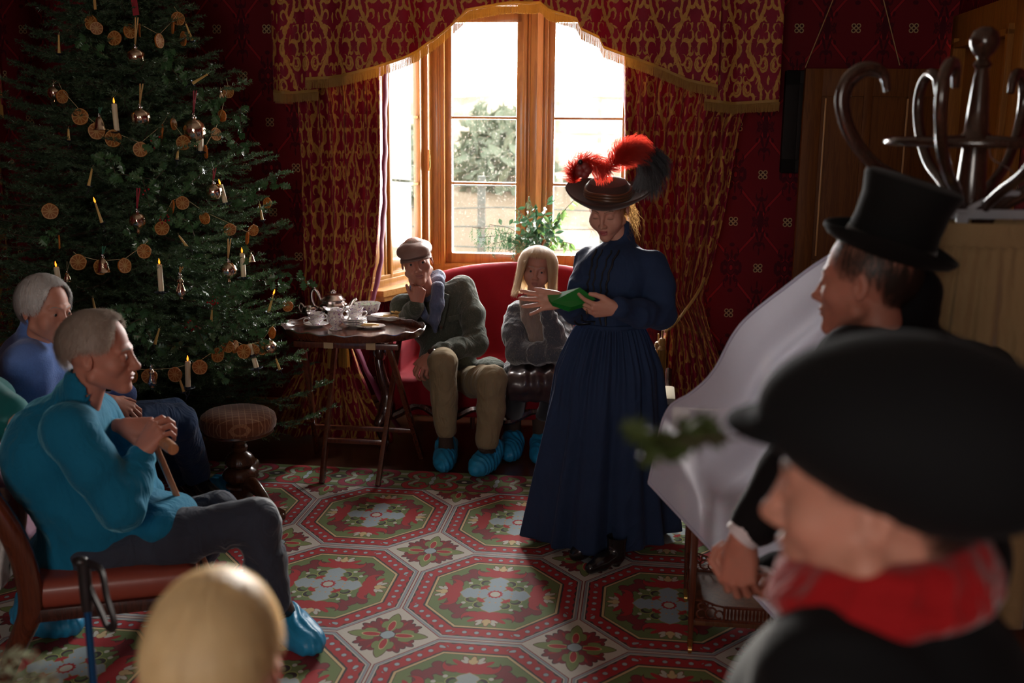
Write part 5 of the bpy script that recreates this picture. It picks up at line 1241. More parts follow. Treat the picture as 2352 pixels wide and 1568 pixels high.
# dried orange slices
rr_ = random.Random(5); m_ = MB(); n = 28; prof = [(.0, .0035), (.029, .0032), (.0325, .0038), (.0335, .001), (.0335, -.001), (.0325, -.0038), (.029, -.0032), (.0, -.0035)]
m_.lathe(prof, n=n, ripple=lambda a, i: .03*sin(a*3+i)*0+.02*sin(a*5)); sl0 = m_.build('orange_slice', M['orange'])
OR = [(209, 52, 1, .4, 'in front of the dark top left boughs'), (222, 65, .85, .1, 'overlapping the bigger slice at the top left'), (263, 88, 1, .3, 'half tucked behind a pale tip near the top'), (298, 72, .95, 1.0, 'left of the topmost gold ribbon'), (321, 70, .9, 1.3, 'edge on, beside the topmost gold ribbon'),
      (366, 94, 1, 1.35, 'hanging edge on at the low point of the top garland'), (397, 62, .95, 1.2, 'leaning edge on near the top right tip'), (409, 43, .95, .7, 'highest on the right side of the tree'), (421, 89, 1, .8, 'just under the highest right slice'), (524, 211, .9, .8, 'beside the little gold bell at the right'), (510, 266, .85, .6, 'straight under the little gold bell'),
      (143, 222, .9, 1.0, 'beside the gold bauble at the far left'), (184, 268, 1.1, .05, 'facing forward, first of the long upper left garland'), (222, 301, 1.1, .1, 'under the small gold bell of the upper left'), (260, 318, 1.15, .05, 'at the foot of the tall white candle, upper left'), (323, 343, 1.0, .05, 'lowest of the upper garland, below the round lantern bauble'), (371, 303, 1, 1.1, 'seen nearly edge on, right of the lantern bauble'), (399, 285, .8, 1.4, 'thin edge on slice between the two big baubles'),
      (421, 328, 1.0, .2, 'lower left of the biggest silver bauble'), (496, 308, .9, 1.0, 'in shade at the right of the biggest silver bauble'), (473, 349, .9, 1.0, 'below the candle stub of the biggest silver bauble'), (419, 466, .9, .4, 'at the peak of the middle garland'), (396, 475, .9, 1.0, 'left of the peak of the middle garland'), (372, 524, .95, .5, 'low end of the middle garland, by the holly berries'), (470, 501, .85, .4, 'halfway down the middle garland'),
      (528, 527, .85, .3, 'above the striped ribbon of the lower right bauble'), (568, 547, .9, 1.2, 'edge on at the right end of the middle garland'), (582, 529, .8, .7, 'last at the right end of the middle garland, in shade'), (614, 466, .8, .6, 'alone by the holly tip at the far right'), (115, 485, 1.05, .2, 'alone at the far left on a long thread'), (136, 556, .9, 1.1, 'dark curled one at the left, above the lower garland'),
      (180, 602, 1.05, .1, 'first of the lower left garland'), (230, 614, 1.0, .3, 'behind the gold bell of the lower left garland'), (286, 610, 1.0, 1.0, 'third of the lower left garland, turned sideways'), (331, 577, .95, .1, 'last and highest of the lower left garland'), (661, 703, .8, .5, 'alone at the far right just above the tea tray'), (625, 764, .85, .7, 'right below the leaning candle at the far right'),
      (500, 815, 1.0, 1.0, 'turned sideways at the middle of the lowest garland'), (523, 795, .9, .3, 'above and right of the sideways slice of the lowest garland'), (540, 796, .9, 1.4, 'edge on in the lowest garland'), (560, 807, 1.0, .2, 'left of the melted candle in the lowest garland'), (581, 805, .9, .4, 'behind the melted candle in the lowest garland'), (600, 799, 1.0, .4, 'right of the melted candle, by the round glass bauble'),
      (459, 843, 1.0, .15, 'right of the lit candle above the footstool'), (402, 860, 1.0, .2, 'left of the lit candle above the footstool'), (343, 864, 1.0, .2, 'behind the glass drop near the man in teal'), (304, 862, 1.0, .5, 'close beside the face of the man in teal')]
OP = {}
for i, (px, py, s, tw, where) in enumerate(OR):
    o = sl0 if i == 0 else sl0.copy()
    if i: COL.objects.link(o)
    p = surf(px, py, 1.0); OP[(px, py)] = p; place(o, p, radians(88)+rr_.uniform(-.12, .12), rr_.uniform(-.3, .3)*0, tw*(1 if i % 2 else -1)+rr_.uniform(-.1, .1), s)
    tag(o, ' '.join(('dried orange slice, '+where).split()[:16]), 'orange slice', 'dried orange slices on the tree')
GL = [([(143, 222), (184, 268), (222, 301), (260, 318), (323, 343), (371, 303)], [(135, 190)], [(390, 258)], 'upper left'), ([(421, 328), (473, 349), (496, 308), (510, 266), (524, 211)], [(399, 262), (399, 285)], [(520, 180)], 'upper right'),
      ([(372, 524), (396, 475), (419, 466), (470, 501), (528, 527), (568, 547), (582, 529)], [], [(592, 520)], 'middle'), ([(180, 602), (230, 614), (286, 610), (331, 577)], [(168, 578)], [(340, 553)], 'lower left'),
      ([(304, 862), (343, 864), (402, 860), (459, 843), (500, 815), (523, 795), (540, 796), (560, 807), (600, 799), (625, 764)], [], [(630, 745)], 'lowest'), ([(321, 70), (366, 94), (397, 62), (409, 43)], [(305, 60)], [(400, 15)], 'topmost')]
for mid, pre, post, nm in GL:
    pts = [surf(*q, 1.0) for q in pre]+[OP.get(q, surf(*q, 1.0))+Vector((0, .004, .028)) for q in mid]+[surf(*q, 1.0) for q in post]
    m_ = MB(); m_.tube(pts, .0013, 5); tag(m_.build('garland_string', M['twine']), 'thin twine of the '+nm+' orange slice garland on the tree', 'string', 'garland strings')
for (x0, y0, x1, y1, k) in ((330, 430, 335, 470, 0), ):
    pass
# candles on clips
CB = [(262, 238, 269, 305, 1, 'tall white candle with a flame, upper left above the orange garland'), (461, 300, 461, 351, 1, 'white candle half hidden behind the biggest silver bauble'), (506, 424, 519, 470, 1, 'white candle with a flame beside the middle right bauble'), (129, 613, 136, 652, 1, 'white candle with a flame, just above the grey haired woman'),
      (366, 607, 371, 673, 1, 'tall white candle in the middle, left of the glass drop'), (556, 581, 560, 640, 1, 'tall white candle with a flame, right of the silver lower bauble'), (431, 829, 432, 892, 1, 'white candle with a flame, directly above the round stool'), (572, 790, 580, 818, 0, 'short white candle in the lowest garland'), (583, 822, 590, 848, 0, 'white candle stub below the lowest garland')]
TP = [(135, 80, 136, 125, 0, 'highest thin candle at the far left'), (427, 55, 443, 97, 0, 'thin leaning candle by the top right slices'), (476, 171, 441, 192, 0, 'thin candle lying almost flat over the biggest bauble'), (157, 296, 158, 324, 0, 'small dim candle at the left, below the upper garland start'), (410, 340, 406, 368, 0, 'thin candle under the slice left of the biggest bauble'), (212, 385, 203, 428, 0, 'dim thin candle at the left between two garlands'),
      (219, 466, 235, 514, 1, 'thin yellow candle with a flame at its tip, left middle'), (596, 468, 603, 507, 0, 'thin yellow candle by the far right holly'), (411, 541, 433, 571, 0, 'thin candle leaning left in the middle of the tree'), (213, 685, 220, 722, 0, 'thin yellow candle between the two grey haired heads'), (487, 712, 484, 751, 0, 'upright thin yellow candle above the sideways slices'), (628, 676, 616, 719, 1, 'thin leaning candle with a flame at the far right by the tea tray'),
      (366, 755, 355, 791, 0, 'thin leaning candle right of the teal man, above his forehead'), (408, 858, 423, 901, 0, 'thin leaning candle by the lit one above the stool'), (634, 824, 643, 850, 0, 'small candle at the lower right end of the tree')]
for lst, w_, mt in ((CB, .0115, 'wax'), (TP, .0062, 'taper')):
    for (x0, y0, x1, y1, lit, lb) in lst:
        b = surf(x1, y1, 1.0); f_ = b.y; t = P(x0, y0, f_-.004); L = (t-b).length; mm = frame(b, (t-b).orthogonal(), (t-b)); root = thing('tree_candle', lb, 'candle', group='candles on the tree', mat=mm)
        m_ = MB(); m_.lathe([(w_*(1.0 if w_ > .01 else 1.25), 0), (w_, L*.2), (w_*(1 if w_ > .01 else .6), L-.003), (w_*.8, L), (.001, L-.002)], n=14); m_.build('wax_stick', M[mt], root, local=True)
        m_ = MB(); m_.tube([(0, 0, L-.003), (.001, 0, L+.006), (.004, 0, L+.012)], .0009, 5); m_.build('wick', M['black_plastic' if lit else 'twine'], root, local=True)
        if lit: m_ = MB(); m_.lathe([(.001, L+.001), (.0035, L+.005), (.0042, L+.010), (.0028, L+.018), (.0006, L+.026)], n=12); m_.build('flame', M['flame'], root, local=True)
        m_ = MB(); m_.lathe([(.002, -.004), (w_*1.3, -.003), (w_*2.0, .001), (w_*2.6, .005), (w_*2.5, .006), (w_*1.9, .003), (w_*1.05, .002), (w_*1.05, .010)], n=20, ripple=lambda a, i: .08*cos(a*8) if i in (2, 3, 4, 5) else 0, cap=False)
        m_.tube([(0, 0, -.003), (.006, 0, -.02), (-.004, 0, -.035)], .002, 6); m_.build('clip_holder', simple('holder_tin', (.06, .07, .09), .4, .2, 20, 0, metal=.8) if 'tin' not in M else M['tin'], root, local=True)
        if 'tin' not in M: M['tin'] = bpy.data.materials['holder_tin']
# glass baubles
def bauble(px, py, r, kind, rib, ry, lb):
    c = surf(px, py, 1.04); s = r*c.y/FPX; root = thing('glass_bauble', lb, 'bauble', c, group='silvered glass baubles'); m_ = MB()
    if kind == 'ball': pf = [(.001, -1.75), (.16, -1.6), (.28, -1.4), (.14, -1.25), (.34, -1.08), (.75, -.75), (.97, -.3), (1.0, .1), (.85, .55), (.5, .88), (.2, 1.0)]
    elif kind == 'lantern': pf = [(.001, -1.05), (.45, -.98), (.7, -.85), (.82, -.62), (1.0, -.42), (1.02, .0), (1.0, .42), (.82, .62), (.6, .85), (.3, .95), (.2, 1.0)]
    elif kind == 'bell': pf = [(1.0, -1.0), (1.02, -.92), (.86, -.7), (.76, -.3), (.66, .2), (.5, .65), (.25, .9), (.15, 1.0)]
    else: pf = [(.001, -1.0), (.12, -.94), (.2, -.85), (.1, -.76), (.28, -.66), (.44, -.4), (.42, -.15), (.28, .25), (.2, .5), (.3, .62), (.26, .74), (.14, .9), (.1, 1.0)]
    k = .5 if False else 1
    m_.lathe([(a*s, b*s) for a, b in pf], c, 32, ripple=lambda a, i: .035*cos(a*10+i)); m_.build('glass_body', M['mercury_glass'], root)
    m_ = MB(); m_.lathe([(.16*s, .98*s), (.24*s, 1.02*s), (.24*s, 1.12*s), (.12*s, 1.2*s), (.1*s, 1.3*s)], c, 14); m_.tube([c+Vector((.09*s*cos(t), 0, 1.36*s+.09*s*sin(t))) for t in np.linspace(0, 6.28, 13)[:-1]], .0012, 5, closed=True); m_.build('cap', M['silver'], root)
    if rib:
        t = P(px+(2 if ry else 0), ry, c.y-.01); m_ = MB(); w_ = .0055 if rib != 'twine' else .0012
        for sgn in (-1, 1):
            a = c+Vector((0, 0, 1.38*s)); b = t+Vector((sgn*.006, 0, 0)); d = Vector((w_*.5, 0, 0)); e = Vector((0, .0008, 0)); m_.add([a-d, a+d, b+d, b-d, a-d+e, a+d+e, b+d+e, b-d+e], [(0, 1, 2, 3), (7, 6, 5, 4), (0, 3, 7, 4), (1, 5, 6, 2)])
        m_.build('ribbon', M['ribbon_'+rib] if rib != 'twine' else M['twine'], root)
for b in [(312, 131, 19, 'lantern', 'gold', 40, 'domed glass bauble on a long gold ribbon, at the top of the tree'), (323, 270, 21, 'lantern', 'gold', 192, 'round lantern bauble on a gold ribbon, above the upper orange garland'), (446, 299, 26, 'ball', 'red', 208, 'biggest silver bauble on a red ribbon, upper right of the tree'), (316, 506, 19, 'ball', 'red', 432, 'gold ball bauble on a red ribbon, in the middle of the tree'),
          (124, 213, 14, 'ball', 'twine', 185, 'dim gold bauble at the far left edge of the tree'), (229, 283, 15, 'bell', 'green', 246, 'small gold bell bauble with the upper left garland behind it'), (525, 620, 19, 'ball', 'gold', 548, 'violet silvered ball bauble, lower right beside the lit candle'), (491, 440, 18, 'lantern', 'red', 385, 'gold lantern bauble with a lit candle at its right'),
          (415, 663, 27, 'drop', 'gold', 612, 'slender glass drop bauble below the leaning middle candle'), (237, 608, 17, 'bell', 'green', 565, 'gold bell bauble hanging over the lower left orange garland'), (507, 222, 10, 'bell', 'twine', 200, 'tiny gold bell bauble at the right end of the upper garland'), (155, 637, 10, 'bell', 'twine', 600, 'tiny gold bauble right of the candle over the grey haired woman'),
          (349, 870, 24, 'drop', 'twine', 840, 'clear glass drop bauble beside the teal man\'s chin'), (620, 796, 15, 'lantern', 'twine', 775, 'round patterned glass bauble at the right end of the lowest garland'), (577, 592, 9, 'bell', 'twine', 575, 'tiny violet bell bauble right of the tall lit candle')]: bauble(*b)
for (a, b, c_, rb, lb) in (((216, 0), (219, 22), 2, 'gold', 'gold ribbon end at the very top left of the tree'), ((303, 0), (313, 35), 5, 'red', 'broad red ribbon hanging at the top centre of the tree')):
    m_ = MB(); A_ = surf(*a, 1.0); B_ = surf(*b, 1.0); m_.beam(A_+Vector((0, 0, .1)), B_, .012 if c_ < 4 else .028, .0015, up=(0, 1, 0)); tag(m_.build('ribbon_end', M['ribbon_'+rb]), lb, 'ribbon')
# holly
def holly_leaf(L=.042, W=.016):
    pts = []; nsp = 4
    for sg in (1, -1):
        seq = range(0, 2*nsp+1) if sg == 1 else range(2*nsp-1, 0, -1)
        for i in seq:
            t = i/(2*nsp); w_ = W*sin(pi*min(.999, max(.001, t)))**.7; w_ = w_*(1.25 if i % 2 else .62); pts.append((L*t, sg*w_, .006 if i % 2 else 0))
    return pts
def holly_sprig(p, n, berries, rnd, label, s=1.0, name='holly_sprig'):
    root = thing(name, label, 'holly', p, group='holly sprigs on the tree'); m_ = MB(); st = MB()
    ax = Vector((rnd.gauss(0, 1), -abs(rnd.gauss(0, .6)), rnd.gauss(0, .8))).normalized(); L = .05+.008*n
    for i in range(n):
        q = p+ax*L*(i/max(1, n-1)-.5)*s; d = Vector((rnd.gauss(0, 1), rnd.gauss(-.4, .7), rnd.gauss(0, 1))).normalized(); mm = frame(q, d, Vector((rnd.gauss(0, .5), -1, rnd.gauss(0, .5)))); lf = holly_leaf(.042*s*rnd.uniform(.8, 1.2), .015*s)
        vs = [mm @ Vector(v) for v in lf]; c0 = [mm @ Vector((.042*s*t, 0, -.003)) for t in (0.05, .25, .5, .75, .95)]
        allv = vs+c0; N = len(vs); fs = []
        h = N//2
        def mid(i): return N+min(4, int((i if i <= h else N-i)/(h/4.0+1e-6)))
        for k in range(N):
            a, b = mid(k), mid((k+1) % N); fs.append((k, (k+1) % N, b, a) if a != b else (k, (k+1) % N, a))
        m_.add(allv, fs)
    st.tube([p-ax*L*.6*s, p, p+ax*L*.5*s], .0016, 5); m_.build('leaves', M['holly'], root, smooth=False); st.build('stem', M['bark'], root)
    if berries:
        b = MB()
        for i in range(berries): b.ball(p+Vector((rnd.gauss(0, .014), -.012+rnd.gauss(0, .008), rnd.gauss(0, .014)))*1.0, .0048, 8, 6)
        b.build('berries', M['berry'], root)
HS = [(218, 112, 8, 0), (383, 150, 9, 0), (400, 165, 7, 0), (480, 235, 8, 0), (552, 285, 9, 0), (545, 330, 9, 0), (500, 260, 6, 0), (365, 330, 7, 4), (243, 375, 7, 0), (262, 390, 6, 0), (310, 405, 8, 0), (355, 412, 8, 0), (575, 440, 10, 0), (615, 430, 10, 0), (560, 452, 8, 0), (440, 420, 7, 0), (376, 500, 6, 9), (405, 500, 7, 0), (335, 440, 6, 5),
      (125, 545, 7, 0), (308, 545, 7, 0), (440, 520, 6, 0), (450, 590, 7, 0), (550, 600, 7, 0), (680, 640, 9, 0), (640, 650, 8, 0), (520, 680, 9, 0), (495, 690, 5, 12), (560, 660, 8, 0), (290, 715, 8, 0), (305, 740, 8, 0), (330, 755, 8, 0), (440, 745, 6, 14), (460, 770, 8, 0), (560, 725, 8, 0), (590, 760, 9, 0), (530, 775, 8, 0), (345, 775, 8, 0), (410, 795, 7, 0), (520, 850, 7, 0), (600, 780, 8, 0), (480, 760, 8, 0)]
rh = random.Random(11)
HN = ['top left', 'top', 'top right', 'upper left', 'upper', 'upper right', 'left', 'middle', 'right', 'lower left', 'lower', 'lower right', 'bottom left', 'bottom', 'bottom right']
near = lambda px, py: min([(abs(px-a[0])+abs(py-a[1]), a[4], 'slice') for a in OR]+[(abs(px-a[0])+abs(py-a[1]), a[5], 'candle') for a in CB+TP])
used_lb = {}
for (px, py, n, b) in HS:
    e = near(px, py); w_ = e[1].split(',')[0]
    if e[2] == 'slice': lb = 'holly sprig'+(' with red berries' if b else '')+' by the orange slice '+w_
    else: lb = 'holly sprig'+(' with red berries' if b else '')+' by the '+w_
    if lb in used_lb: lb = lb.replace('holly sprig', 'second holly sprig' if used_lb[lb] == 1 else 'third holly sprig'); 
    used_lb[lb] = used_lb.get(lb, 0)+1
    lb = ' '.join(lb.split()[:16]); holly_sprig(surf(px, py, 1.02), n, b, rh, lb, 1.15)
# greenery on the window sill
def vase_greens():
    c = PV(1235, 600, 6.62); c.z = SILLZ+.03; root = thing('evergreen_arrangement', 'vase of mixed evergreen branches on the window sill, above the blonde woman', 'plant', c)
    m_ = MB(); m_.lathe([(.035, 0), (.045, .01), (.05, .08), (.035, .12), (.04, .13), (.03, .12), (.001, .02)], c, 24); m_.build('vase', simple('brown_glazed_vase', (.16, .09, .05), .3), root)
    top = c+Vector((0, 0, .13)); rnd = random.Random(8); nr = np.random.RandomState(3)
    leafm = simple('laurel_leaf', (.10, .19, .05), .35, .4, 25, .2, trl=.35); dk = simple('dark_laurel_leaf', (.035, .10, .045), .3, .5, 25, .2, trl=.15)
    cyp = simple('cypress_spray', (.045, .13, .05), .6, .4, 40, .2, trl=.25)
    def to(px, py, dv=0): return PV(px, py, 6.5+dv)
    def leaf(m_, q, d, L, W, nrm):
        mm = frame(q, d, nrm); vs = [mm @ Vector((L*t, sg*W*sin(pi*t)**.8, -.010*t*t*0+.004*abs(sg))) for t, sg in ((0, 0), (.2, 1), (.5, 1.1), (.8, .8), (1, 0), (.8, -.8), (.5, -1.1), (.2, -1))]; vs += [mm @ Vector((L*.5, 0, -.001))]
        m_.add(vs, [(k, (k+1) % 8, 8) for k in range(8)])
    br = [((1330, 448), 10, 1, .05), ((1300, 480), 9, 1, .0), ((1315, 560), 13, 1, .0), ((1290, 500), 9, 0, .0), ((1260, 455), 8, 0, .1), ((1230, 470), 9, 0, -.05), ((1200, 500), 8, 0, .0), ((1215, 540), 9, 0, -.1), ((1265, 530), 9, 0, -.12), ((1240, 560), 8, 0, -.12), ((1190, 545), 8, 0, -.05), ((1280, 545), 9, 1, -.1), ((1225, 505), 8, 0, -.12), ((1250, 490), 8, 1, -.1)]
    st = MB(); L1 = MB(); L2 = MB()
    for (q, n, kind, dv) in br:
        e = to(*q, dv); mid = (top+e)/2+Vector((0, 0, .06)); cv = catmull([top, mid, e], 6); st.tube(cv, .0022, 5)
        for i in range(n):
            t = .35+.65*i/(n-1); k = min(len(cv)-2, int(t*(len(cv)-1))); qq = Vector(cv[k]); tg = (Vector(cv[k+1])-qq).normalized()
            d = (tg*.5+Vector((rnd.gauss(0, .35), rnd.gauss(-.3, .3), -.75 if kind else rnd.gauss(-.1, .6)))).normalized(); leaf(L1 if kind else L2, qq, d, rnd.uniform(.045, .075), rnd.uniform(.009, .015), Vector((rnd.gauss(0, .4), -1, rnd.gauss(.3, .4))))
    for i in range(70):
        q = to(1225+rnd.gauss(0, 32), 530+rnd.gauss(0, 30), rnd.uniform(-.15, .1)); d = Vector((rnd.gauss(0, 1), rnd.gauss(-.2, .6), rnd.gauss(-.1, .8))).normalized(); leaf(L2, q, d, rnd.uniform(.035, .06), rnd.uniform(.010, .017), Vector((0, -1, .4)))
    L1.build('pale_leaves', leafm, root, smooth=False); L2.build('dark_leaves', dk, root, smooth=False)
    SA, SB = [], []
    for (q, n, w_) in [((1085, 522), 16, .10), ((1100, 545), 14, .09), ((1130, 560), 14, .09), ((1150, 535), 12, .08), ((1185, 475), 10, .07), ((1215, 450), 10, .07), ((1170, 575), 12, .08), ((1125, 515), 12, .09)]:
        e = to(*q, -.08); mid = (top+e)/2+Vector((0, 0, .07)); cv = catmull([top, mid, e], 10); st.tube(cv, .0018, 5)
        for i in range(n):
            k = int((.35+.65*i/(n-1))*(len(cv)-1)); qq = np.array(cv[k]); dd = np.array([rnd.gauss(0, .35), rnd.gauss(-.1, .3), -1.0]); dd /= np.linalg.norm(dd); l = w_*rnd.uniform(.5, 1.1); p1 = qq+dd*l; SA.append(qq); SB.append(p1)
            for s3 in range(4): a = qq+dd*l*(.25+.18*s3); d3 = dd+np.array([rnd.choice((-1, 1))*.7, rnd.gauss(0, .3), 0]); SA.append(a); SB.append(a+d3*l*.28)
    V, F = needles_on(np.array(SA), np.array(SB), 900, .006, nr, .5); np_mesh('cypress_sprays', V, F, cyp, root, smooth=False); st.build('stems', M['bark'], root)
vase_greens()
# ------------------------------------------------------------------ people: heads, hands, hair, cloth
M['skin_fair'] = mat_skin('fair_skin', (.62, .36, .27)); M['skin_ruddy'] = mat_skin('ruddy_skin', (.50, .24, .17), .4); M['skin_warm'] = mat_skin('warm_skin', (.55, .28, .20), .3)
M['lips'] = mat_flat('lip_skin', (.40, .10, .10), .4); M['lips_pale'] = mat_flat('pale_lip_skin', (.38, .15, .12), .5)
M['eye_white'] = mat_flat('eye_white', (.38, .34, .32), .3); M['iris'] = mat_flat('iris', (.03, .03, .03), .5, spec=.2)
M['brow_dark'] = simple('dark_brow', (.12, .07, .04), .8); M['brow_grey'] = simple('grey_brow', (.30, .26, .23), .8)
M['hair_white'] = mat_hair('white_hair', (.36, .34, .33), (.86, .84, .82), trl=.3); M['hair_grey'] = mat_hair('grey_brown_hair', (.22, .17, .14), (.62, .53, .45), trl=.3)
M['hair_blonde'] = mat_hair('blonde_hair', (.40, .27, .13), (.86, .70, .46), trl=.35); M['hair_fairchild'] = mat_hair('fair_child_hair', (.62, .42, .20), (.95, .78, .48), trl=.35)
M['hair_brown'] = mat_hair('auburn_hair', (.09, .04, .02), (.50, .28, .10), trl=.4); M['hair_dark'] = mat_hair('dark_hair', (.02, .012, .01), (.07, .045, .035), trl=.1)
def hmat(c, face, up=(0, 0, 1), s=1.0):
    y = -Vector(face).normalized(); z = Vector(up); z = (z-y*z.dot(y)).normalized(); x = y.cross(z)
    m = Matrix((x*s, y*s, z*s)).transposed().to_4x4(); m.translation = Vector(c); return m
def head_np(h=.0026, female=False, closed=False, nose=1.0, jaw=1.0, fat=0.0, neck=.19, necktilt=(0, .035), age=0, mouth_open=0.0, child=False):
    s = Sdf((-.10, -.14, -neck-.05), (.10, .13, .14), h); f = fat
    s.ell((0, .012, .035), (.0745+f*.3, .095, .090), 0); s.ell((0, -.030, -.015), (.061+f, .060+f*.5, .078), .02)
    for g in (-1, 1):
        s.cone((g*(.050*jaw+f), -.002, -.055), (g*.006, -.070, -.092), .019, .020, .022); s.ell((g*.040, -.060, -.022), (.022+f*.5, .020, .020), .02)
        s.cone((g*.012, -.087, .025), (g*.043, -.072, .026), .0075 if not female else .006, .006, .014)
        s.ell((g*.031, -.100, .005), (.017, .016, .0145), .010, mode='s')
        s.ell((g*.031, -.0765, .004), (.0138, .0135, .0132), .003)
        if not closed: s.ell((g*.031, -.0925, .003), (.0110, .007, .0029), .0015, mode='s')
        else: s.ell((g*.031, -.0900, -.0045), (.0125, .003, .0012), .002, mode='s')
        s.ell((g*.0775, .012, -.002), (.0065, .0175, .031), .004, rot=Matrix.Rotation(g*.18, 3, 'Z') @ Matrix.Rotation(-.15, 3, 'X')); s.ell((g*.084, .006, .001), (.006, .0095, .017), .003, mode='s'); s.ell((g*.0775, -.001, -.006), (.006, .004, .006), .003)
        s.ell((g*.011, -.101, -.0335), (.0085*nose, .010, .0075), .005); s.ell((g*.006, -.109, -.0425), (.0032, .004, .003), .002, mode='s')
    if female:
        for g in (-1, 1): s.ell((g*.036, -.058, -.036), (.026, .024, .030), .025)
    s.cone((0, -.086, .020), (0, -.110, -.026), .0065, .0085*nose, .014); s.ell((0, -.1135, -.029), (.0100*nose, .0095, .0090*nose), .006)
    s.ell((0, -.076, -.058), (.031, .022, .026), .015); s.ell((0, -.084, -.098 if not female else -.094), (.014 if female else .020, .012, .012), .016)
    mo = mouth_open
    lw = .86 if female else 1.0; s.ell((0, -.0975, -.0560), (.020*lw, .0078, .0046), .004); s.ell((0, -.0955, -.0675-mo), (.0160*lw, .0078, .0054), .004); s.ell((0, -.1045, -.0618-mo*.5), (.0205*lw, .0085, .0021+mo*.6), .0015, mode='s')
    if age: 
        for g in (-1, 1): s.chain([(g*.017, -.105, -.034), (g*.026, -.094, -.052), (g*.029, -.086, -.068)], [.0018, .0022, .0018], .004, mode='s'); s.ell((g*.030, -.0905, -.011), (.013, .003, .0018), .004, mode='s')
        for zz in (.045, .056): s.ell((0, -.094+abs(zz-.045)*.4, zz), (.035, .003, .0012), .004, mode='s')
    nk = .050 if not female else .043
    s.cone((0, .018, -.060), (necktilt[0], necktilt[1], -neck), nk, nk*1.08, .02)
    V, F = s.mesh(); V = smooth_np(V, F, 1, .5); c = V[F].mean(1); mi = np.zeros(len(F), int)
    lip = (np.abs(c[:, 0]) < .0200*lw) & (c[:, 1] < -.094) & (c[:, 2] < -.0515+np.abs(c[:, 0])*-.12) & (c[:, 2] > -.0735-mo+np.abs(c[:, 0])*.35); mi[lip] = 1
    bx = np.abs(c[:, 0]); arch = .0250+.0045*np.sin(np.clip((bx-.012)/.036, 0, 1)*2.9); br = (bx > .012) & (bx < .047) & (np.abs(c[:, 2]-arch-.001) < (.0016 if female else .0026)) & (c[:, 1] < -.05); mi[br] = 2
    if closed:
        l = (np.abs(bx-.031) < .0125) & (np.abs(c[:, 2]+.0045-np.abs(bx-.031)*.15) < .0013) & (c[:, 1] < -.07); mi[l] = 2
    return V, F, mi
def hand_np(side=1, flex=((15, 20, 10),)*4, spread=(8, 2, -4, -10), thumb=(.55, .75, -.25), tb=.5, h=.0024, s=1.0, wl=.022):
    kn = [(.092, .030, 0), (.097, .009, .002), (.091, -.013, .001), (.081, -.032, -.003)]; ln = [(.041, .025, .021), (.045, .028, .022), (.041, .026, .021), (.032, .020, .018)]
    f = Sdf((-wl-.03, -.11, -.12), (.21, .11, .09), h); 
    f.cone((-wl, 0, 0), (.01, 0, 0), .026, .022, .01)
    for i, (x, y, z) in enumerate(kn):
        f.cone((.008, y*.45, 0), (x, y, z), .0175, .0110, .014)
    f.ell((.045, .020, -.008), (.034, .020, .014), .012); f.ell((.045, -.022, -.006), (.034, .016, .013), .012)
    for i, ((x, y, z), L, fx) in enumerate(zip(kn, ln, flex)):
        a = 0; p = np.array((x, y, z), float); sp = radians(spread[i]); r = (.0098, .0088, .0080, .0070) if i < 3 else (.0085, .0076, .0070, .0062)
        for j in range(3):
            a += radians(fx[j]); d = np.array((cos(a)*cos(sp), cos(a)*sin(sp), -sin(a))); q = p+d*L[j]; f.cone(p, q, r[j], r[j+1], .003); p = q
    t = np.array(thumb, float); t /= np.linalg.norm(t); b0 = np.array((.020, .022, -.006)); b1 = b0+t*.042; t2 = t+np.array((tb, -tb*.35, -.08)); t2 /= np.linalg.norm(t2); b2 = b1+t2*.032; t3 = t2+np.array((tb*.6, -tb*.3, 0)); t3 /= np.linalg.norm(t3); b3 = b2+t3*.024
    f.cone(b0, b1, .0165, .0125, .010); f.cone(b1, b2, .0118, .0100, .004); f.cone(b2, b3, .0100, .0078, .003)
    V, F = f.mesh()
    if side < 0: V[:, 1] *= -1; F = F[:, ::-1]
    return V*s, F
def eyes(mm, gaze=(0, -1, 0), root=None):
    g = Vector(gaze).normalized(); m_ = MB()
    for sx in (-1, 1):
        c = Vector((sx*.031, -.0780, .0035)); m_.mi = 0; m_.ball(c, .0118, 16, 12); m_.mi = 1; q = g.to_track_quat('Z', 'Y').to_matrix()
        m_.lathe([(.0062, .0102), (.0055, .0112), (.0001, .0121)], c, 16, mat=q, cap=False)
    m_.xf(mm); return m_.build('eyes', [M['eye_white'], M['iris']], root)
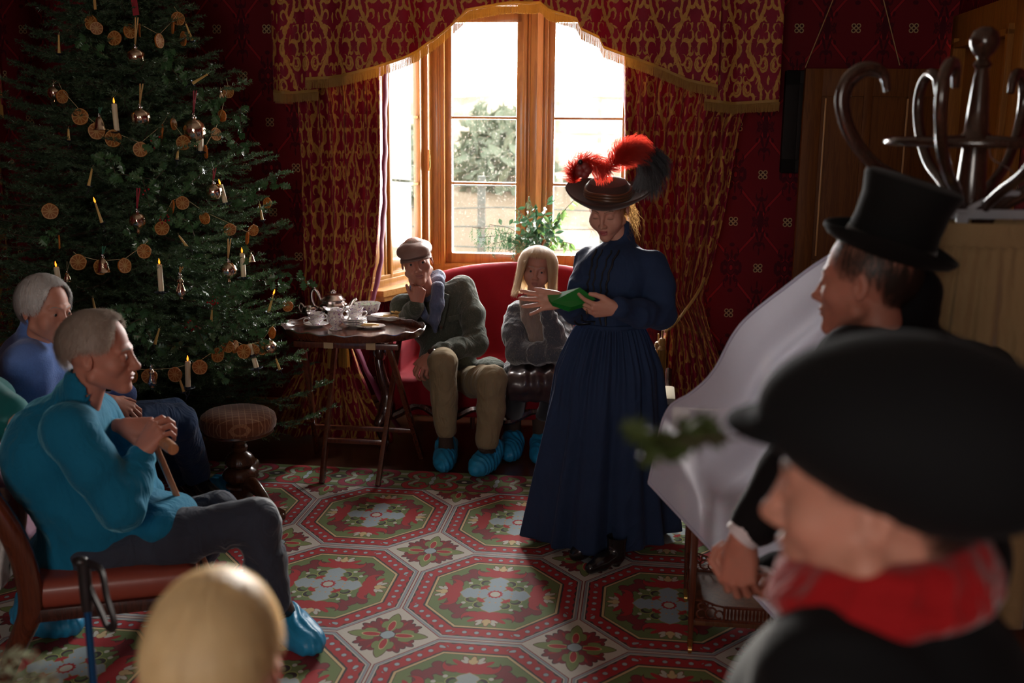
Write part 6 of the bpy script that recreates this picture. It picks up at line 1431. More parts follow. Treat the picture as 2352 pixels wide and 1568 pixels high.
def hair_surface(mm, rad, cen, tend, jitter, seed, mat, root, drop=None, nstr=900, w=.0011, lift=.006, tmin=0.0, shrink=.93, name='hair', extra=None, nphi=90, nt=26, curl=0.0, tilt=0.15, tipflare=0.0):
    """tend(phi): polar angle (radians) where the hair ends; drop(phi): straight fall below; phi=0 at the face"""
    rnd = np.random.RandomState(seed); rx, ry, rz = rad; ct, st = cos(tilt), sin(tilt)
    def pt(phi, t, infl):
        te = tend(phi); dr = drop(phi) if drop else 0; arc = te*rz; tot = arc+dr; l = t*tot; th = min(te if dr > .01 else te*1.1, l/rz); x = rx*infl*sin(th)*sin(phi); y = -ry*infl*sin(th)*cos(phi); z = rz*infl*cos(th)
        y, z = y*ct+z*st, z*ct-y*st*1.0
        if l > arc and dr > .01: d = l-arc; z -= d; k = 1-curl*(d/max(dr, 1e-3))**2; x *= k; y = y*k
        return np.array((cen[0]+x, cen[1]+y, cen[2]+z))
    pr = Parts(); G_ = np.zeros((nphi, nt, 3))
    for i in range(nphi):
        ph = 2*pi*i/nphi
        for j in range(nt): G_[i, j] = pt(ph, max(.02, j/(nt-1)*(.90+.05*vn1(ph*9+seed))), shrink+.012*vn1(ph*7+seed+j*.15)+.008*vn1(ph*19+j*.3))
    idx = np.arange(nphi*nt).reshape(nphi, nt); b = np.roll(idx, -1, 0); F = np.stack([idx[:, :-1], b[:, :-1], b[:, 1:], idx[:, 1:]], -1).reshape(-1, 4); pr.add(G_.reshape(-1, 3), F[:, ::-1])
    VS, FS = [], []; c = 0; ns = 10
    for k in range(nstr):
        ph = rnd.rand()*2*pi; t0 = tmin+rnd.rand()*(.62-tmin*.6); t1 = min(1.10, t0+.30+.35*rnd.rand()) if rnd.rand() < .55 else .97+.12*rnd.rand(); inf = shrink+.015+rnd.rand()*.10; wv = rnd.randn()*jitter; lf = lift*rnd.rand()
        pp = [pt(ph+wv*(q/(ns-1))**1.5, t0+(t1-t0)*q/(ns-1), inf+lf*8*(q/(ns-1))**2*(1+tipflare)) for q in range(ns)]
        for q in range(ns):
            d = pp[min(q+1, ns-1)]-pp[max(q-1, 0)]; o = pp[q]-np.array(cen); sdv = np.cross(d, o); sdv /= max(np.linalg.norm(sdv), 1e-6); ww = w*(1-.8*q/(ns-1)); VS += [pp[q]-sdv*ww, pp[q]+sdv*ww]
        for q in range(ns-1): FS.append((c+2*q, c+2*q+1, c+2*q+3, c+2*q+2))
        c += 2*ns
    if VS: pr.add(np.array(VS), np.array(FS))
    if extra: pr.add(*extra)
    for i in range(len(pr.V)): pr.V[i] = pr.V[i]@np.array(mm)[:3, :3].T+np.array(mm)[:3, 3]
    return pr.build(name, [M[mat]], root)
def mens(f=.85, side=.75, back=.65):
    def te(p): q = abs(((p+pi) % (2*pi))-pi); return f+side*float(sstep(.35, 1.15, q))+back*float(sstep(1.75, 2.6, q))
    return te
def ladies(f=1.0):
    def te(p): q = abs(((p+pi) % (2*pi))-pi); return f+.88*float(sstep(.42, .85, q))+.55*float(sstep(1.6, 2.5, q))
    return te
def vn1(x): return sin(x*1.7)+sin(x*2.9+1.3)*.6
def ribbons(paths, w, up=None):
    VS, FS = [], []; c = 0
    for pp in paths:
        n = len(pp)
        for q in range(n):
            d = np.array(pp[min(q+1, n-1)])-np.array(pp[max(q-1, 0)]); sdv = np.cross(d, np.array(up) if up is not None else np.array((.3, 1, .2))); sdv /= max(np.linalg.norm(sdv), 1e-6); ww = w*(1-.75*q/(n-1)); VS += [np.array(pp[q])-sdv*ww, np.array(pp[q])+sdv*ww]
        for q in range(n-1): FS.append((c+2*q, c+2*q+1, c+2*q+3, c+2*q+2))
        c += 2*n
    return np.array(VS), np.array(FS)
class Cloth:
    """garment as a distance field in world space, with fold relief"""
    def __init__(s, pts, pad=.16, h=.007): lo = np.min([A3(p) for p in pts], 0)-pad; hi = np.max([A3(p) for p in pts], 0)+pad; s.s = Sdf(lo, hi, h)
    def limb(s, pts, rs, k=.02, fold=.004, freq=70, mode='u', seed=0):
        for i in range(len(pts)-1):
            a, b = A3(pts[i]), A3(pts[i+1]); ra, rb = rs[i], rs[i+1]; L = float(np.linalg.norm(b-a))
            def fn(g, a=a, b=b, ra=ra, rb=rb, L=L):
                pa = g-a; ba = b-a; t = np.clip((pa@ba)/float(ba@ba), 0, 1); r = ra+(rb-ra)*t; d = np.linalg.norm(pa-t[..., None]*ba, axis=-1)
                if fold:
                    n = vnoise(g, 9, seed+i)*7+vnoise(g, 22, seed+5)*3; r = r+fold*2.1*((1-np.abs(np.sin((t*L*freq+n)*.5)))**1.4-.35)*np.clip(.45+vnoise(g, 6, seed+9)*2.2, 0, 1.3)
                return d-r
            r = max(ra, rb)+.01; s.s.op(fn, np.minimum(a, b)-r, np.maximum(a, b)+r, k, mode)
        return s
    def torso(s, shR, shL, chest, belly, pelvis, cr=(.165, .11, .17), br=(.155, .12, .13), pr_=(.175, .13, .12), shr=.055, k=.05):
        x = (Vector(shL)-Vector(shR)).normalized(); z = (Vector(chest)-Vector(pelvis)).normalized(); y = z.cross(x).normalized(); z = x.cross(y); rt = Matrix((x, y, z)).transposed()
        s.s.ell(chest, cr, 0, rot=rt); s.s.ell(belly, br, k, rot=rt); s.s.ell(pelvis, pr_, k, rot=rt); s.s.cone(shR, shL, shr, shr, .05); s.rt = rt; return s
    def wrinkle(s, amp=.004, sc=(10, 10, 18), seed=0): s.s.warp(lambda g: amp*(1.6*vnoise(g*np.array(sc, dtype=np.float32), 1.0, seed)+1.9*(np.abs(vnoise(g*np.array(sc, dtype=np.float32)+2*vnoise(g, 5, seed)[..., None], 1.35, seed+3))*2-.5))); return s
    def out(s, name, mat, root, sm=1):
        V, F = s.s.mesh(); V = smooth_np(V, F, sm, .5); return np_mesh(name, V, F, [M[mat]] if isinstance(mat, str) else [mat], root)
M['cover'] = simple('blue_overshoe_film', (.02, .29, .55), .42, .3, 45, .6, .004, trl=.12)
def overshoe(root, heel, toe, w=.052, hgt=.10, label=None, seed=0, tilt=None):
    heel = Vector(heel); toe = Vector(toe); s = Sdf(np.minimum(A3(heel), A3(toe))-.10, np.maximum(A3(heel), A3(toe))+np.array((.10, .10, .16)), .005)
    d = (toe-heel).normalized(); x = Vector((d.x, d.y, 0)).normalized(); rt = Matrix((x, Vector((-x.y, x.x, 0)), Vector((0, 0, 1)))).transposed(); mid = (heel+toe)/2+Vector((0, 0, .042)); hl = (toe-heel).length/2
    s.ell(mid, (hl+.060, w*1.22, .062), 0, rot=rt); s.ell(heel+x*.01+Vector((0, 0, .075)), (.060, .056, .050), .04); s.ell(heel+Vector((0, 0, .15)), (.046, .046, .036), .01, mode='s')
    s.warp(lambda g: .0028*np.sin((g@np.array((150, 110, 12.0), dtype=np.float32))+7*vnoise(g, 16, seed))+.007*vnoise(g, 24, seed+2))
    if tilt is None: s.plane_cut((0, 0, .002), (0, 0, -1))
    V, F = s.mesh(); o = np_mesh('shoe_cover', smooth_np(V, F, 1, .4), F, [M['cover']], root)
    return o

def core(body, pts, r, mi=0):
    s = Sdf(np.min([A3(p) for p in pts], 0)-r-.03, np.max([A3(p) for p in pts], 0)+r+.03, max(.008, r*.3)); s.chain(pts, [r]*len(pts), .02); v, f = s.mesh(); body.add(v, f, mi)
# ------------------------------------------------------------------ 1. the standing reader in navy
M['navy'] = mat_fabric('navy_wool', (.020, .038, .090), 700, sheen=.08, var=.3, big=6, fold=.6, bd=.002, sheentint=(.4, .5, .9, 1)); M['black_trim'] = mat_flat('black_braid', (.008, .008, .012), .7)
M['black_leather'] = simple('black_leather', (.012, .011, .012), .22, .2, 40, .1, coat=.3)
def standing_woman():
    base = G(1380, 1260); root = thing('person', 'woman standing in a long navy blue dress and feathered hat, reading from green cards', 'person', base)
    f = Vector((-.50, -.86, 0)).normalized(); lf = Vector((.86, -.50, 0)).normalized()
    NB = P(1424, 548, 4.17); SH = P(1424, 590, 4.17); shR = SH-lf*.128+Vector((0, 0, -.022)); shL = SH+lf*.135+Vector((0, 0, -.022))
    WA = P(1402, 742, 4.17); CHS = P(1416, 632, 4.15)
    hc = P(1398, 478, 4.13); HM = hmat(hc, Vector((-.36, -.88, -.42)), Vector((-.10, -.25, 1)), .93)
    V, F, mi = head_np(.0024, female=True, closed=True, nose=.85, jaw=1.0, fat=.002, neck=.16, mouth_open=.003, necktilt=(.0, .02)); body = Parts(); body.add(V, F, mi, HM)
    s = Sdf(A3(NB)-.12, A3(NB)+.12, .005); s.cone(hc+Vector((.02, .02, -.05)), NB+Vector((0, .0, -.03)), .040, .044, 0); v, fc = s.mesh(); body.add(v, fc, 0)
    elR = P(1322, 712, 4.02); wrR = P(1292, 690, 3.88); elL = P(1518, 722, 4.06); wrL = P(1414, 708, 3.86)
    v, fc = hand_np(1, ((5, 8, 5), (8, 10, 6), (6, 10, 6), (2, 8, 5)), (9, 0, -9, -24), (.92, .36, .05), .12, s=.86); body.add(v, fc, 0, frame(wrR, (-1, -.12, -.02), (.10, .90, -.42)))
    v, fc = hand_np(-1, ((38, 18, 10), (42, 20, 12), (44, 22, 12), (46, 24, 14)), (4, 1, -2, -6), (.75, .45, -.45), .5, s=.88); HL = frame(wrL, (-.97, -.12, -.05), (-.10, -.82, -.50)); body.add(v, fc, 0, HL)
    core(body, [NB, (shR+shL)/2, WA], .04); core(body, [shR, elR, wrR-(wrR-elR)*.15], .020); core(body, [shL, elL, wrL-(wrL-elL)*.15], .020); core(body, [shR, shL], .03)
    body.build('body', [M['skin_fair'], M['lips'], M['brow_dark']], root)
    m_ = MB(); q = HL @ Vector((.105, .013, .004)); m_.tube([HL @ Vector((.106, .013+.0095*cos(t), -.006+.0095*sin(t))) for t in np.linspace(0, 6.28, 17)[:-1]], .0010, 6, closed=True); m_.build('ring', M['brass'], root)
    c = Cloth([shR, shL, WA, elR, elL, wrL, wrR, NB], .13, .006)
    x = lf; z = Vector((0, 0, 1)); rt = Matrix((x, -f, z)).transposed()
    c.s.ell(CHS+f*.02, (.148, .112, .13), 0, rot=rt); c.s.cone(WA+Vector((0, 0, -.04)), WA+Vector((0, 0, .06)), .118, .122, .05); c.s.ell(CHS+f*.055+Vector((0, 0, -.035)), (.115, .072, .085), .05, rot=rt)
    c.s.cone(shR, shL, .046, .048, .05); c.s.cone(SH+Vector((0, 0, -.02)), NB+Vector((0, 0, -.02)), .070, .046, .04); c.s.cone(NB+Vector((0, 0, -.01)), NB+Vector((0, -.003, .030)), .049, .046, .01)
    c.limb([shR+Vector((0, 0, -.005)), (shR+elR)/2, elR, (elR+wrR)/2, wrR-(wrR-elR)*.10], [.050, .050, .044, .040, .034], .03, .004, 55)
    c.limb([shL+Vector((0, 0, -.005)), shL*.6+elL*.4+lf*.012, elL], [.052, .060, .056], .03, .003, 45, seed=3); c.limb([elL, (elL+wrL)/2+Vector((0, 0, -.005)), wrL-(wrL-elL)*.08], [.056, .048, .036], .03, .003, 50, seed=4)
    c.wrinkle(.006, (9, 9, 7), 2); c.s.ell(hc+Vector((.02, .0, -.075)), (.044, .044, .05), .0, mode='s'); c.out('bodice', 'navy', root, 2)
    # collar, braid and buttons
    m_ = MB()
    for off in (-.045, -.018, .018, .045):
        pts = []
        for i in range(26):
            t = i/25; p = NB+(WA-NB)*(.10+.86*t)+lf*(off*(1.0-.25*t)+.003*sin(i*1.6))
            o = Vector(p)+f*.25; pts.append((o, p))
        path = []
        for o, p in pts:
            best = None
            for d_ in np.arange(.25, .02, -.004):
                q = p+f*d_; 
                ix = [int(round((q[k]-c.s.lo[k])/c.s.h)) for k in range(3)]
                if all(0 <= ix[k] < c.s.n[k] for k in range(3)) and c.s.F[tuple(ix)] < .002: best = q+f*.003; break
            if best is not None: path.append(best)
        if len(path) > 3: m_.tube(path, .0042 if abs(off) > .02 else .0032, 6)
    m_.build('ruffle_braid', M['black_trim'], root)
    m_ = MB(); wb = [WA+Vector((0, 0, .0))+lf*(.123*cos(t))+f*(.121*sin(t)) for t in np.linspace(0, 2*pi, 41)[:-1]]; m_.tube(wb, .012, 8, closed=True); m_.build('waistband', M['navy'], root)
    for nm, w_, e_ in (('cuff', wrL, elL), ('cuff', wrR, elR)):
        m_ = MB(); d = (w_-e_).normalized(); m_.tube([w_-d*.03, w_-d*.012, w_-d*.004], [.034, .036, .035], 20); m_.build('cuff', M['navy'], root)
    # skirt
    n, nz = 420, 90; hc_ = G(1373, 1228); P_ = np.zeros((n, nz, 3)); rnd = np.random.RandomState(2); ph = rnd.rand(12)*6.28
    for i in range(n):
        a = 2*pi*i/n; d = lf*cos(a)+f*sin(a)
        fr = max(0, sin(a))                                 # front
        for j in range(nz):
            t = j/(nz-1); cx_ = Vector((WA.x+(hc_.x-WA.x)*t**1.1, WA.y+(hc_.y-WA.y)*t**1.1, 0)); hem = .045+.012*sin(a*2+1)+.03*max(0, -cos(a-.4))*0
            z_ = WA.z*(1-t)+hem*t; r = .122+(.058*min(1, t*5)**.7)+.125*t**1.05
            pl = (.30+.70*t)*(.020*sin(a*12+1.0*sin(t*2+ph[0])+ph[1])+.016*sin(a*7+ph[2]+t*1.2)+.010*sin(a*21+ph[3]))
            kn = .012*sin(a*40)*max(0, 1-t*2.3)*(.3+.7*fr)
            rr = r+pl*min(1, t*6+.15)+kn; rr *= 1+.08*t*abs(cos(a)); q = cx_+d*rr; P_[i, j] = (q.x, q.y, z_)
    grid_obj('skirt', P_, n, nz, M['navy'], root, closed=True, thick=.004)
    for (hp, tp) in ((G(1415, 1300), G(1343, 1322)), (G(1370, 1280), G(1305, 1290))):
        m_ = MB(); d = (tp-hp).normalized(); s = Sdf(np.minimum(A3(hp), A3(tp))-.07, np.maximum(A3(hp), A3(tp))+np.array((.07, .07, .13)), .005)
        s.cone(hp+Vector((0, 0, .055)), hp+d*.08+Vector((0, 0, .04)), .032, .033, 0); s.cone(hp+d*.08+Vector((0, 0, .036)), tp-d*.03+Vector((0, 0, .026)), .034, .024, .02); s.cone(hp, hp+Vector((0, 0, .05)), .016, .022, .01); s.cone(hp+Vector((0, 0, .05)), hp+Vector((0, 0, .16)), .035, .045, .02); s.plane_cut((0, 0, .001), (0, 0, -1)); v, fc = s.mesh()
        np_mesh('boot', smooth_np(v, fc, 1), fc, [M['black_leather']], root)
    # hair: swept up, a low knot and loose glowing wisps
    te = ladies(1.0)
    r2 = random.Random(4); kn = HM @ Vector((.035, .075, -.035)); paths = []
    for i in range(520):
        a0 = Vector((r2.gauss(0, .018), r2.gauss(0, .016), r2.gauss(0, .022))); p0 = kn+a0; dd = Vector((r2.gauss(.1, .8), r2.gauss(.2, .8), r2.gauss(-.3, .8))).normalized(); L = r2.uniform(.012, .035)
        paths.append([p0, p0+dd*L*.5+Vector((0, 0, .006)), p0+dd*L+Vector((r2.gauss(0, .006), 0, -.004)), p0+dd*L*1.02+Vector((r2.gauss(0, .005), 0, -.012)), p0+dd*L*.9+Vector((r2.gauss(0, .005), 0, -.018))])
    for x0, y0, x1, y1 in ((1352, 522, 1362, 548), (1356, 524, 1372, 543), (1358, 530, 1348, 552)):
        paths.append([P(x0, y0, 3.98), P((x0+x1)/2+4, (y0+y1)/2, 3.97), P(x1, y1, 3.98)])
    for i in range(60):
        q0 = 1438+r2.uniform(0, 26); y0 = 470+r2.uniform(0, 45); pth = []
        for k in range(7): pth.append(P(q0, y0, 4.17-.012*k)); q0 += r2.uniform(-3, 5); y0 += r2.uniform(3, 9)
        paths.append(pth)
    ev, ef = ribbons(paths, .0007); Mi = np.array(HM.inverted()); ev = ev@Mi[:3, :3].T+Mi[:3, 3]
    kv = Sdf((-.1, -.05, -.12), (.12, .16, .06), .005); kv.ell((.025, .080, -.030), (.036, .032, .038), 0); kv.warp(lambda g: .004*np.sin(g[..., 0]*160+g[..., 2]*120)); k1, k2 = kv.mesh(); pr = Parts(); pr.add(ev, ef); pr.add(k1, k2)
    hair_surface(HM, (.081, .101, .098), (0, .012, .030), te, .2, 3, 'hair_brown', root, nstr=700, lift=.003, extra=(np.concatenate(pr.V), np.concatenate(pr.F)))
    return HM, f, lf, wrR, wrL
HMW, fW, lW, wrRW, wrLW = standing_woman()
def feathered_hat():
    mm = HMW @ Matrix.Translation((0, .003, .040)) @ Matrix.Scale(.98, 4) @ Matrix.Rotation(radians(-7), 4, 'X') @ Matrix.Rotation(radians(4), 4, 'Y'); root = thing('feathered_hat', 'wide brown felt hat trimmed with red and black ostrich feathers, on the standing woman', 'hat', mat=Matrix.Translation(mm @ Vector((0, 0, 0)))); T = Tree
    felt = simple('brown_felt', (.050, .022, .016), .9, .25, 200, .3, sheen=.3); n = 90; pf = [(.070, .0), (.095, .0), (.125, .008), (.150, .028), (.156, .040), (.152, .044), (.120, .022), (.092, .014), (.086, .030), (.084, .060), (.072, .078), (.045, .085), (.001, .086)]
    vs = []
    for i, (r, z) in enumerate(pf):
        for k in range(n):
            a = 2*pi*k/n; brim = 1 if 1 < i < 7 else 0; e = 1.06 if brim else 1.0; zz = z+(.012*cos(2*a) if brim else 0); vs.append(mm @ Vector((r*e*1.10*cos(a), r*1.0*sin(a), zz)))
    fs = [(i*n+k, i*n+(k+1) % n, (i+1)*n+(k+1) % n, (i+1)*n+k) for i in range(len(pf)-1) for k in range(n)]; m_ = MB(); m_.add(vs, fs); m_.build('felt_body', felt, root)
    m_ = MB()
    for z, r in ((.024, .089), (.036, .088), (.048, .087)): m_.tube([mm @ Vector((r*1.11*cos(t), r*1.01*sin(t), z+.003*sin(3*t))) for t in np.linspace(0, 2*pi, 61)[:-1]], .0052, 8, closed=True)
    m_.build('ribbon_band', simple('brown_satin', (.12, .05, .025), .3, .2, 60, .1, sheen=.2), root)
    red = mat_hair('red_feather', (.22, .010, .006), (.62, .05, .03), trl=.5); blk = mat_hair('black_feather', (.003, .003, .005), (.018, .016, .022), trl=.05)
    def plume(pts, w0, n, seed, mat, fall=.6):
        rnd = random.Random(seed); cv = catmull(pts, 14); paths = [cv]
        for i in range(n):
            t = i/n; k = min(len(cv)-2, int(t*(len(cv)-1))); p = Vector(cv[k]); tg = (Vector(cv[k+1])-p).normalized(); a = rnd.uniform(0, 2*pi); o = tg.orthogonal().normalized(); o = Matrix.Rotation(a, 3, tg) @ o
            L = w0*(.5+.9*sin(pi*min(1, t*.8+.15)))*rnd.uniform(.6, 1.1); d1 = (o+tg*.7).normalized(); paths.append([p, p+d1*L*.5, p+d1*L*.85+Vector((0, 0, -L*.18*fall)), p+d1*L*1.08+tg*L*.2+Vector((0, 0, -L*.42*fall)), p+d1*L*1.16+tg*L*.25+Vector((0, 0, -L*.66*fall))])
        v, fc = ribbons(paths, .0009); o = np_mesh('feather', v, fc, [mat], root); return o
    W_ = lambda px, py, Y: P(px, py, Y)
    plume([W_(1325, 412, 4.00), W_(1322, 385, 3.99), W_(1345, 368, 3.99), W_(1375, 380, 4.0), W_(1392, 395, 4.02)], .040, 1100, 1, red)
    plume([W_(1320, 420, 4.0), W_(1318, 398, 3.98), W_(1332, 385, 3.98)], .035, 600, 7, red)
    plume([W_(1395, 392, 4.05), W_(1420, 358, 4.06), W_(1450, 338, 4.10), W_(1480, 338, 4.14)], .050, 1400, 2, red)
    plume([W_(1415, 375, 4.03), W_(1440, 352, 4.03), W_(1465, 345, 4.06)], .050, 1100, 8, red)
    plume([W_(1455, 340, 4.16), W_(1482, 348, 4.17), W_(1505, 365, 4.18), W_(1512, 385, 4.18)], .045, 1200, 3, blk, 1.0)
    plume([W_(1480, 345, 4.10), W_(1498, 375, 4.12), W_(1492, 400, 4.13), W_(1475, 425, 4.14)], .042, 1200, 4, blk, 1.1)
    plume([W_(1470, 360, 4.04), W_(1485, 385, 4.05), W_(1480, 405, 4.07)], .040, 900, 9, blk, 1.0)
    m_ = MB(); m_.ball(W_(1333, 372, 3.93), .010); m_.build('black_bead', M['black_leather'], root)
    rs = MB()
    for k in range(5): a = k*1.25; rs.ball(W_(1340+9*cos(a), 392+9*sin(a), 3.94), (.018, .010, .016), 12, 8)
    rs.build('silk_rosette', simple('dusky_red_silk', (.22, .02, .018), .5, .3, 60, .4), root)
feathered_hat()
def cards():
    root = thing('green_cards', 'sheaf of bright green reading cards held by the standing woman', 'cards', P(1310, 684, 3.82)); gm = simple('green_card', (.012, .30, .045), .6, .1, 30, .05, trl=.15)
    for k in range(4):
        m_ = MB(); dz = -.003*k; q = [P(1257+k, 678+2*k, 3.86), P(1332-2*k, 660+3*k, 3.93), P(1369-3*k, 687+2*k, 3.90), P(1312-2*k, 706+k, 3.80), P(1266+k, 693+k, 3.80)]
        q = [p+Vector((0, 0, dz)) for p in q]; nrm = (q[1]-q[0]).cross(q[3]-q[0]).normalized(); vs = q+[p+nrm*.0012 for p in q]; m_.add(vs, [(0, 1, 2, 3, 4), (9, 8, 7, 6, 5)]+[(i, (i+1) % 5, 5+(i+1) % 5, 5+i) for i in range(5)]); m_.build('card', gm, root, smooth=False)
cards()
# ------------------------------------------------------------------ 2. man in a flat cap on the sofa
M['tweed'] = mat_tweed('grey_green_tweed', (.022, .026, .020), (.105, .115, .088), (.13, .13, .10)); M['khaki'] = mat_fabric('khaki_cotton', (.24, .18, .10), 900, sheen=.1, big=8, fold=.8, bd=.0025, var=.2)
M['dark_knit'] = mat_fabric('dark_knit', (.020, .020, .024), 400, big=20); M['blue_scarf'] = mat_fabric('blue_grey_scarf', (.10, .12, .20), 300, big=30, fold=.8, bs=.7, bd=.003, var=.5); M['denim_shirt'] = mat_fabric('blue_shirt', (.06, .11, .18), 600)
M['sock'] = mat_fabric('dark_sock', (.025, .022, .03), 300); M['brown_boot'] = simple('brown_suede', (.05, .028, .018), .85, .3, 60, .3)
def cap_man():
    root = thing('person', 'man in a flat cap and tweed jacket seated on the sofa, hand on chin', 'person', P(1030, 950, 5.7))
    hc = P(957, 600, 5.66); HM = hmat(hc, Vector((.10, -1, -.05)), Vector((-.20, -.08, 1)), 1.03)
    V, F, mi = head_np(.0026, nose=1.15, jaw=1.05, age=1, fat=.003, neck=.15); body = Parts(); body.add(V, F, mi, HM)
    shR = P(925, 705, 5.78); shL = P(1062, 662, 5.86); CH = P(1010, 735, 5.84); BE = P(1030, 815, 5.82); PE = P(1050, 880, 5.86); NB = P(990, 672, 5.82)
    elR = P(918, 758, 5.74); wrR = P(958, 698, 5.56); elL = P(1092, 790, 5.66); wrL = P(1000, 812, 5.46)
    v, fc = hand_np(1, ((75, 75, 30), (85, 80, 35), (85, 80, 35), (85, 80, 35)), (6, 2, -2, -6), (.80, .60, .0), .1, s=.9); HR = frame(wrR, (.14, .06, 1), (.30, -.95, -.0)); body.add(v, fc, 0, HR)
    v, fc = hand_np(-1, ((35, 40, 25), (38, 42, 25), (40, 45, 25), (42, 45, 25)), (6, 2, -3, -8), (.6, .7, -.3), .4, s=1.08); body.add(v, fc, 0, frame(wrL, (-.62, -.35, -.55), (-.35, -.62, .62)))
    core(body, [hc+Vector((0, .03, -.10)), NB, CH, PE], .05); core(body, [shR, shL], .04); core(body, [shR, elR, wrR], .024); core(body, [shL, elL, wrL], .024)
    body.build('body', [M['skin_ruddy'], M['lips_pale'], M['brow_grey']], root); eyes(HM, (.1, -1, .05), root)
    hair_surface(HM, (.080, .100, .096), (0, .014, .030), mens(.9), .1, 5, 'hair_grey', root, nstr=700, lift=.001, tmin=.55, w=.0007)
    c = Cloth([shR, shL, PE, elR, elL, wrR, wrL], .17, .0065); c.torso(shR, shL, CH, BE, PE, (.175, .115, .16), (.165, .125, .13), (.185, .135, .11))
    c.limb([shR, elR], [.066, .058], .03, .004, 60); c.limb([elR, wrR-(wrR-elR)*.06], [.056, .045], .02, .003, 60); c.limb([shL, (shL+elL)/2+Vector((.02, 0, 0)), elL], [.070, .066, .062], .03, .006, 62, seed=2); c.limb([elL, (elL+wrL)/2, wrL-(wrL-elL)*.08], [.060, .054, .048], .03, .007, 75, seed=6)
    c.s.ell(P(1125, 845, 5.78), (.09, .10, .06), .04); c.wrinkle(.004, (9, 9, 14), 4)
    fz = Vector((-.05, -1, 0)); c.s.chain([P(988, 690, 5.66), P(1000, 770, 5.62), P(1010, 850, 5.60)], [.030, .045, .055], .01, mode='s'); c.s.ell(NB+Vector((0, -.02, .03)), (.062, .07, .06), .01, mode='s'); c.out('tweed_jacket', 'tweed', root, 1)
    c2 = Cloth([CH, BE, PE, NB], .16, .008); c2.s.ell(CH+Vector((-.01, -.012, 0)), (.135, .098, .15), 0); c2.s.ell(BE+Vector((-.01, -.015, 0)), (.135, .11, .13), .05); c2.out('dark_waistcoat', 'dark_knit', root)
    m_ = MB()
    for (x, y) in ((1001, 748), (1013, 752), (1002, 735)): m_.ball(P(x, y, 5.64), (.008, .003, .008))
    m_.build('buttons', M['brown_boot'], root)
    # lapels, pocket flap, cuff and shirt cuff
    m_ = MB()
    for pts in ([(1008, 668, 5.72), (1032, 678, 5.725), (1028, 706, 5.70), (1016, 760, 5.68), (1006, 745, 5.685), (1004, 700, 5.70)], [(1030, 728, 5.695), (1056, 722, 5.70), (1057, 733, 5.695), (1031, 740, 5.69)]):
        q = [P(*p) for p in pts]; k = len(q); vs = q+[p+Vector((0, .014, 0)) for p in q]; m_.add(vs, [tuple(range(k)), tuple(range(2*k-1, k-1, -1))]+[(i, (i+1) % k, k+(i+1) % k, k+i) for i in range(k)])
    m_.build('lapel', M['tweed'], root)
    m_ = MB(); d = (wrR-elR).normalized(); m_.tube([wrR-d*.035, wrR-d*.008], [.036, .034], 18); d2 = (wrL-elL).normalized(); m_.tube([wrL-d2*.03, wrL-d2*.008], [.038, .036], 18); m_.build('shirt_cuffs', M['denim_shirt'], root)
    m_ = MB(); wt = wrL+d2*.012; m_.tube([wt-d2*.008, wt+d2*.008], [.030, .030], 20); m_.lathe([(.017, 0), (.018, .006), (.001, .007)], wt+Vector((-.01, -.024, .018)), 18, mat=Vector((-.3, -.6, .6)).to_track_quat('Z', 'Y').to_matrix()); m_.build('wristwatch', M['silver'], root)
    s = Cloth([NB, P(1005, 760, 5.66)], .12, .006); s.limb([NB+Vector((-.075, -.045, .035)), NB+Vector((-.02, -.085, .005)), NB+Vector((.040, -.04, .065)), NB+Vector((.04, .035, .085)), NB+Vector((-.06, .05, .07)), NB+Vector((-.075, -.045, .035))], [.034]*6, .02, .004, 120)
    s.limb([P(1005, 660, 5.68), P(1003, 700, 5.655), P(998, 735, 5.645), P(1000, 760, 5.65)], [.034, .036, .028, .010], .02, .004, 30); s.limb([P(950, 670, 5.70), P(962, 705, 5.69), P(985, 738, 5.67)], [.028, .028, .015], .02, .004, 40); s.wrinkle(.003, (40, 40, 8), 3); s.out('scarf', 'blue_scarf', root, 1)
    # trousers
    kR, kL = P(1017, 832, 5.42), P(1128, 872, 5.38); hR, hL = P(1010, 868, 5.78), P(1080, 878, 5.80); aR, aL = P(1024, 985, 5.44), P(1118, 1012, 5.33)
    c = Cloth([hR, hL, kR, kL, aR, aL], .14, .007); c.s.cone(hR, hL, .095, .095, 0); c.limb([hR, kR], [.092, .074], .03, .004, 40); c.limb([kR+Vector((0, -.005, 0)), (kR+aR)/2, aR], [.074, .068, .056], .02, .004, 34, seed=3); c.limb([hL, kL], [.092, .075], .03, .005, 46, seed=5); c.limb([kL, (kL+aL)/2+Vector((.01, 0, 0)), aL], [.075, .070, .060], .02, .005, 38, seed=7)
    c.wrinkle(.0035, (16, 16, 9), 8)
    for a_, k_ in ((aR, kR), (aL, kL)): d = (a_-k_).normalized(); c.s.plane_cut(a_+d*.03, d) if False else c.s.ell(a_+d*.09, (.075, .075, .06), .004, mode='s')
    c.out('khaki_trousers', 'khaki', root, 1)
    fR = G(1024, 1068); fL = G(1110, 1080); m_ = MB(); m_.tube([aR+Vector((0, 0, .03)), aR+Vector((0, 0, -.04)), fR+Vector((0, .03, .09)), fR+Vector((0, .03, .04))], [.038, .038, .042, .044], 14); m_.build('ankle_boot', M['brown_boot'], root); m_ = MB(); m_.tube([aL+Vector((0, 0, .03)), aL+Vector((-.01, 0, -.03)), fL+Vector((.03, .02, .09))], [.040, .038, .04], 14); m_.build('ankle_boot', M['brown_boot'], root)
    overshoe(root, G(1026, 1045), G(1020, 1082, .0)+Vector((0, -.02, 0)), seed=1); overshoe(root, G(1125, 1066)+Vector((.015, 0, .03)), G(1098, 1092)+Vector((.0, -.05, .0)), w=.058, seed=4)
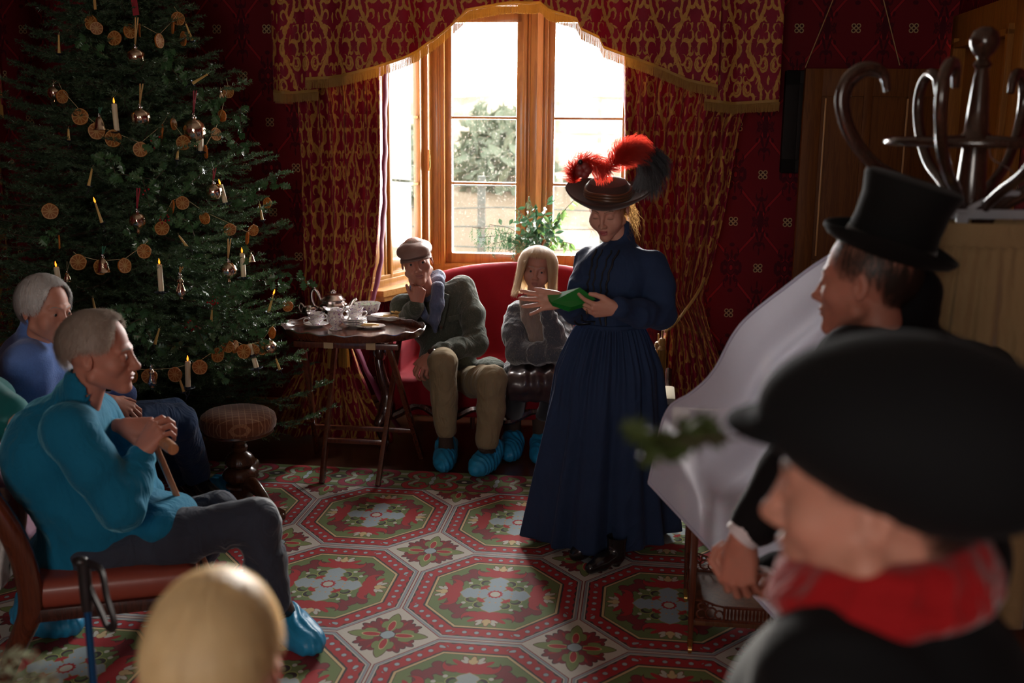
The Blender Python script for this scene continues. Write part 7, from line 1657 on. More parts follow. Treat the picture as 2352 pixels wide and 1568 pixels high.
    # flat cap
    mm = HM @ Matrix.Translation((0, .0, .056)) @ Matrix.Rotation(radians(4), 4, 'X'); cp = thing('flat_cap', 'worn brown leather flat cap on the man seated on the sofa', 'cap', mat=Matrix.Translation(mm @ Vector((0, 0, 0)))); Lc = simple('brown_cap_leather', (.24, .14, .115), .42, .35, 16, .5, .006, sheen=.1)
    s = Sdf((-.14, -.17, -.06), (.14, .15, .10), .005); s.ell((0, .008, .008), (.089, .112, .046), 0); s.ell((0, -.045, .008), (.084, .072, .030), .03); s.ell((0, .01, -.055), (.085, .105, .055), .01, mode='s'); s.ell((0, -.085, -.004), (.072, .045, .010), .015); s.warp(lambda g: .005*vnoise(g, 28, 2)+.003*np.sin(g[..., 0]*70)*np.clip((g[..., 2]-.03)*30, 0, 1)*.3); v, fc = s.mesh(); pr = Parts(); pr.add(smooth_np(v, fc, 1), fc, 0, mm); pr.build('crown', Lc, cp)
    pk = np.array([[mm @ Vector(((-.078+.156*i/23), -.070-.062*(j/7)*sqrt(max(.02, 1-((i-11.5)/12)**2))-.0, -.008-.014*(j/7)-.010*((i-11.5)/12)**2)) for j in range(8)] for i in range(24)]); grid_obj('peak', pk, 24, 8, Lc, cp, thick=.004)
    bt = MB(); bt.ball(mm @ Vector((0, .01, .066)), (.008, .008, .004)); bt.build('button', Lc, cp)
cap_man()
# ------------------------------------------------------------------ 3. blonde woman on the sofa
M['grey_knit'] = mat_tweed('fuzzy_grey_knit', (.030, .033, .040), (.115, .120, .140), (.18, .16, .15), 330, sheen=.8); M['brown_leather'] = simple('dark_brown_leather', (.045, .028, .030), .30, .25, 22, .4, .004, coat=.1); M['taupe'] = mat_fabric('taupe_scarf', (.25, .19, .16), 400, big=30, fold=.8, var=.25)
def blonde_woman():
    root = thing('person', 'blonde woman in a grey cardigan and taupe scarf seated on the sofa, chin on hand', 'person', P(1230, 960, 5.7))
    hc = P(1234, 619, 5.70); HM = hmat(hc, Vector((-.10, -1, -.06)), Vector((.10, -.05, 1)), .95)
    V, F, mi = head_np(.0026, female=True, age=1, nose=1.0, neck=.15, mouth_open=.003); body = Parts(); body.add(V, F, mi, HM)
    shR = P(1188, 722, 5.84); shL = P(1295, 715, 5.86); CH = P(1240, 755, 5.86); BE = P(1238, 815, 5.84); PE = P(1240, 862, 5.88); NB = P(1240, 695, 5.84)
    elR = P(1190, 808, 5.68); wrR = P(1290, 812, 5.54); elL = P(1284, 800, 5.62); wrL = P(1256, 712, 5.56)
    v, fc = hand_np(-1, ((80, 80, 30),)*4, (6, 2, -3, -8), (.8, .5, 0), .2, s=.85); body.add(v, fc, 0, frame(wrL, (-.22, -.05, 1), (-.3, -.95, 0)))
    v, fc = hand_np(1, ((30, 30, 20),)*4, s=.88); body.add(v, fc, 0, frame(wrR, (1, .1, .1), (0, -.5, .85)))
    core(body, [hc+Vector((0, .03, -.10)), NB, CH, PE], .045); core(body, [shR, shL], .035); core(body, [shR, elR, wrR], .028); core(body, [shL, elL, wrL], .028)
    body.build('body', [M['skin_warm'], M['lips_pale'], M['hair_grey']], root); eyes(HM, (.05, -1, .05), root)
    # a bob with a fringe
    def te(p): q = abs(((p+pi) % (2*pi))-pi); return 1.04+.56*sstep(.50, .85, q)
    def dr(p): q = abs(((p+pi) % (2*pi))-pi); return .0+.165*sstep(.5, .85, q)
    hair_surface(HM, (.116, .120, .110), (0, .012, .028), te, .10, 8, 'hair_blonde', root, drop=dr, nstr=3400, w=.0016, lift=.010, curl=-.10, shrink=.88, nt=34, tilt=.05)
    for sx in (-1,):
        m_ = MB(); m_.ball(HM @ Vector((sx*.080, -.0, -.042)), .004); m_.build('earring', M['brass'], root)
    c = Cloth([shR, shL, PE, elR, elL, wrR, wrL], .16, .0065); c.torso(shR, shL, CH, BE, PE, (.150, .110, .145), (.155, .125, .12), (.18, .14, .10), .055)
    c.limb([shR, (shR+elR)/2-Vector((.015, 0, 0)), elR], [.066, .066, .062], .03, .004, 50); c.limb([elR, (elR+wrR)/2+Vector((0, 0, -.005)), wrR], [.060, .056, .045], .03, .005, 60, seed=1); c.limb([shL, elL], [.064, .060], .03, .004, 50, seed=2); c.limb([elL, (elL+wrL)/2, wrL-(wrL-elL)*.06], [.058, .052, .040], .02, .005, 70, seed=3); c.s.ell(P(1180, 850, 5.78), (.07, .12, .06), .04); c.wrinkle(.006, (16, 16, 16), 5); c.out('grey_cardigan', 'grey_knit', root, 1)
    r3 = random.Random(6); fz = []
    s = Cloth([NB, P(1240, 800, 5.7)], .12, .006); s.limb([NB+Vector((-.055, -.04, .02)), NB+Vector((0, -.07, -.01)), NB+Vector((.055, -.03, .02)), NB+Vector((.04, .05, .03)), NB+Vector((-.04, .05, .03)), NB+Vector((-.055, -.04, .02))], [.026]*6, .02, .004, 120)
    s.limb([P(1205, 690, 5.74), P(1212, 730, 5.70), P(1228, 775, 5.66), P(1242, 800, 5.64)], [.030, .032, .026, .012], .02, .003, 30); s.limb([P(1225, 705, 5.72), P(1240, 750, 5.68), P(1256, 800, 5.63)], [.028, .028, .012], .02, .003, 30); s.wrinkle(.003, (50, 50, 6), 3); s.out('scarf', 'taupe', root, 1)
    kR, kL = P(1188, 880, 5.48), P(1275, 876, 5.48); hR, hL = P(1205, 862, 5.82), P(1280, 862, 5.82)
    c = Cloth([hR, hL, kR, kL, P(1180, 940, 5.5)], .13, .007); c.s.cone(hR, hL, .10, .10, 0); c.s.cone(hR, kR, .09, .068, .04); c.s.cone(hL, kL, .09, .068, .04); c.s.cone((hR+hL)/2, (kR+kL)/2, .085, .065, .05); c.s.box((kR+kL)/2+Vector((0, .10, -.055)), (.15, .12, .055), .03, .04)
    c.s.warp(lambda g: .006*np.sin(g[..., 0]*85+4*vnoise(g, 12, 1))*np.clip((g[..., 2]-.30)*3+.3, .2, 1)+.006*vnoise(g, 18, 4)); c.out('leather_skirt', 'brown_leather', root, 1)
    for (kn, x, y) in ((kR, 1176, 1030), (kL, 1243, 1040)): g_ = G(x, y); m_ = MB(); m_.tube([kn+Vector((0, .03, -.02)), (kn+g_)/2+Vector((0, .02, .03)), g_+Vector((0, .02, .22))], [.060, .055, .045], 16); m_.build('black_legging', M['dark_knit'], root)
    for (x, y) in ((1176, 1030), (1243, 1040)):
        g_ = G(x, y); m_ = MB(); m_.tube([g_+Vector((0, .02, .27)), g_+Vector((0, .02, .255)), g_+Vector((0, .015, .15)), g_+Vector((0, .01, .05))], [.050, .056, .050, .048], 18); m_.build('boot', M['brown_boot'], root)
    overshoe(root, G(1178, 1035), G(1172, 1052)+Vector((-.0, -.05, 0)), seed=7); overshoe(root, G(1244, 1040), G(1240, 1060)+Vector((0, -.04, 0)), seed=9)
blonde_woman()
# ------------------------------------------------------------------ 4. man in teal, leaning on his stick
M['teal'] = mat_fabric('teal_fleece', (.006, .135, .25), 420, sheen=.5, big=14, var=.2, fold=.5, bd=.002, sheentint=(.3, .8, 1, 1)); M['slate'] = mat_fabric('slate_trousers', (.035, .042, .062), 900, sheen=.2, big=8, fold=.8, bd=.002)
M['blue_fleece'] = mat_fabric('blue_bobbly_fleece', (.11, .20, .50), 160, sheen=.6, big=18, bs=.9, bd=.004, var=.3, sheentint=(.6, .7, 1, 1)); M['jeans'] = mat_fabric('blue_denim', (.014, .040, .105), 900, sheen=.1, big=9, fold=.7, var=.35)
M['black_wool'] = mat_fabric('black_wool', (.004, .004, .005), 500, sheen=.02, big=10); M['red_wool'] = mat_fabric('red_wool', (.30, .005, .007), 260, sheen=.3, big=14, fold=.8, bs=.6, bd=.004)
def teal_man():
    root = thing('person', 'grey haired man in a teal fleece seated in profile, hands folded on a walking stick', 'person', Vector((-1.30, 3.45, 0)))
    hc = P(226, 812, 3.33); HM = hmat(hc, Vector((.965, .10, -.10)), Vector((.16, -.05, 1)), 1.08)
    V, F, mi = head_np(.0028, nose=1.2, jaw=1.05, age=1, fat=.004, neck=.16, necktilt=(0, .045)); body = Parts(); body.add(V, F, mi, HM)
    NB = P(178, 908, 3.38); shN = P(158, 985, 3.20); shF = P(215, 950, 3.56); CH = P(140, 1040, 3.40); BE = P(225, 1165, 3.42); PE = P(215, 1285, 3.40)
    elN = P(282, 1165, 3.20); wrN = P(322, 1052, 3.31); elF = P(330, 1130, 3.62); wrF = P(285, 992, 3.45)
    cane_top = P(352, 992, 3.37)
    v, fc = hand_np(1, ((50, 45, 30), (52, 48, 30), (55, 50, 30), (55, 50, 30)), (6, 2, -2, -8), (.8, .5, -.5), .4, s=1.05); body.add(v, fc, 0, frame(P(322, 1040, 3.31), (.50, .22, .80), (-.45, -.80, .42)))
    v, fc = hand_np(-1, ((48, 45, 25), (50, 48, 25), (54, 50, 25), (55, 50, 25)), (6, 2, -2, -6), (.8, .5, -.4), .4, s=1.05); body.add(v, fc, 0, frame(P(284, 980, 3.43), (.93, -.20, .06), (-.05, -.50, .86)))
    core(body, [hc+Vector((-.04, .01, -.10)), NB, CH, PE], .05); core(body, [shN, shF], .04); core(body, [shN, elN, P(322, 1040, 3.31)], .028); core(body, [shF, elF, P(284, 984, 3.44)], .026)
    body.build('body', [M['skin_ruddy'], M['lips_pale'], M['brow_grey']], root); eyes(HM, (.1, -1, 0), root)
    hair_surface(HM, (.084, .105, .100), (0, .014, .030), mens(.78, .80, .62), .45, 15, 'hair_grey', root, nstr=4200, w=.0013, lift=.012, tipflare=.6, tilt=.12)
    c = Cloth([shN, shF, CH, PE, elN, elF, wrN, P(430, 1200, 3.4), P(40, 1000, 3.4)], .15, .0075); ax = (NB-PE).normalized(); rt = None
    c.s.ell(CH+Vector((-.015, 0, 0)), (.165, .205, .19), 0); c.s.ell(BE, (.19, .20, .17), .08); c.s.ell(PE+Vector((-.02, .02, .04)), (.19, .18, .10), .06); c.s.cone(shN, shF, .070, .070, .06); c.s.cone(P(170, 960, 3.38), NB, .085, .068, .05)
    c.s.cone(NB+Vector((0, 0, -.01)), hc+Vector((-.050, .0, -.105)), .070, .066, .01); c.s.ell(P(385, 1190, 3.42), (.09, .15, .07), .06)
    c.limb([shN, (shN+elN)/2+Vector((0, -.01, 0)), elN], [.082, .074, .066], .04, .004, 38); c.limb([elN, (elN+wrN)/2+Vector((.0, 0, 0)), wrN], [.064, .054, .046], .03, .008, 80, seed=3); c.limb([shF, elF], [.078, .062], .04, .003, 40, seed=4); c.limb([elF, wrF], [.06, .045], .03, .004, 60, seed=5)
    c.wrinkle(.006, (6, 6, 9), 6); c.s.cone(hc+Vector((-.03, 0, -.11)), hc+Vector((0, 0, -.02)), .058, .066, .004, 's')
    for (a, b) in (((wrN, elN)),): d = (a-b).normalized(); c.s.plane_cut(a+d*.02, d) if False else None
    c.out('teal_fleece', 'teal', root, 1)
    m_ = MB(); hem = [P(120, 1330, 3.22), P(215, 1322, 3.18), P(300, 1285, 3.2), P(372, 1250, 3.24), P(428, 1190, 3.34)]; m_.tube(catmull(hem, 6), .007, 6) if False else None
    hN, hF = P(225, 1272, 3.34), P(240, 1258, 3.58); kN, kF = P(588, 1198, 3.42), P(500, 1180, 3.72); aN, aF = P(628, 1372, 3.46), P(430, 1330, 3.80)
    c = Cloth([hN, hF, kN, kF, aN, aF], .15, .0075); c.s.cone(hN, hF, .100, .10, 0); c.limb([hN, (hN+kN)/2, kN], [.100, .088, .076], .05, .006, 46); c.limb([kN, (kN+aN)/2, aN], [.078, .072, .064], .02, .005, 30, seed=2); c.limb([hF, kF], [.105, .078], .05, .004, 30, seed=3); c.limb([kF, aF], [.076, .062], .02, .004, 30, seed=4); c.wrinkle(.006, (14, 5, 10), 3); c.out('slate_trousers', 'slate', root, 1)
    for (a, x, y) in ((aN, 668, 1468), (aF, 455, 1385)):
        g_ = G(x, y); m_ = MB(); m_.tube([a+Vector((0, 0, .02)), g_+Vector((-.02, 0, .10)), g_+Vector((-.01, 0, .04))], [.045, .042, .042], 14); m_.build('shoe', M['black_leather'], root)
        overshoe(root, g_+Vector((-.03, .04, 0)), g_+Vector((.09, -.10, 0)), w=.056, seed=int(x))
    st = thing('walking_stick', 'wooden walking stick with a rounded crossbar handle under the hands of the man in teal', 'walking stick', G(520, 1405)); m_ = MB(); bt = G(520, 1405); tp = P(352, 1012, 3.38)
    m_.tube([bt, bt+(tp-bt)*.98], [.008, .0115], 12); m_.build('shaft', M['cane_wood'], st); m_ = MB(); m_.tube(catmull([P(322, 980, 3.46), P(345, 990, 3.42), P(370, 1010, 3.34), P(398, 1032, 3.25)], 5), [.012, .014, .016, .017, .018, .018, .019, .019, .019, .020, .020, .020, .020, .020, .020, .018], 14); m_.build('handle', M['cane_wood'], st)
    m_ = MB(); m_.tube([bt, bt+(tp-bt).normalized()*.035], .012, 12); m_.build('rubber_tip', M['grey_sole'], st)
teal_man()
def trekking_pole():
    top = P(192, 1292, 2.45); bot = Vector((top.x+.012, top.y-.02, 0)); root = thing('trekking_pole', 'blue metal trekking pole with a black handle and wrist strap, leaning by the red chair', 'pole', bot); d = (top-bot).normalized()
    m_ = MB(); m_.tube([bot+Vector((0, 0, .02)), bot+d*(top-bot).length*.40, bot+d*(top-bot).length*.42, top-d*.12], [.006, .0075, .0095, .0095], 12); m_.build('shaft', M['blue_metal'], root)
    m_ = MB(); m_.tube([top-d*.125, top-d*.11, top-d*.06, top-d*.02, top+d*.0, top+d*.008], [.012, .014, .0155, .015, .018, .010], 16); m_.ball(top+Vector((-.008, 0, .004)), (.020, .016, .012)); m_.build('handle', M['black_plastic'], root)
    m_ = MB(); m_.tube([bot, bot+Vector((0, 0, .03))], [.004, .008], 10); m_.build('tip', M['grey_sole'], root)
    m_ = MB(); cv = catmull([top+Vector((.008, 0, 0)), P(232, 1310, 2.43), P(245, 1370, 2.42), P(262, 1430, 2.41), P(248, 1440, 2.42), P(232, 1405, 2.43), P(215, 1370, 2.44), P(205, 1345, 2.45)], 6); m_.tube(cv, .006, 6, sq=2.0); m_.build('wrist_strap', M['black_plastic'], root)
    m_ = MB(); m_.tube([P(200, 1384, 2.45), P(206, 1392, 2.45)], .012, 14); m_.build('metal_collar', M['silver'], root)
trekking_pole()
# ------------------------------------------------------------------ 5. grey haired woman in blue fleece behind him
def blue_lady():
    root = thing('person', 'white haired woman in a bobbly blue fleece and jeans, seated behind the man in teal', 'person', Vector((-1.80, 4.15, 0)))
    hc = P(104, 712, 4.0); HM = hmat(hc, Vector((.86, -.42, -.12)), Vector((.10, 0, 1)), 1.03)
    V, F, mi = head_np(.003, female=True, age=1, nose=1.05, neck=.15); body = Parts(); body.add(V, F, mi, HM)
    NB = P(82, 775, 4.05); shN = P(62, 835, 3.92); shF = P(115, 835, 4.22); CH = P(82, 870, 4.08); BE = P(110, 940, 4.12); PE = P(130, 990, 4.16); elN = P(105, 985, 3.95); wrN = P(250, 950, 4.15); elF = P(250, 960, 4.36); wrF = P(285, 905, 4.30)
    v, fc = hand_np(1, ((30, 35, 20),)*4, s=.95); body.add(v, fc, 0, frame(P(252, 920, 4.15), (.85, .2, -.45), (.35, -.45, .8)))
    core(body, [hc+Vector((-.03, .02, -.10)), NB, CH, PE], .045); core(body, [shN, shF], .035); core(body, [shN, elN, P(252, 925, 4.16)], .03)
    body.build('body', [M['skin_warm'], M['lips_pale'], M['brow_grey']], root); eyes(HM, (.1, -1, -.1), root)
    hair_surface(HM, (.088, .108, .102), (0, .014, .030), mens(.88, .98, .60), .30, 25, 'hair_white', root, nstr=3200, w=.0017, lift=.007, tipflare=.3)
    c = Cloth([shN, shF, CH, PE, elN, elF, wrF, P(20, 900, 4.1)], .16, .009); c.s.ell(CH, (.17, .20, .17), 0); c.s.ell(BE, (.17, .19, .14), .06); c.s.ell(PE, (.19, .19, .10), .06); c.s.cone(shN, shF, .068, .068, .06); c.s.cone(CH+Vector((0, 0, .12)), NB, .08, .062, .05); c.s.cone(NB, NB+Vector((.015, 0, .05)), .064, .062, .01)
    c.limb([shN, elN], [.078, .068], .04, .004, 40); c.limb([elN, wrN], [.066, .05], .03, .005, 60); c.limb([shF, elF, wrF], [.075, .06, .05], .04, .005, 50); c.wrinkle(.006, (8, 8, 10), 5); c.out('blue_fleece', 'blue_fleece', root, 1)
    hN, hF = P(160, 985, 4.05), P(170, 975, 4.30); kN, kF = P(408, 968, 4.42), P(395, 955, 4.62); aN = P(452, 1085, 4.68); aF = P(420, 1090, 4.95)
    c = Cloth([hN, hF, kN, kF, aN, aF], .14, .009); c.s.cone(hN, hF, .11, .11, 0); c.limb([hN, kN], [.108, .078], .05, .004, 40); c.limb([kN, aN], [.078, .062], .02, .004, 30); c.limb([hF, kF], [.10, .076], .05, .004, 36); c.limb([kF, aF], [.074, .06], .02, .004, 30); c.wrinkle(.005, (14, 5, 8), 7); c.out('jeans', 'jeans', root, 1)
    for (a, g_) in ((aN, G(470, 1135)), (aF, G(535, 1152))):
        m_ = MB(); m_.tube([a+Vector((0, 0, .03)), a+Vector((.01, 0, -.05)), a+Vector((.05, -.04, -.07)), a+Vector((.12, -.06, -.10))], [.045, .046, .042, .030], 14); m_.build('shoe', M['black_leather'], root)
    g_ = G(548, 1150); overshoe(root, g_+Vector((-.10, .03, 0)), g_+Vector((.02, -.02, 0)), seed=31)
    low_chair(Vector((-1.86, 4.12, 0)), radians(12), 'dark wooden chair under the woman in blue fleece', 'side_chair')
blue_lady()
# ------------------------------------------------------------------ 6. person cut by the left edge
def edge_person():
    root = thing('person', 'fair long haired person in green at the left edge, wearing a lace skirt', 'person', P(-60, 1200, 3.6))
    hc = P(-105, 800, 3.62); HM = hmat(hc, Vector((.8, .3, 0)), (0, 0, 1), .98); V, F, mi = head_np(.0035, female=True, neck=.15); body = Parts(); body.add(V, F, mi, HM)
    sh = P(-35, 905, 3.55); PE = P(-60, 1150, 3.65); el = P(25, 945, 3.5); wr = P(-5, 985, 3.42)
    v, fc = hand_np(1, ((35, 35, 20),)*4, s=.95); body.add(v, fc, 0, frame(P(-30, 978, 3.42), (1, .1, .1), (0, -.5, .8)))
    core(body, [hc+Vector((0, .02, -.1)), sh, PE], .045); core(body, [sh, el, P(-30, 978, 3.42)], .025); body.build('body', [M['skin_fair'], M['lips'], M['brow_dark']], root)
    hair_surface(HM, (.088, .108, .102), (0, .012, .03), lambda p: 1.15+.45*(1-cos(p))/2, .15, 35, 'hair_blonde', root, drop=lambda p: .22*sstep(.4, 1.2, abs(((p+pi) % (2*pi))-pi)), nstr=900, curl=-.15)
    gm = mat_fabric('dark_green_knit', (.008, .12, .12), 400, sheen=.4); c = Cloth([sh, el, wr, PE], .14, .009); c.s.ell((sh+PE)/2+Vector((-.06, .05, 0)), (.15, .17, .22), 0); c.s.ell(sh+Vector((-.08, .08, -.05)), (.13, .16, .10), .05); c.limb([sh, el], [.065, .055], .03, .004, 50); c.limb([el, wr], [.055, .042], .02, .004, 60); c.out('green_top', gm, root)
    lc = Tree('white_lace'); vo = lc.noise(60, 3, .7); cc = lc.mix(vo, (.30, .30, .30), (.72, .70, .68)); lc = lc.end(lc.bsdf(cc, .85, 0, .2, lc.bump(vo, .8, .004)))
    P_ = np.zeros((50, 30, 3))
    for i in range(50):
        for j in range(30):
            s = i/49; t = j/29; q = P(-90+145*s+8*sin(t*5), 1120+(215-30*cos(s*6))*t, 3.38+.05*sin(s*17)-.05*t); P_[i, j] = q
    grid_obj('lace_skirt', P_, 50, 30, lc, root, thick=.004)
    g_ = G(150, 1452); overshoe(root, g_+Vector((-.13, .02, 0)), g_+Vector((.02, -.01, 0)), seed=51, w=.06); g_ = G(80, 1440); overshoe(root, g_+Vector((-.04, .12, 0)), g_+Vector((-.02, .0, 0)), seed=52, w=.06)
edge_person()
# ------------------------------------------------------------------ 7. fair haired child in front
def child():
    root = thing('person', 'fair haired child seen from behind in the foreground, in an orange red top', 'person', Vector((-.34, 1.2, 0)))
    hc = P(497, 1538, 1.22); HM = hmat(hc, Vector((.12, 1, -.10)), Vector((.02, .0, 1)), .97); V, F, mi = head_np(.003, neck=.14, fat=.004); body = Parts(); body.add(V, F, mi, HM)
    z0 = hc.z; x0, y0 = hc.x, hc.y; sh = [Vector((x0+sg*.11, y0, z0-.20)) for sg in (-1, 1)]; PE = Vector((x0, y0, z0-.52)); el = [Vector((x0+sg*.16, y0+.02, z0-.42)) for sg in (-1, 1)]; wr = [Vector((x0+sg*.12, y0+.14, z0-.52)) for sg in (-1, 1)]
    for i, sg in enumerate((-1, 1)): v, fc = hand_np(1 if sg > 0 else -1, s=.7, h=.004); body.add(v, fc, 0, frame(wr[i], (-sg*.2, .6, -.6), (0, .6, .6)))
    core(body, [hc+Vector((0, -.03, -.09)), Vector((x0, y0, z0-.2)), PE], .04); core(body, sh, .03)
    for i in (0, 1): core(body, [sh[i], el[i], wr[i]], .02)
    body.build('body', [M['skin_fair'], M['lips'], M['brow_dark']], root)
    hair_surface(HM, (.082, .104, .102), (0, .012, .030), mens(.85, .75, .70), .25, 45, 'hair_fairchild', root, nstr=4200, w=.0009, lift=.005, tilt=.1)
    om = mat_fabric('orange_red_cotton', (.50, .06, .03), 500); c = Cloth(sh+[PE]+el+wr, .12, .009); c.s.ell(Vector((x0, y0, z0-.30)), (.135, .095, .14), 0); c.s.ell(PE, (.12, .095, .14), .05); c.s.cone(sh[0], sh[1], .052, .052, .04)
    for i in (0, 1): c.limb([sh[i], el[i], wr[i]], [.05, .042, .034], .02, .003, 60)
    c.out('orange_top', om, root)
    for i, sg in enumerate((-1, 1)):
        m_ = MB(); a = Vector((x0+sg*.06, y0, 0)); m_.tube([a+Vector((0, 0, z0-.56)), a+Vector((0, 0, .35)), a+Vector((0, 0, .07))], [.075, .055, .05], 16); m_.build('trouser_leg', M['jeans'], root); s = Sdf(A3(a)-.16, A3(a)+.2, .006); s.cone(a+Vector((0, -.03, .04)), a+Vector((0, .12, .03)), .04, .034, 0); s.plane_cut((0, 0, .001), (0, 0, -1)); v, fc = s.mesh(); np_mesh('shoe', v, fc, [M['black_leather']], root)
child()
# ------------------------------------------------------------------ 8. man in the top hat
def tophat_man():
    root = thing('person', 'man in a black overcoat and top hat seen from behind, hands clasped', 'person', Vector((.86, 2.42, 0)))
    hc = P(1992, 650, 2.35); HM = hmat(hc, Vector((-.80, .58, -.08)), Vector((.12, -.04, 1)), 1.04); V, F, mi = head_np(.0032, neck=.15, fat=.006, jaw=1.08, age=1); body = Parts(); body.add(V, F, mi, HM)
    NB = P(2035, 745, 2.40); x0, y0 = NB.x, NB.y; f = Vector((-.8, .58, 0)); l = Vector((-.58, -.8, 0)); CH = NB+Vector((.02, 0, -.24)); PE = NB+Vector((.02, 0, -.62)); shL = NB+l*.20+Vector((0, 0, -.065)); shR = P(2300, 872, 2.52)
    wL = P(1725, 1215, 2.15); eL = P(1830, 1090, 2.12); wR = P(1765, 1330, 2.25); eR = P(2050, 1250, 2.55)
    v, fc = hand_np(-1, ((35, 45, 30), (38, 48, 30), (40, 50, 30), (42, 50, 30)), (4, 1, -2, -5), (.75, .5, -.4), .4, s=1.0, h=.003); body.add(v, fc, 0, frame(P(1704, 1240, 2.14), (-.06, -.05, -1), (-.65, -.75, .0)))
    v, fc = hand_np(1, ((50, 50, 30),)*4, s=1.0, h=.003); body.add(v, fc, 0, frame(P(1762, 1345, 2.2), (-.95, .1, .15), (.1, -.5, -.8)))
    core(body, [hc+Vector((.03, -.02, -.1)), NB, CH, PE], .05); core(body, [shL, shR], .04); core(body, [shL, eL, P(1704, 1240, 2.14)], .03); core(body, [shR, eR, P(1762, 1345, 2.2)], .03)
    body.build('body', [M['skin_ruddy'], M['lips_pale'], M['brow_dark']], root); eyes(HM, (0, -1, 0), root)
    hair_surface(HM, (.080, .100, .096), (0, .014, .030), mens(.9, .80, .75), .1, 55, 'hair_dark', root, nstr=1600, tmin=.5, lift=.0008, w=.0006)
    c = Cloth([shL, shR, CH, PE, eL, eR, wL, wR], .28, .011); rt = Matrix((l, -f, Vector((0, 0, 1)))).transposed(); c.s.ell(CH, (.20, .145, .20), 0, rot=rt); c.s.ell((CH+PE)/2, (.19, .15, .20), .06, rot=rt); c.s.ell(PE, (.20, .16, .20), .06, rot=rt); c.s.cone(shL, shR, .085, .085, .06); c.s.cone(CH+Vector((0, 0, .14)), NB, .13, .090, .08)
    c.s.cone(NB-f*.03, NB-f*.05+Vector((0, 0, .070)), .078, .070, .02); c.limb([shL, eL, wL-(wL-eL)*.1], [.080, .066, .052], .04, .003, 40); c.limb([shR, eR, wR], [.080, .066, .052], .04, .003, 40); c.wrinkle(.004, (8, 8, 8), 2); c.s.ell(hc+Vector((-.01, .0, -.10)), (.060, .060, .07), .005, mode='s'); c.out('black_overcoat', 'black_wool', root, 1)
    P_ = np.zeros((80, 20, 3))
    for i in range(80):
        a = 2*pi*i/80
        for j in range(20): t = j/19; q = PE+Vector((0, 0, .08-(PE.z-.30)*t))+l*(.19+.09*t+.012*sin(a*9)*t)*cos(a)+f*(.155+.08*t)*sin(a); P_[i, j] = q
    grid_obj('coat_skirt', P_, 80, 20, M['black_wool'], root, closed=True, thick=.006)
    for sg in (-1, 1):
        m_ = MB(); a = Vector((PE.x, PE.y, 0))+l*.09*sg; m_.tube([a+Vector((0, 0, .55)), a+Vector((0, 0, .08))], [.07, .055], 14); m_.build('trouser_leg', M['black_wool'], root); s = Sdf(A3(a)-.22, A3(a)+.25, .008); s.cone(a+Vector((0, 0, .05)), a+f*.16+Vector((0, 0, .035)), .045, .036, 0); s.plane_cut((0, 0, .001), (0, 0, -1)); v, fc = s.mesh(); np_mesh('shoe', v, fc, [M['black_leather']], root)
    for (w_, e) in ((P(1712, 1222, 2.14), eL), (P(1757, 1338, 2.22), eR)):
        m_ = MB(); d = (w_-e).normalized(); m_.tube([w_-d*.05, w_-d*.01, w_+d*.012], [.036, .038, .039], 18); m_.build('white_cuff', mat_fabric('white_cotton', (.62, .58, .60), 600) if 'wcot' not in M else M['wcot'], root)
    return hc
HT = tophat_man()
def top_hat():
    bc = P(2038, 575, 2.33); ax = (P(2098, 420, 2.33)-P(2040, 585, 2.33)).normalized()+Vector((0, -.12, 0)); q = ax.normalized().to_track_quat('Z', 'Y').to_matrix().to_4x4(); mm = Matrix.Translation(bc) @ q
    root = thing('top_hat', 'tall black felt top hat with curled brim, worn below the hat stand', 'hat', mat=Matrix.Translation(bc)); n = 72; felt = mat_fabric('black_hat_felt', (.004, .004, .004), 600, sheen=.05)
    m_ = MB(); m_.lathe([(.096, .0), (.098, .02), (.094, .06), (.096, .11), (.106, .150), (.104, .156), (.098, .159), (.001, .160)], n=n); m_.xf(mm); m_.build('crown', felt, root)
    m_ = MB(); n = 72; vs = []; pf = [(.094, .0), (.118, -.004), (.135, 0), (.147, .012), (.149, .020), (.144, .021), (.134, .010), (.118, .004), (.098, .008)]
    dl = mm.inverted().to_3x3() @ Vector((-1, .3, 0)); a0 = atan2(dl.y, dl.x)
    for i, (r, z) in enumerate(pf):
        for k in range(n): a = 2*pi*k/n; cu = (.5-.5*cos(2*(a-a0))); vs.append(Vector((r*(1-.06*cu)*cos(a), r*(1-.06*cu)*sin(a), z+(.022*cu if 1 < i < 7 else 0)*(r-.1)/.05)))
    m_.add(vs, [(i*n+k, i*n+(k+1) % n, (i+1)*n+(k+1) % n, (i+1)*n+k) for i in range(len(pf)-1) for k in range(n)]); m_.xf(mm); m_.build('brim', felt, root)
    m_ = MB(); m_.lathe([(.099, .006), (.1005, .008), (.0985, .030), (.0965, .032)], n=60, cap=False); m_.xf(mm); m_.build('hat_band', mat_fabric('grosgrain_band', (.03, .028, .026), 900), root)
top_hat()
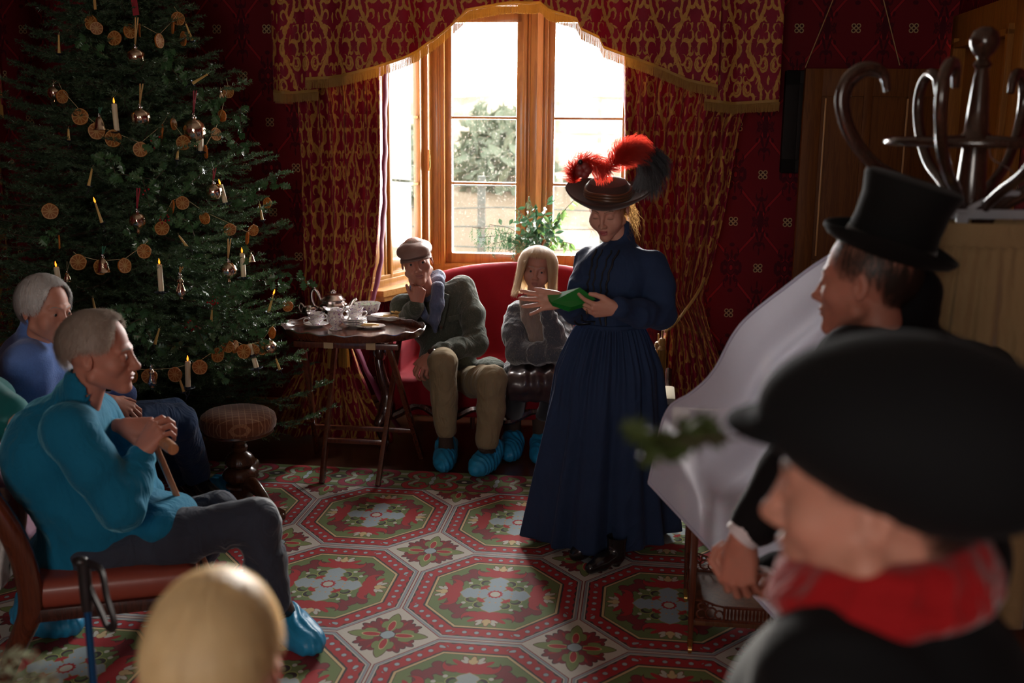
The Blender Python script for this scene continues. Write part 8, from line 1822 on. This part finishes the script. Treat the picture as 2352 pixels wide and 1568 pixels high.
# ------------------------------------------------------------------ 9. foreground man with red scarf
def front_man():
    root = thing('person', 'man in the right foreground with a red scarf and black coat, seen in profile', 'person', Vector((.36, 1.12, 0)))
    hc = P(2025, 1130, 1.10); HM = hmat(hc, Vector((-.86, .50, -.10)), Vector((.06, -.02, 1)), 1.10); V, F, mi = head_np(.003, neck=.15, fat=.008, jaw=1.1, age=1, nose=1.1); body = Parts(); body.add(V, F, mi, HM)
    NB = hc+Vector((.02, .0, -.120)); f = Vector((-.86, .50, 0)); l = Vector((-.50, -.86, 0)); CH = NB+Vector((.03, 0, -.22)); PE = NB+Vector((.03, 0, -.60)); shL = NB+l*.15+Vector((-.0, .05, -.070)); shR = NB-l*.24+Vector((.02, 0, -.045))
    eL = shL+Vector((.0, -.03, -.30)); eR = shR+Vector((.0, .03, -.30)); wL = eL+f*.20+Vector((0, .08, -.06)); wR = eR+f*.20+Vector((0, -.08, -.06))
    for sg, w_ in ((-1, wL), (1, wR)): v, fc = hand_np(sg, ((30, 30, 20),)*4, h=.004); body.add(v, fc, 0, frame(w_, f+l*(-.4 if sg < 0 else .4), Vector((0, 0, 1))))
    core(body, [hc+Vector((.03, .0, -.1)), NB, CH, PE], .05); core(body, [shL, shR], .04); core(body, [shL, eL, wL], .03); core(body, [shR, eR, wR], .03)
    body.build('body', [M['skin_warm'], M['lips_pale'], M['brow_dark']], root); eyes(HM, (0, -1, 0), root)
    hair_surface(HM, (.081, .101, .096), (0, .014, .030), mens(.9, .80, .75), .1, 65, 'hair_dark', root, nstr=1600, tmin=.5, lift=.0008, w=.0006)
    c = Cloth([shL, shR, CH, PE, eL, eR, wL, wR], .16, .010); rt = Matrix((l, -f, Vector((0, 0, 1)))).transposed(); c.s.ell(CH+f*.03+Vector((0, 0, .0)), (.20, .185, .19), 0, rot=rt); c.s.ell((CH+PE)/2, (.19, .16, .20), .06, rot=rt); c.s.ell(PE, (.19, .16, .20), .06, rot=rt); c.s.cone(shL, shR, .070, .070, .06); c.s.cone(CH+Vector((0, 0, .10)), NB+Vector((.01, 0, -.035)), .13, .095, .07)
    c.limb([shL, eL, wL], [.078, .066, .05], .04, .003, 40); c.limb([shR, eR, wR], [.078, .066, .05], .04, .003, 40); c.wrinkle(.004, (8, 8, 8), 2); c.out('black_coat', 'black_wool', root, 1)
    P_ = np.zeros((80, 20, 3))
    for i in range(80):
        a = 2*pi*i/80
        for j in range(20): t = j/19; q = PE+Vector((0, 0, .08-(PE.z-.35)*t))+l*(.18+.09*t+.012*sin(a*9)*t)*cos(a)+f*(.155+.08*t)*sin(a); P_[i, j] = q
    grid_obj('coat_skirt', P_, 80, 20, M['black_wool'], root, closed=True, thick=.006)
    for sg in (-1, 1):
        m_ = MB(); a = Vector((PE.x, PE.y, 0))+l*.09*sg; m_.tube([a+Vector((0, 0, .45)), a+Vector((0, 0, .08))], [.07, .055], 14); m_.build('trouser_leg', M['black_wool'], root); s = Sdf(A3(a)-.22, A3(a)+.25, .008); s.cone(a+Vector((0, 0, .05)), a+f*.16+Vector((0, 0, .035)), .045, .036, 0); s.plane_cut((0, 0, .001), (0, 0, -1)); v, fc = s.mesh(); np_mesh('shoe', v, fc, [M['black_leather']], root)
    s = Cloth([NB], .22, .006); rg = [NB+f*(.010+.088*cos(t))+l*.084*sin(t)+Vector((0, 0, .036-.022*cos(t))) for t in np.linspace(0, 2*pi, 17)]; s.limb(rg, [.018]*17, .02, .003, 60); rg = [NB+f*(.010+.104*cos(t))+l*.098*sin(t)+Vector((0, 0, .010-.022*cos(t))) for t in np.linspace(0, 2*pi, 17)]; s.limb(rg, [.017]*17, .02, .004, 60, seed=3); s.wrinkle(.004, (12, 12, 40), 2); s.out('red_scarf', 'red_wool', root, 1)
    # cap
    cp = thing('baker_boy_cap', 'large black wool cap with a peak, on the man in the right foreground', 'cap', mat=Matrix.Translation(hc+Vector((0, 0, .08)))); mm = HM @ Matrix.Translation((0, .030, .066)) @ Matrix.Rotation(radians(-10), 4, 'X')
    s = Sdf((-.17, -.22, -.10), (.17, .20, .14), .006); s.ell((0, .008, .006), (.118, .138, .086), 0); s.ell((0, -.03, .0), (.108, .118, .060), .03); s.ell((0, .035, -.03), (.095, .10, .06), .03); s.ell((0, -.03, -.085), (.070, .085, .045), .01, mode='s'); s.cone((-.055, -.125, -.018), (.055, -.125, -.018), .006, .006, .01); s.ell((0, -.118, -.022), (.085, .062, .010), .012); s.wr = 0
    s.warp(lambda g: .005*vnoise(g, 14, 2)); v, fc = s.mesh(); pr = Parts(); pr.add(smooth_np(v, fc, 1), fc, 0, mm); pr.build('wool_crown', M['black_wool'], cp)
    bt = MB(); bt.ball(mm @ Vector((0, .012, .088)), (.012, .012, .006)); bt.build('button', M['black_wool'], cp)
    rnd = random.Random(9); hs = thing('holly_sprig', 'blurred holly sprig tucked into the peak of the black cap', 'holly', P(1640, 1010, 1.0)); m_ = MB(); stp = [P(1700, 1005, 1.02), P(1640, 1008, 1.0), P(1560, 1015, .99), P(1500, 1010, .98)]; m_.tube(stp, .002, 6); m_.build('stem', M['bark'], hs)
    m_ = MB()
    for i in range(9):
        t = .15+.85*i/8; q = stp[0]+(stp[3]-stp[0])*t; d = Vector((-.7, rnd.gauss(0, .4), rnd.gauss(0, .55))).normalized(); fm = frame(q, d, Vector((rnd.gauss(0, .3), -1, .5))); lf = holly_leaf(.034, .013); vs = [fm @ Vector(v) for v in lf]+[fm @ Vector((.016, 0, -.003))]; N = len(lf); m_.add(vs, [(k, (k+1) % N, N) for k in range(N)])
    m_.build('leaves', simple('dark_olive_holly', (.035, .05, .012), .35, .5, 30, .2), hs, smooth=False)
front_man()
# foreground greenery in the lower left corner
def corner_greens():
    root = thing('fir_garland', 'blurred silvery green fir garland in the bottom left corner, close to the camera', 'garland', P(20, 1560, 1.5)); nr = np.random.RandomState(9); rnd = random.Random(2); SA, SB = [], []
    fm = simple('frosted_fir', (.26, .30, .20), .6, .5, 40, .2, trl=.2); wood = MB()
    for (a, b) in (((-60, 1500), (90, 1512)), ((-40, 1540), (130, 1560)), ((-60, 1580), (170, 1600)), ((-20, 1600), (120, 1575)), ((20, 1560), (60, 1625))):
        A_ = np.array(P(*a, 1.5)); B_ = np.array(P(*b, 1.46+rnd.random()*.08)); wood.tube([Vector(A_), Vector(B_)], .003, 6); n = 9
        for i in range(n): p = A_+(B_-A_)*i/n; q = A_+(B_-A_)*(i+1)/n; SA.append(p); SB.append(q)
    V, F = needles_on(np.array(SA), np.array(SB), 900, .026, nr, .8); F_ = F; np_mesh('needles', V, F, fm, root, smooth=False); wood.build('twigs', M['bark'], root)
    m_ = MB(); m_.tube(catmull([P(-60, 1640, 1.5), P(40, 1700, 1.5), P(120, 1640, 1.5)], 6), .01, 6)
corner_greens()
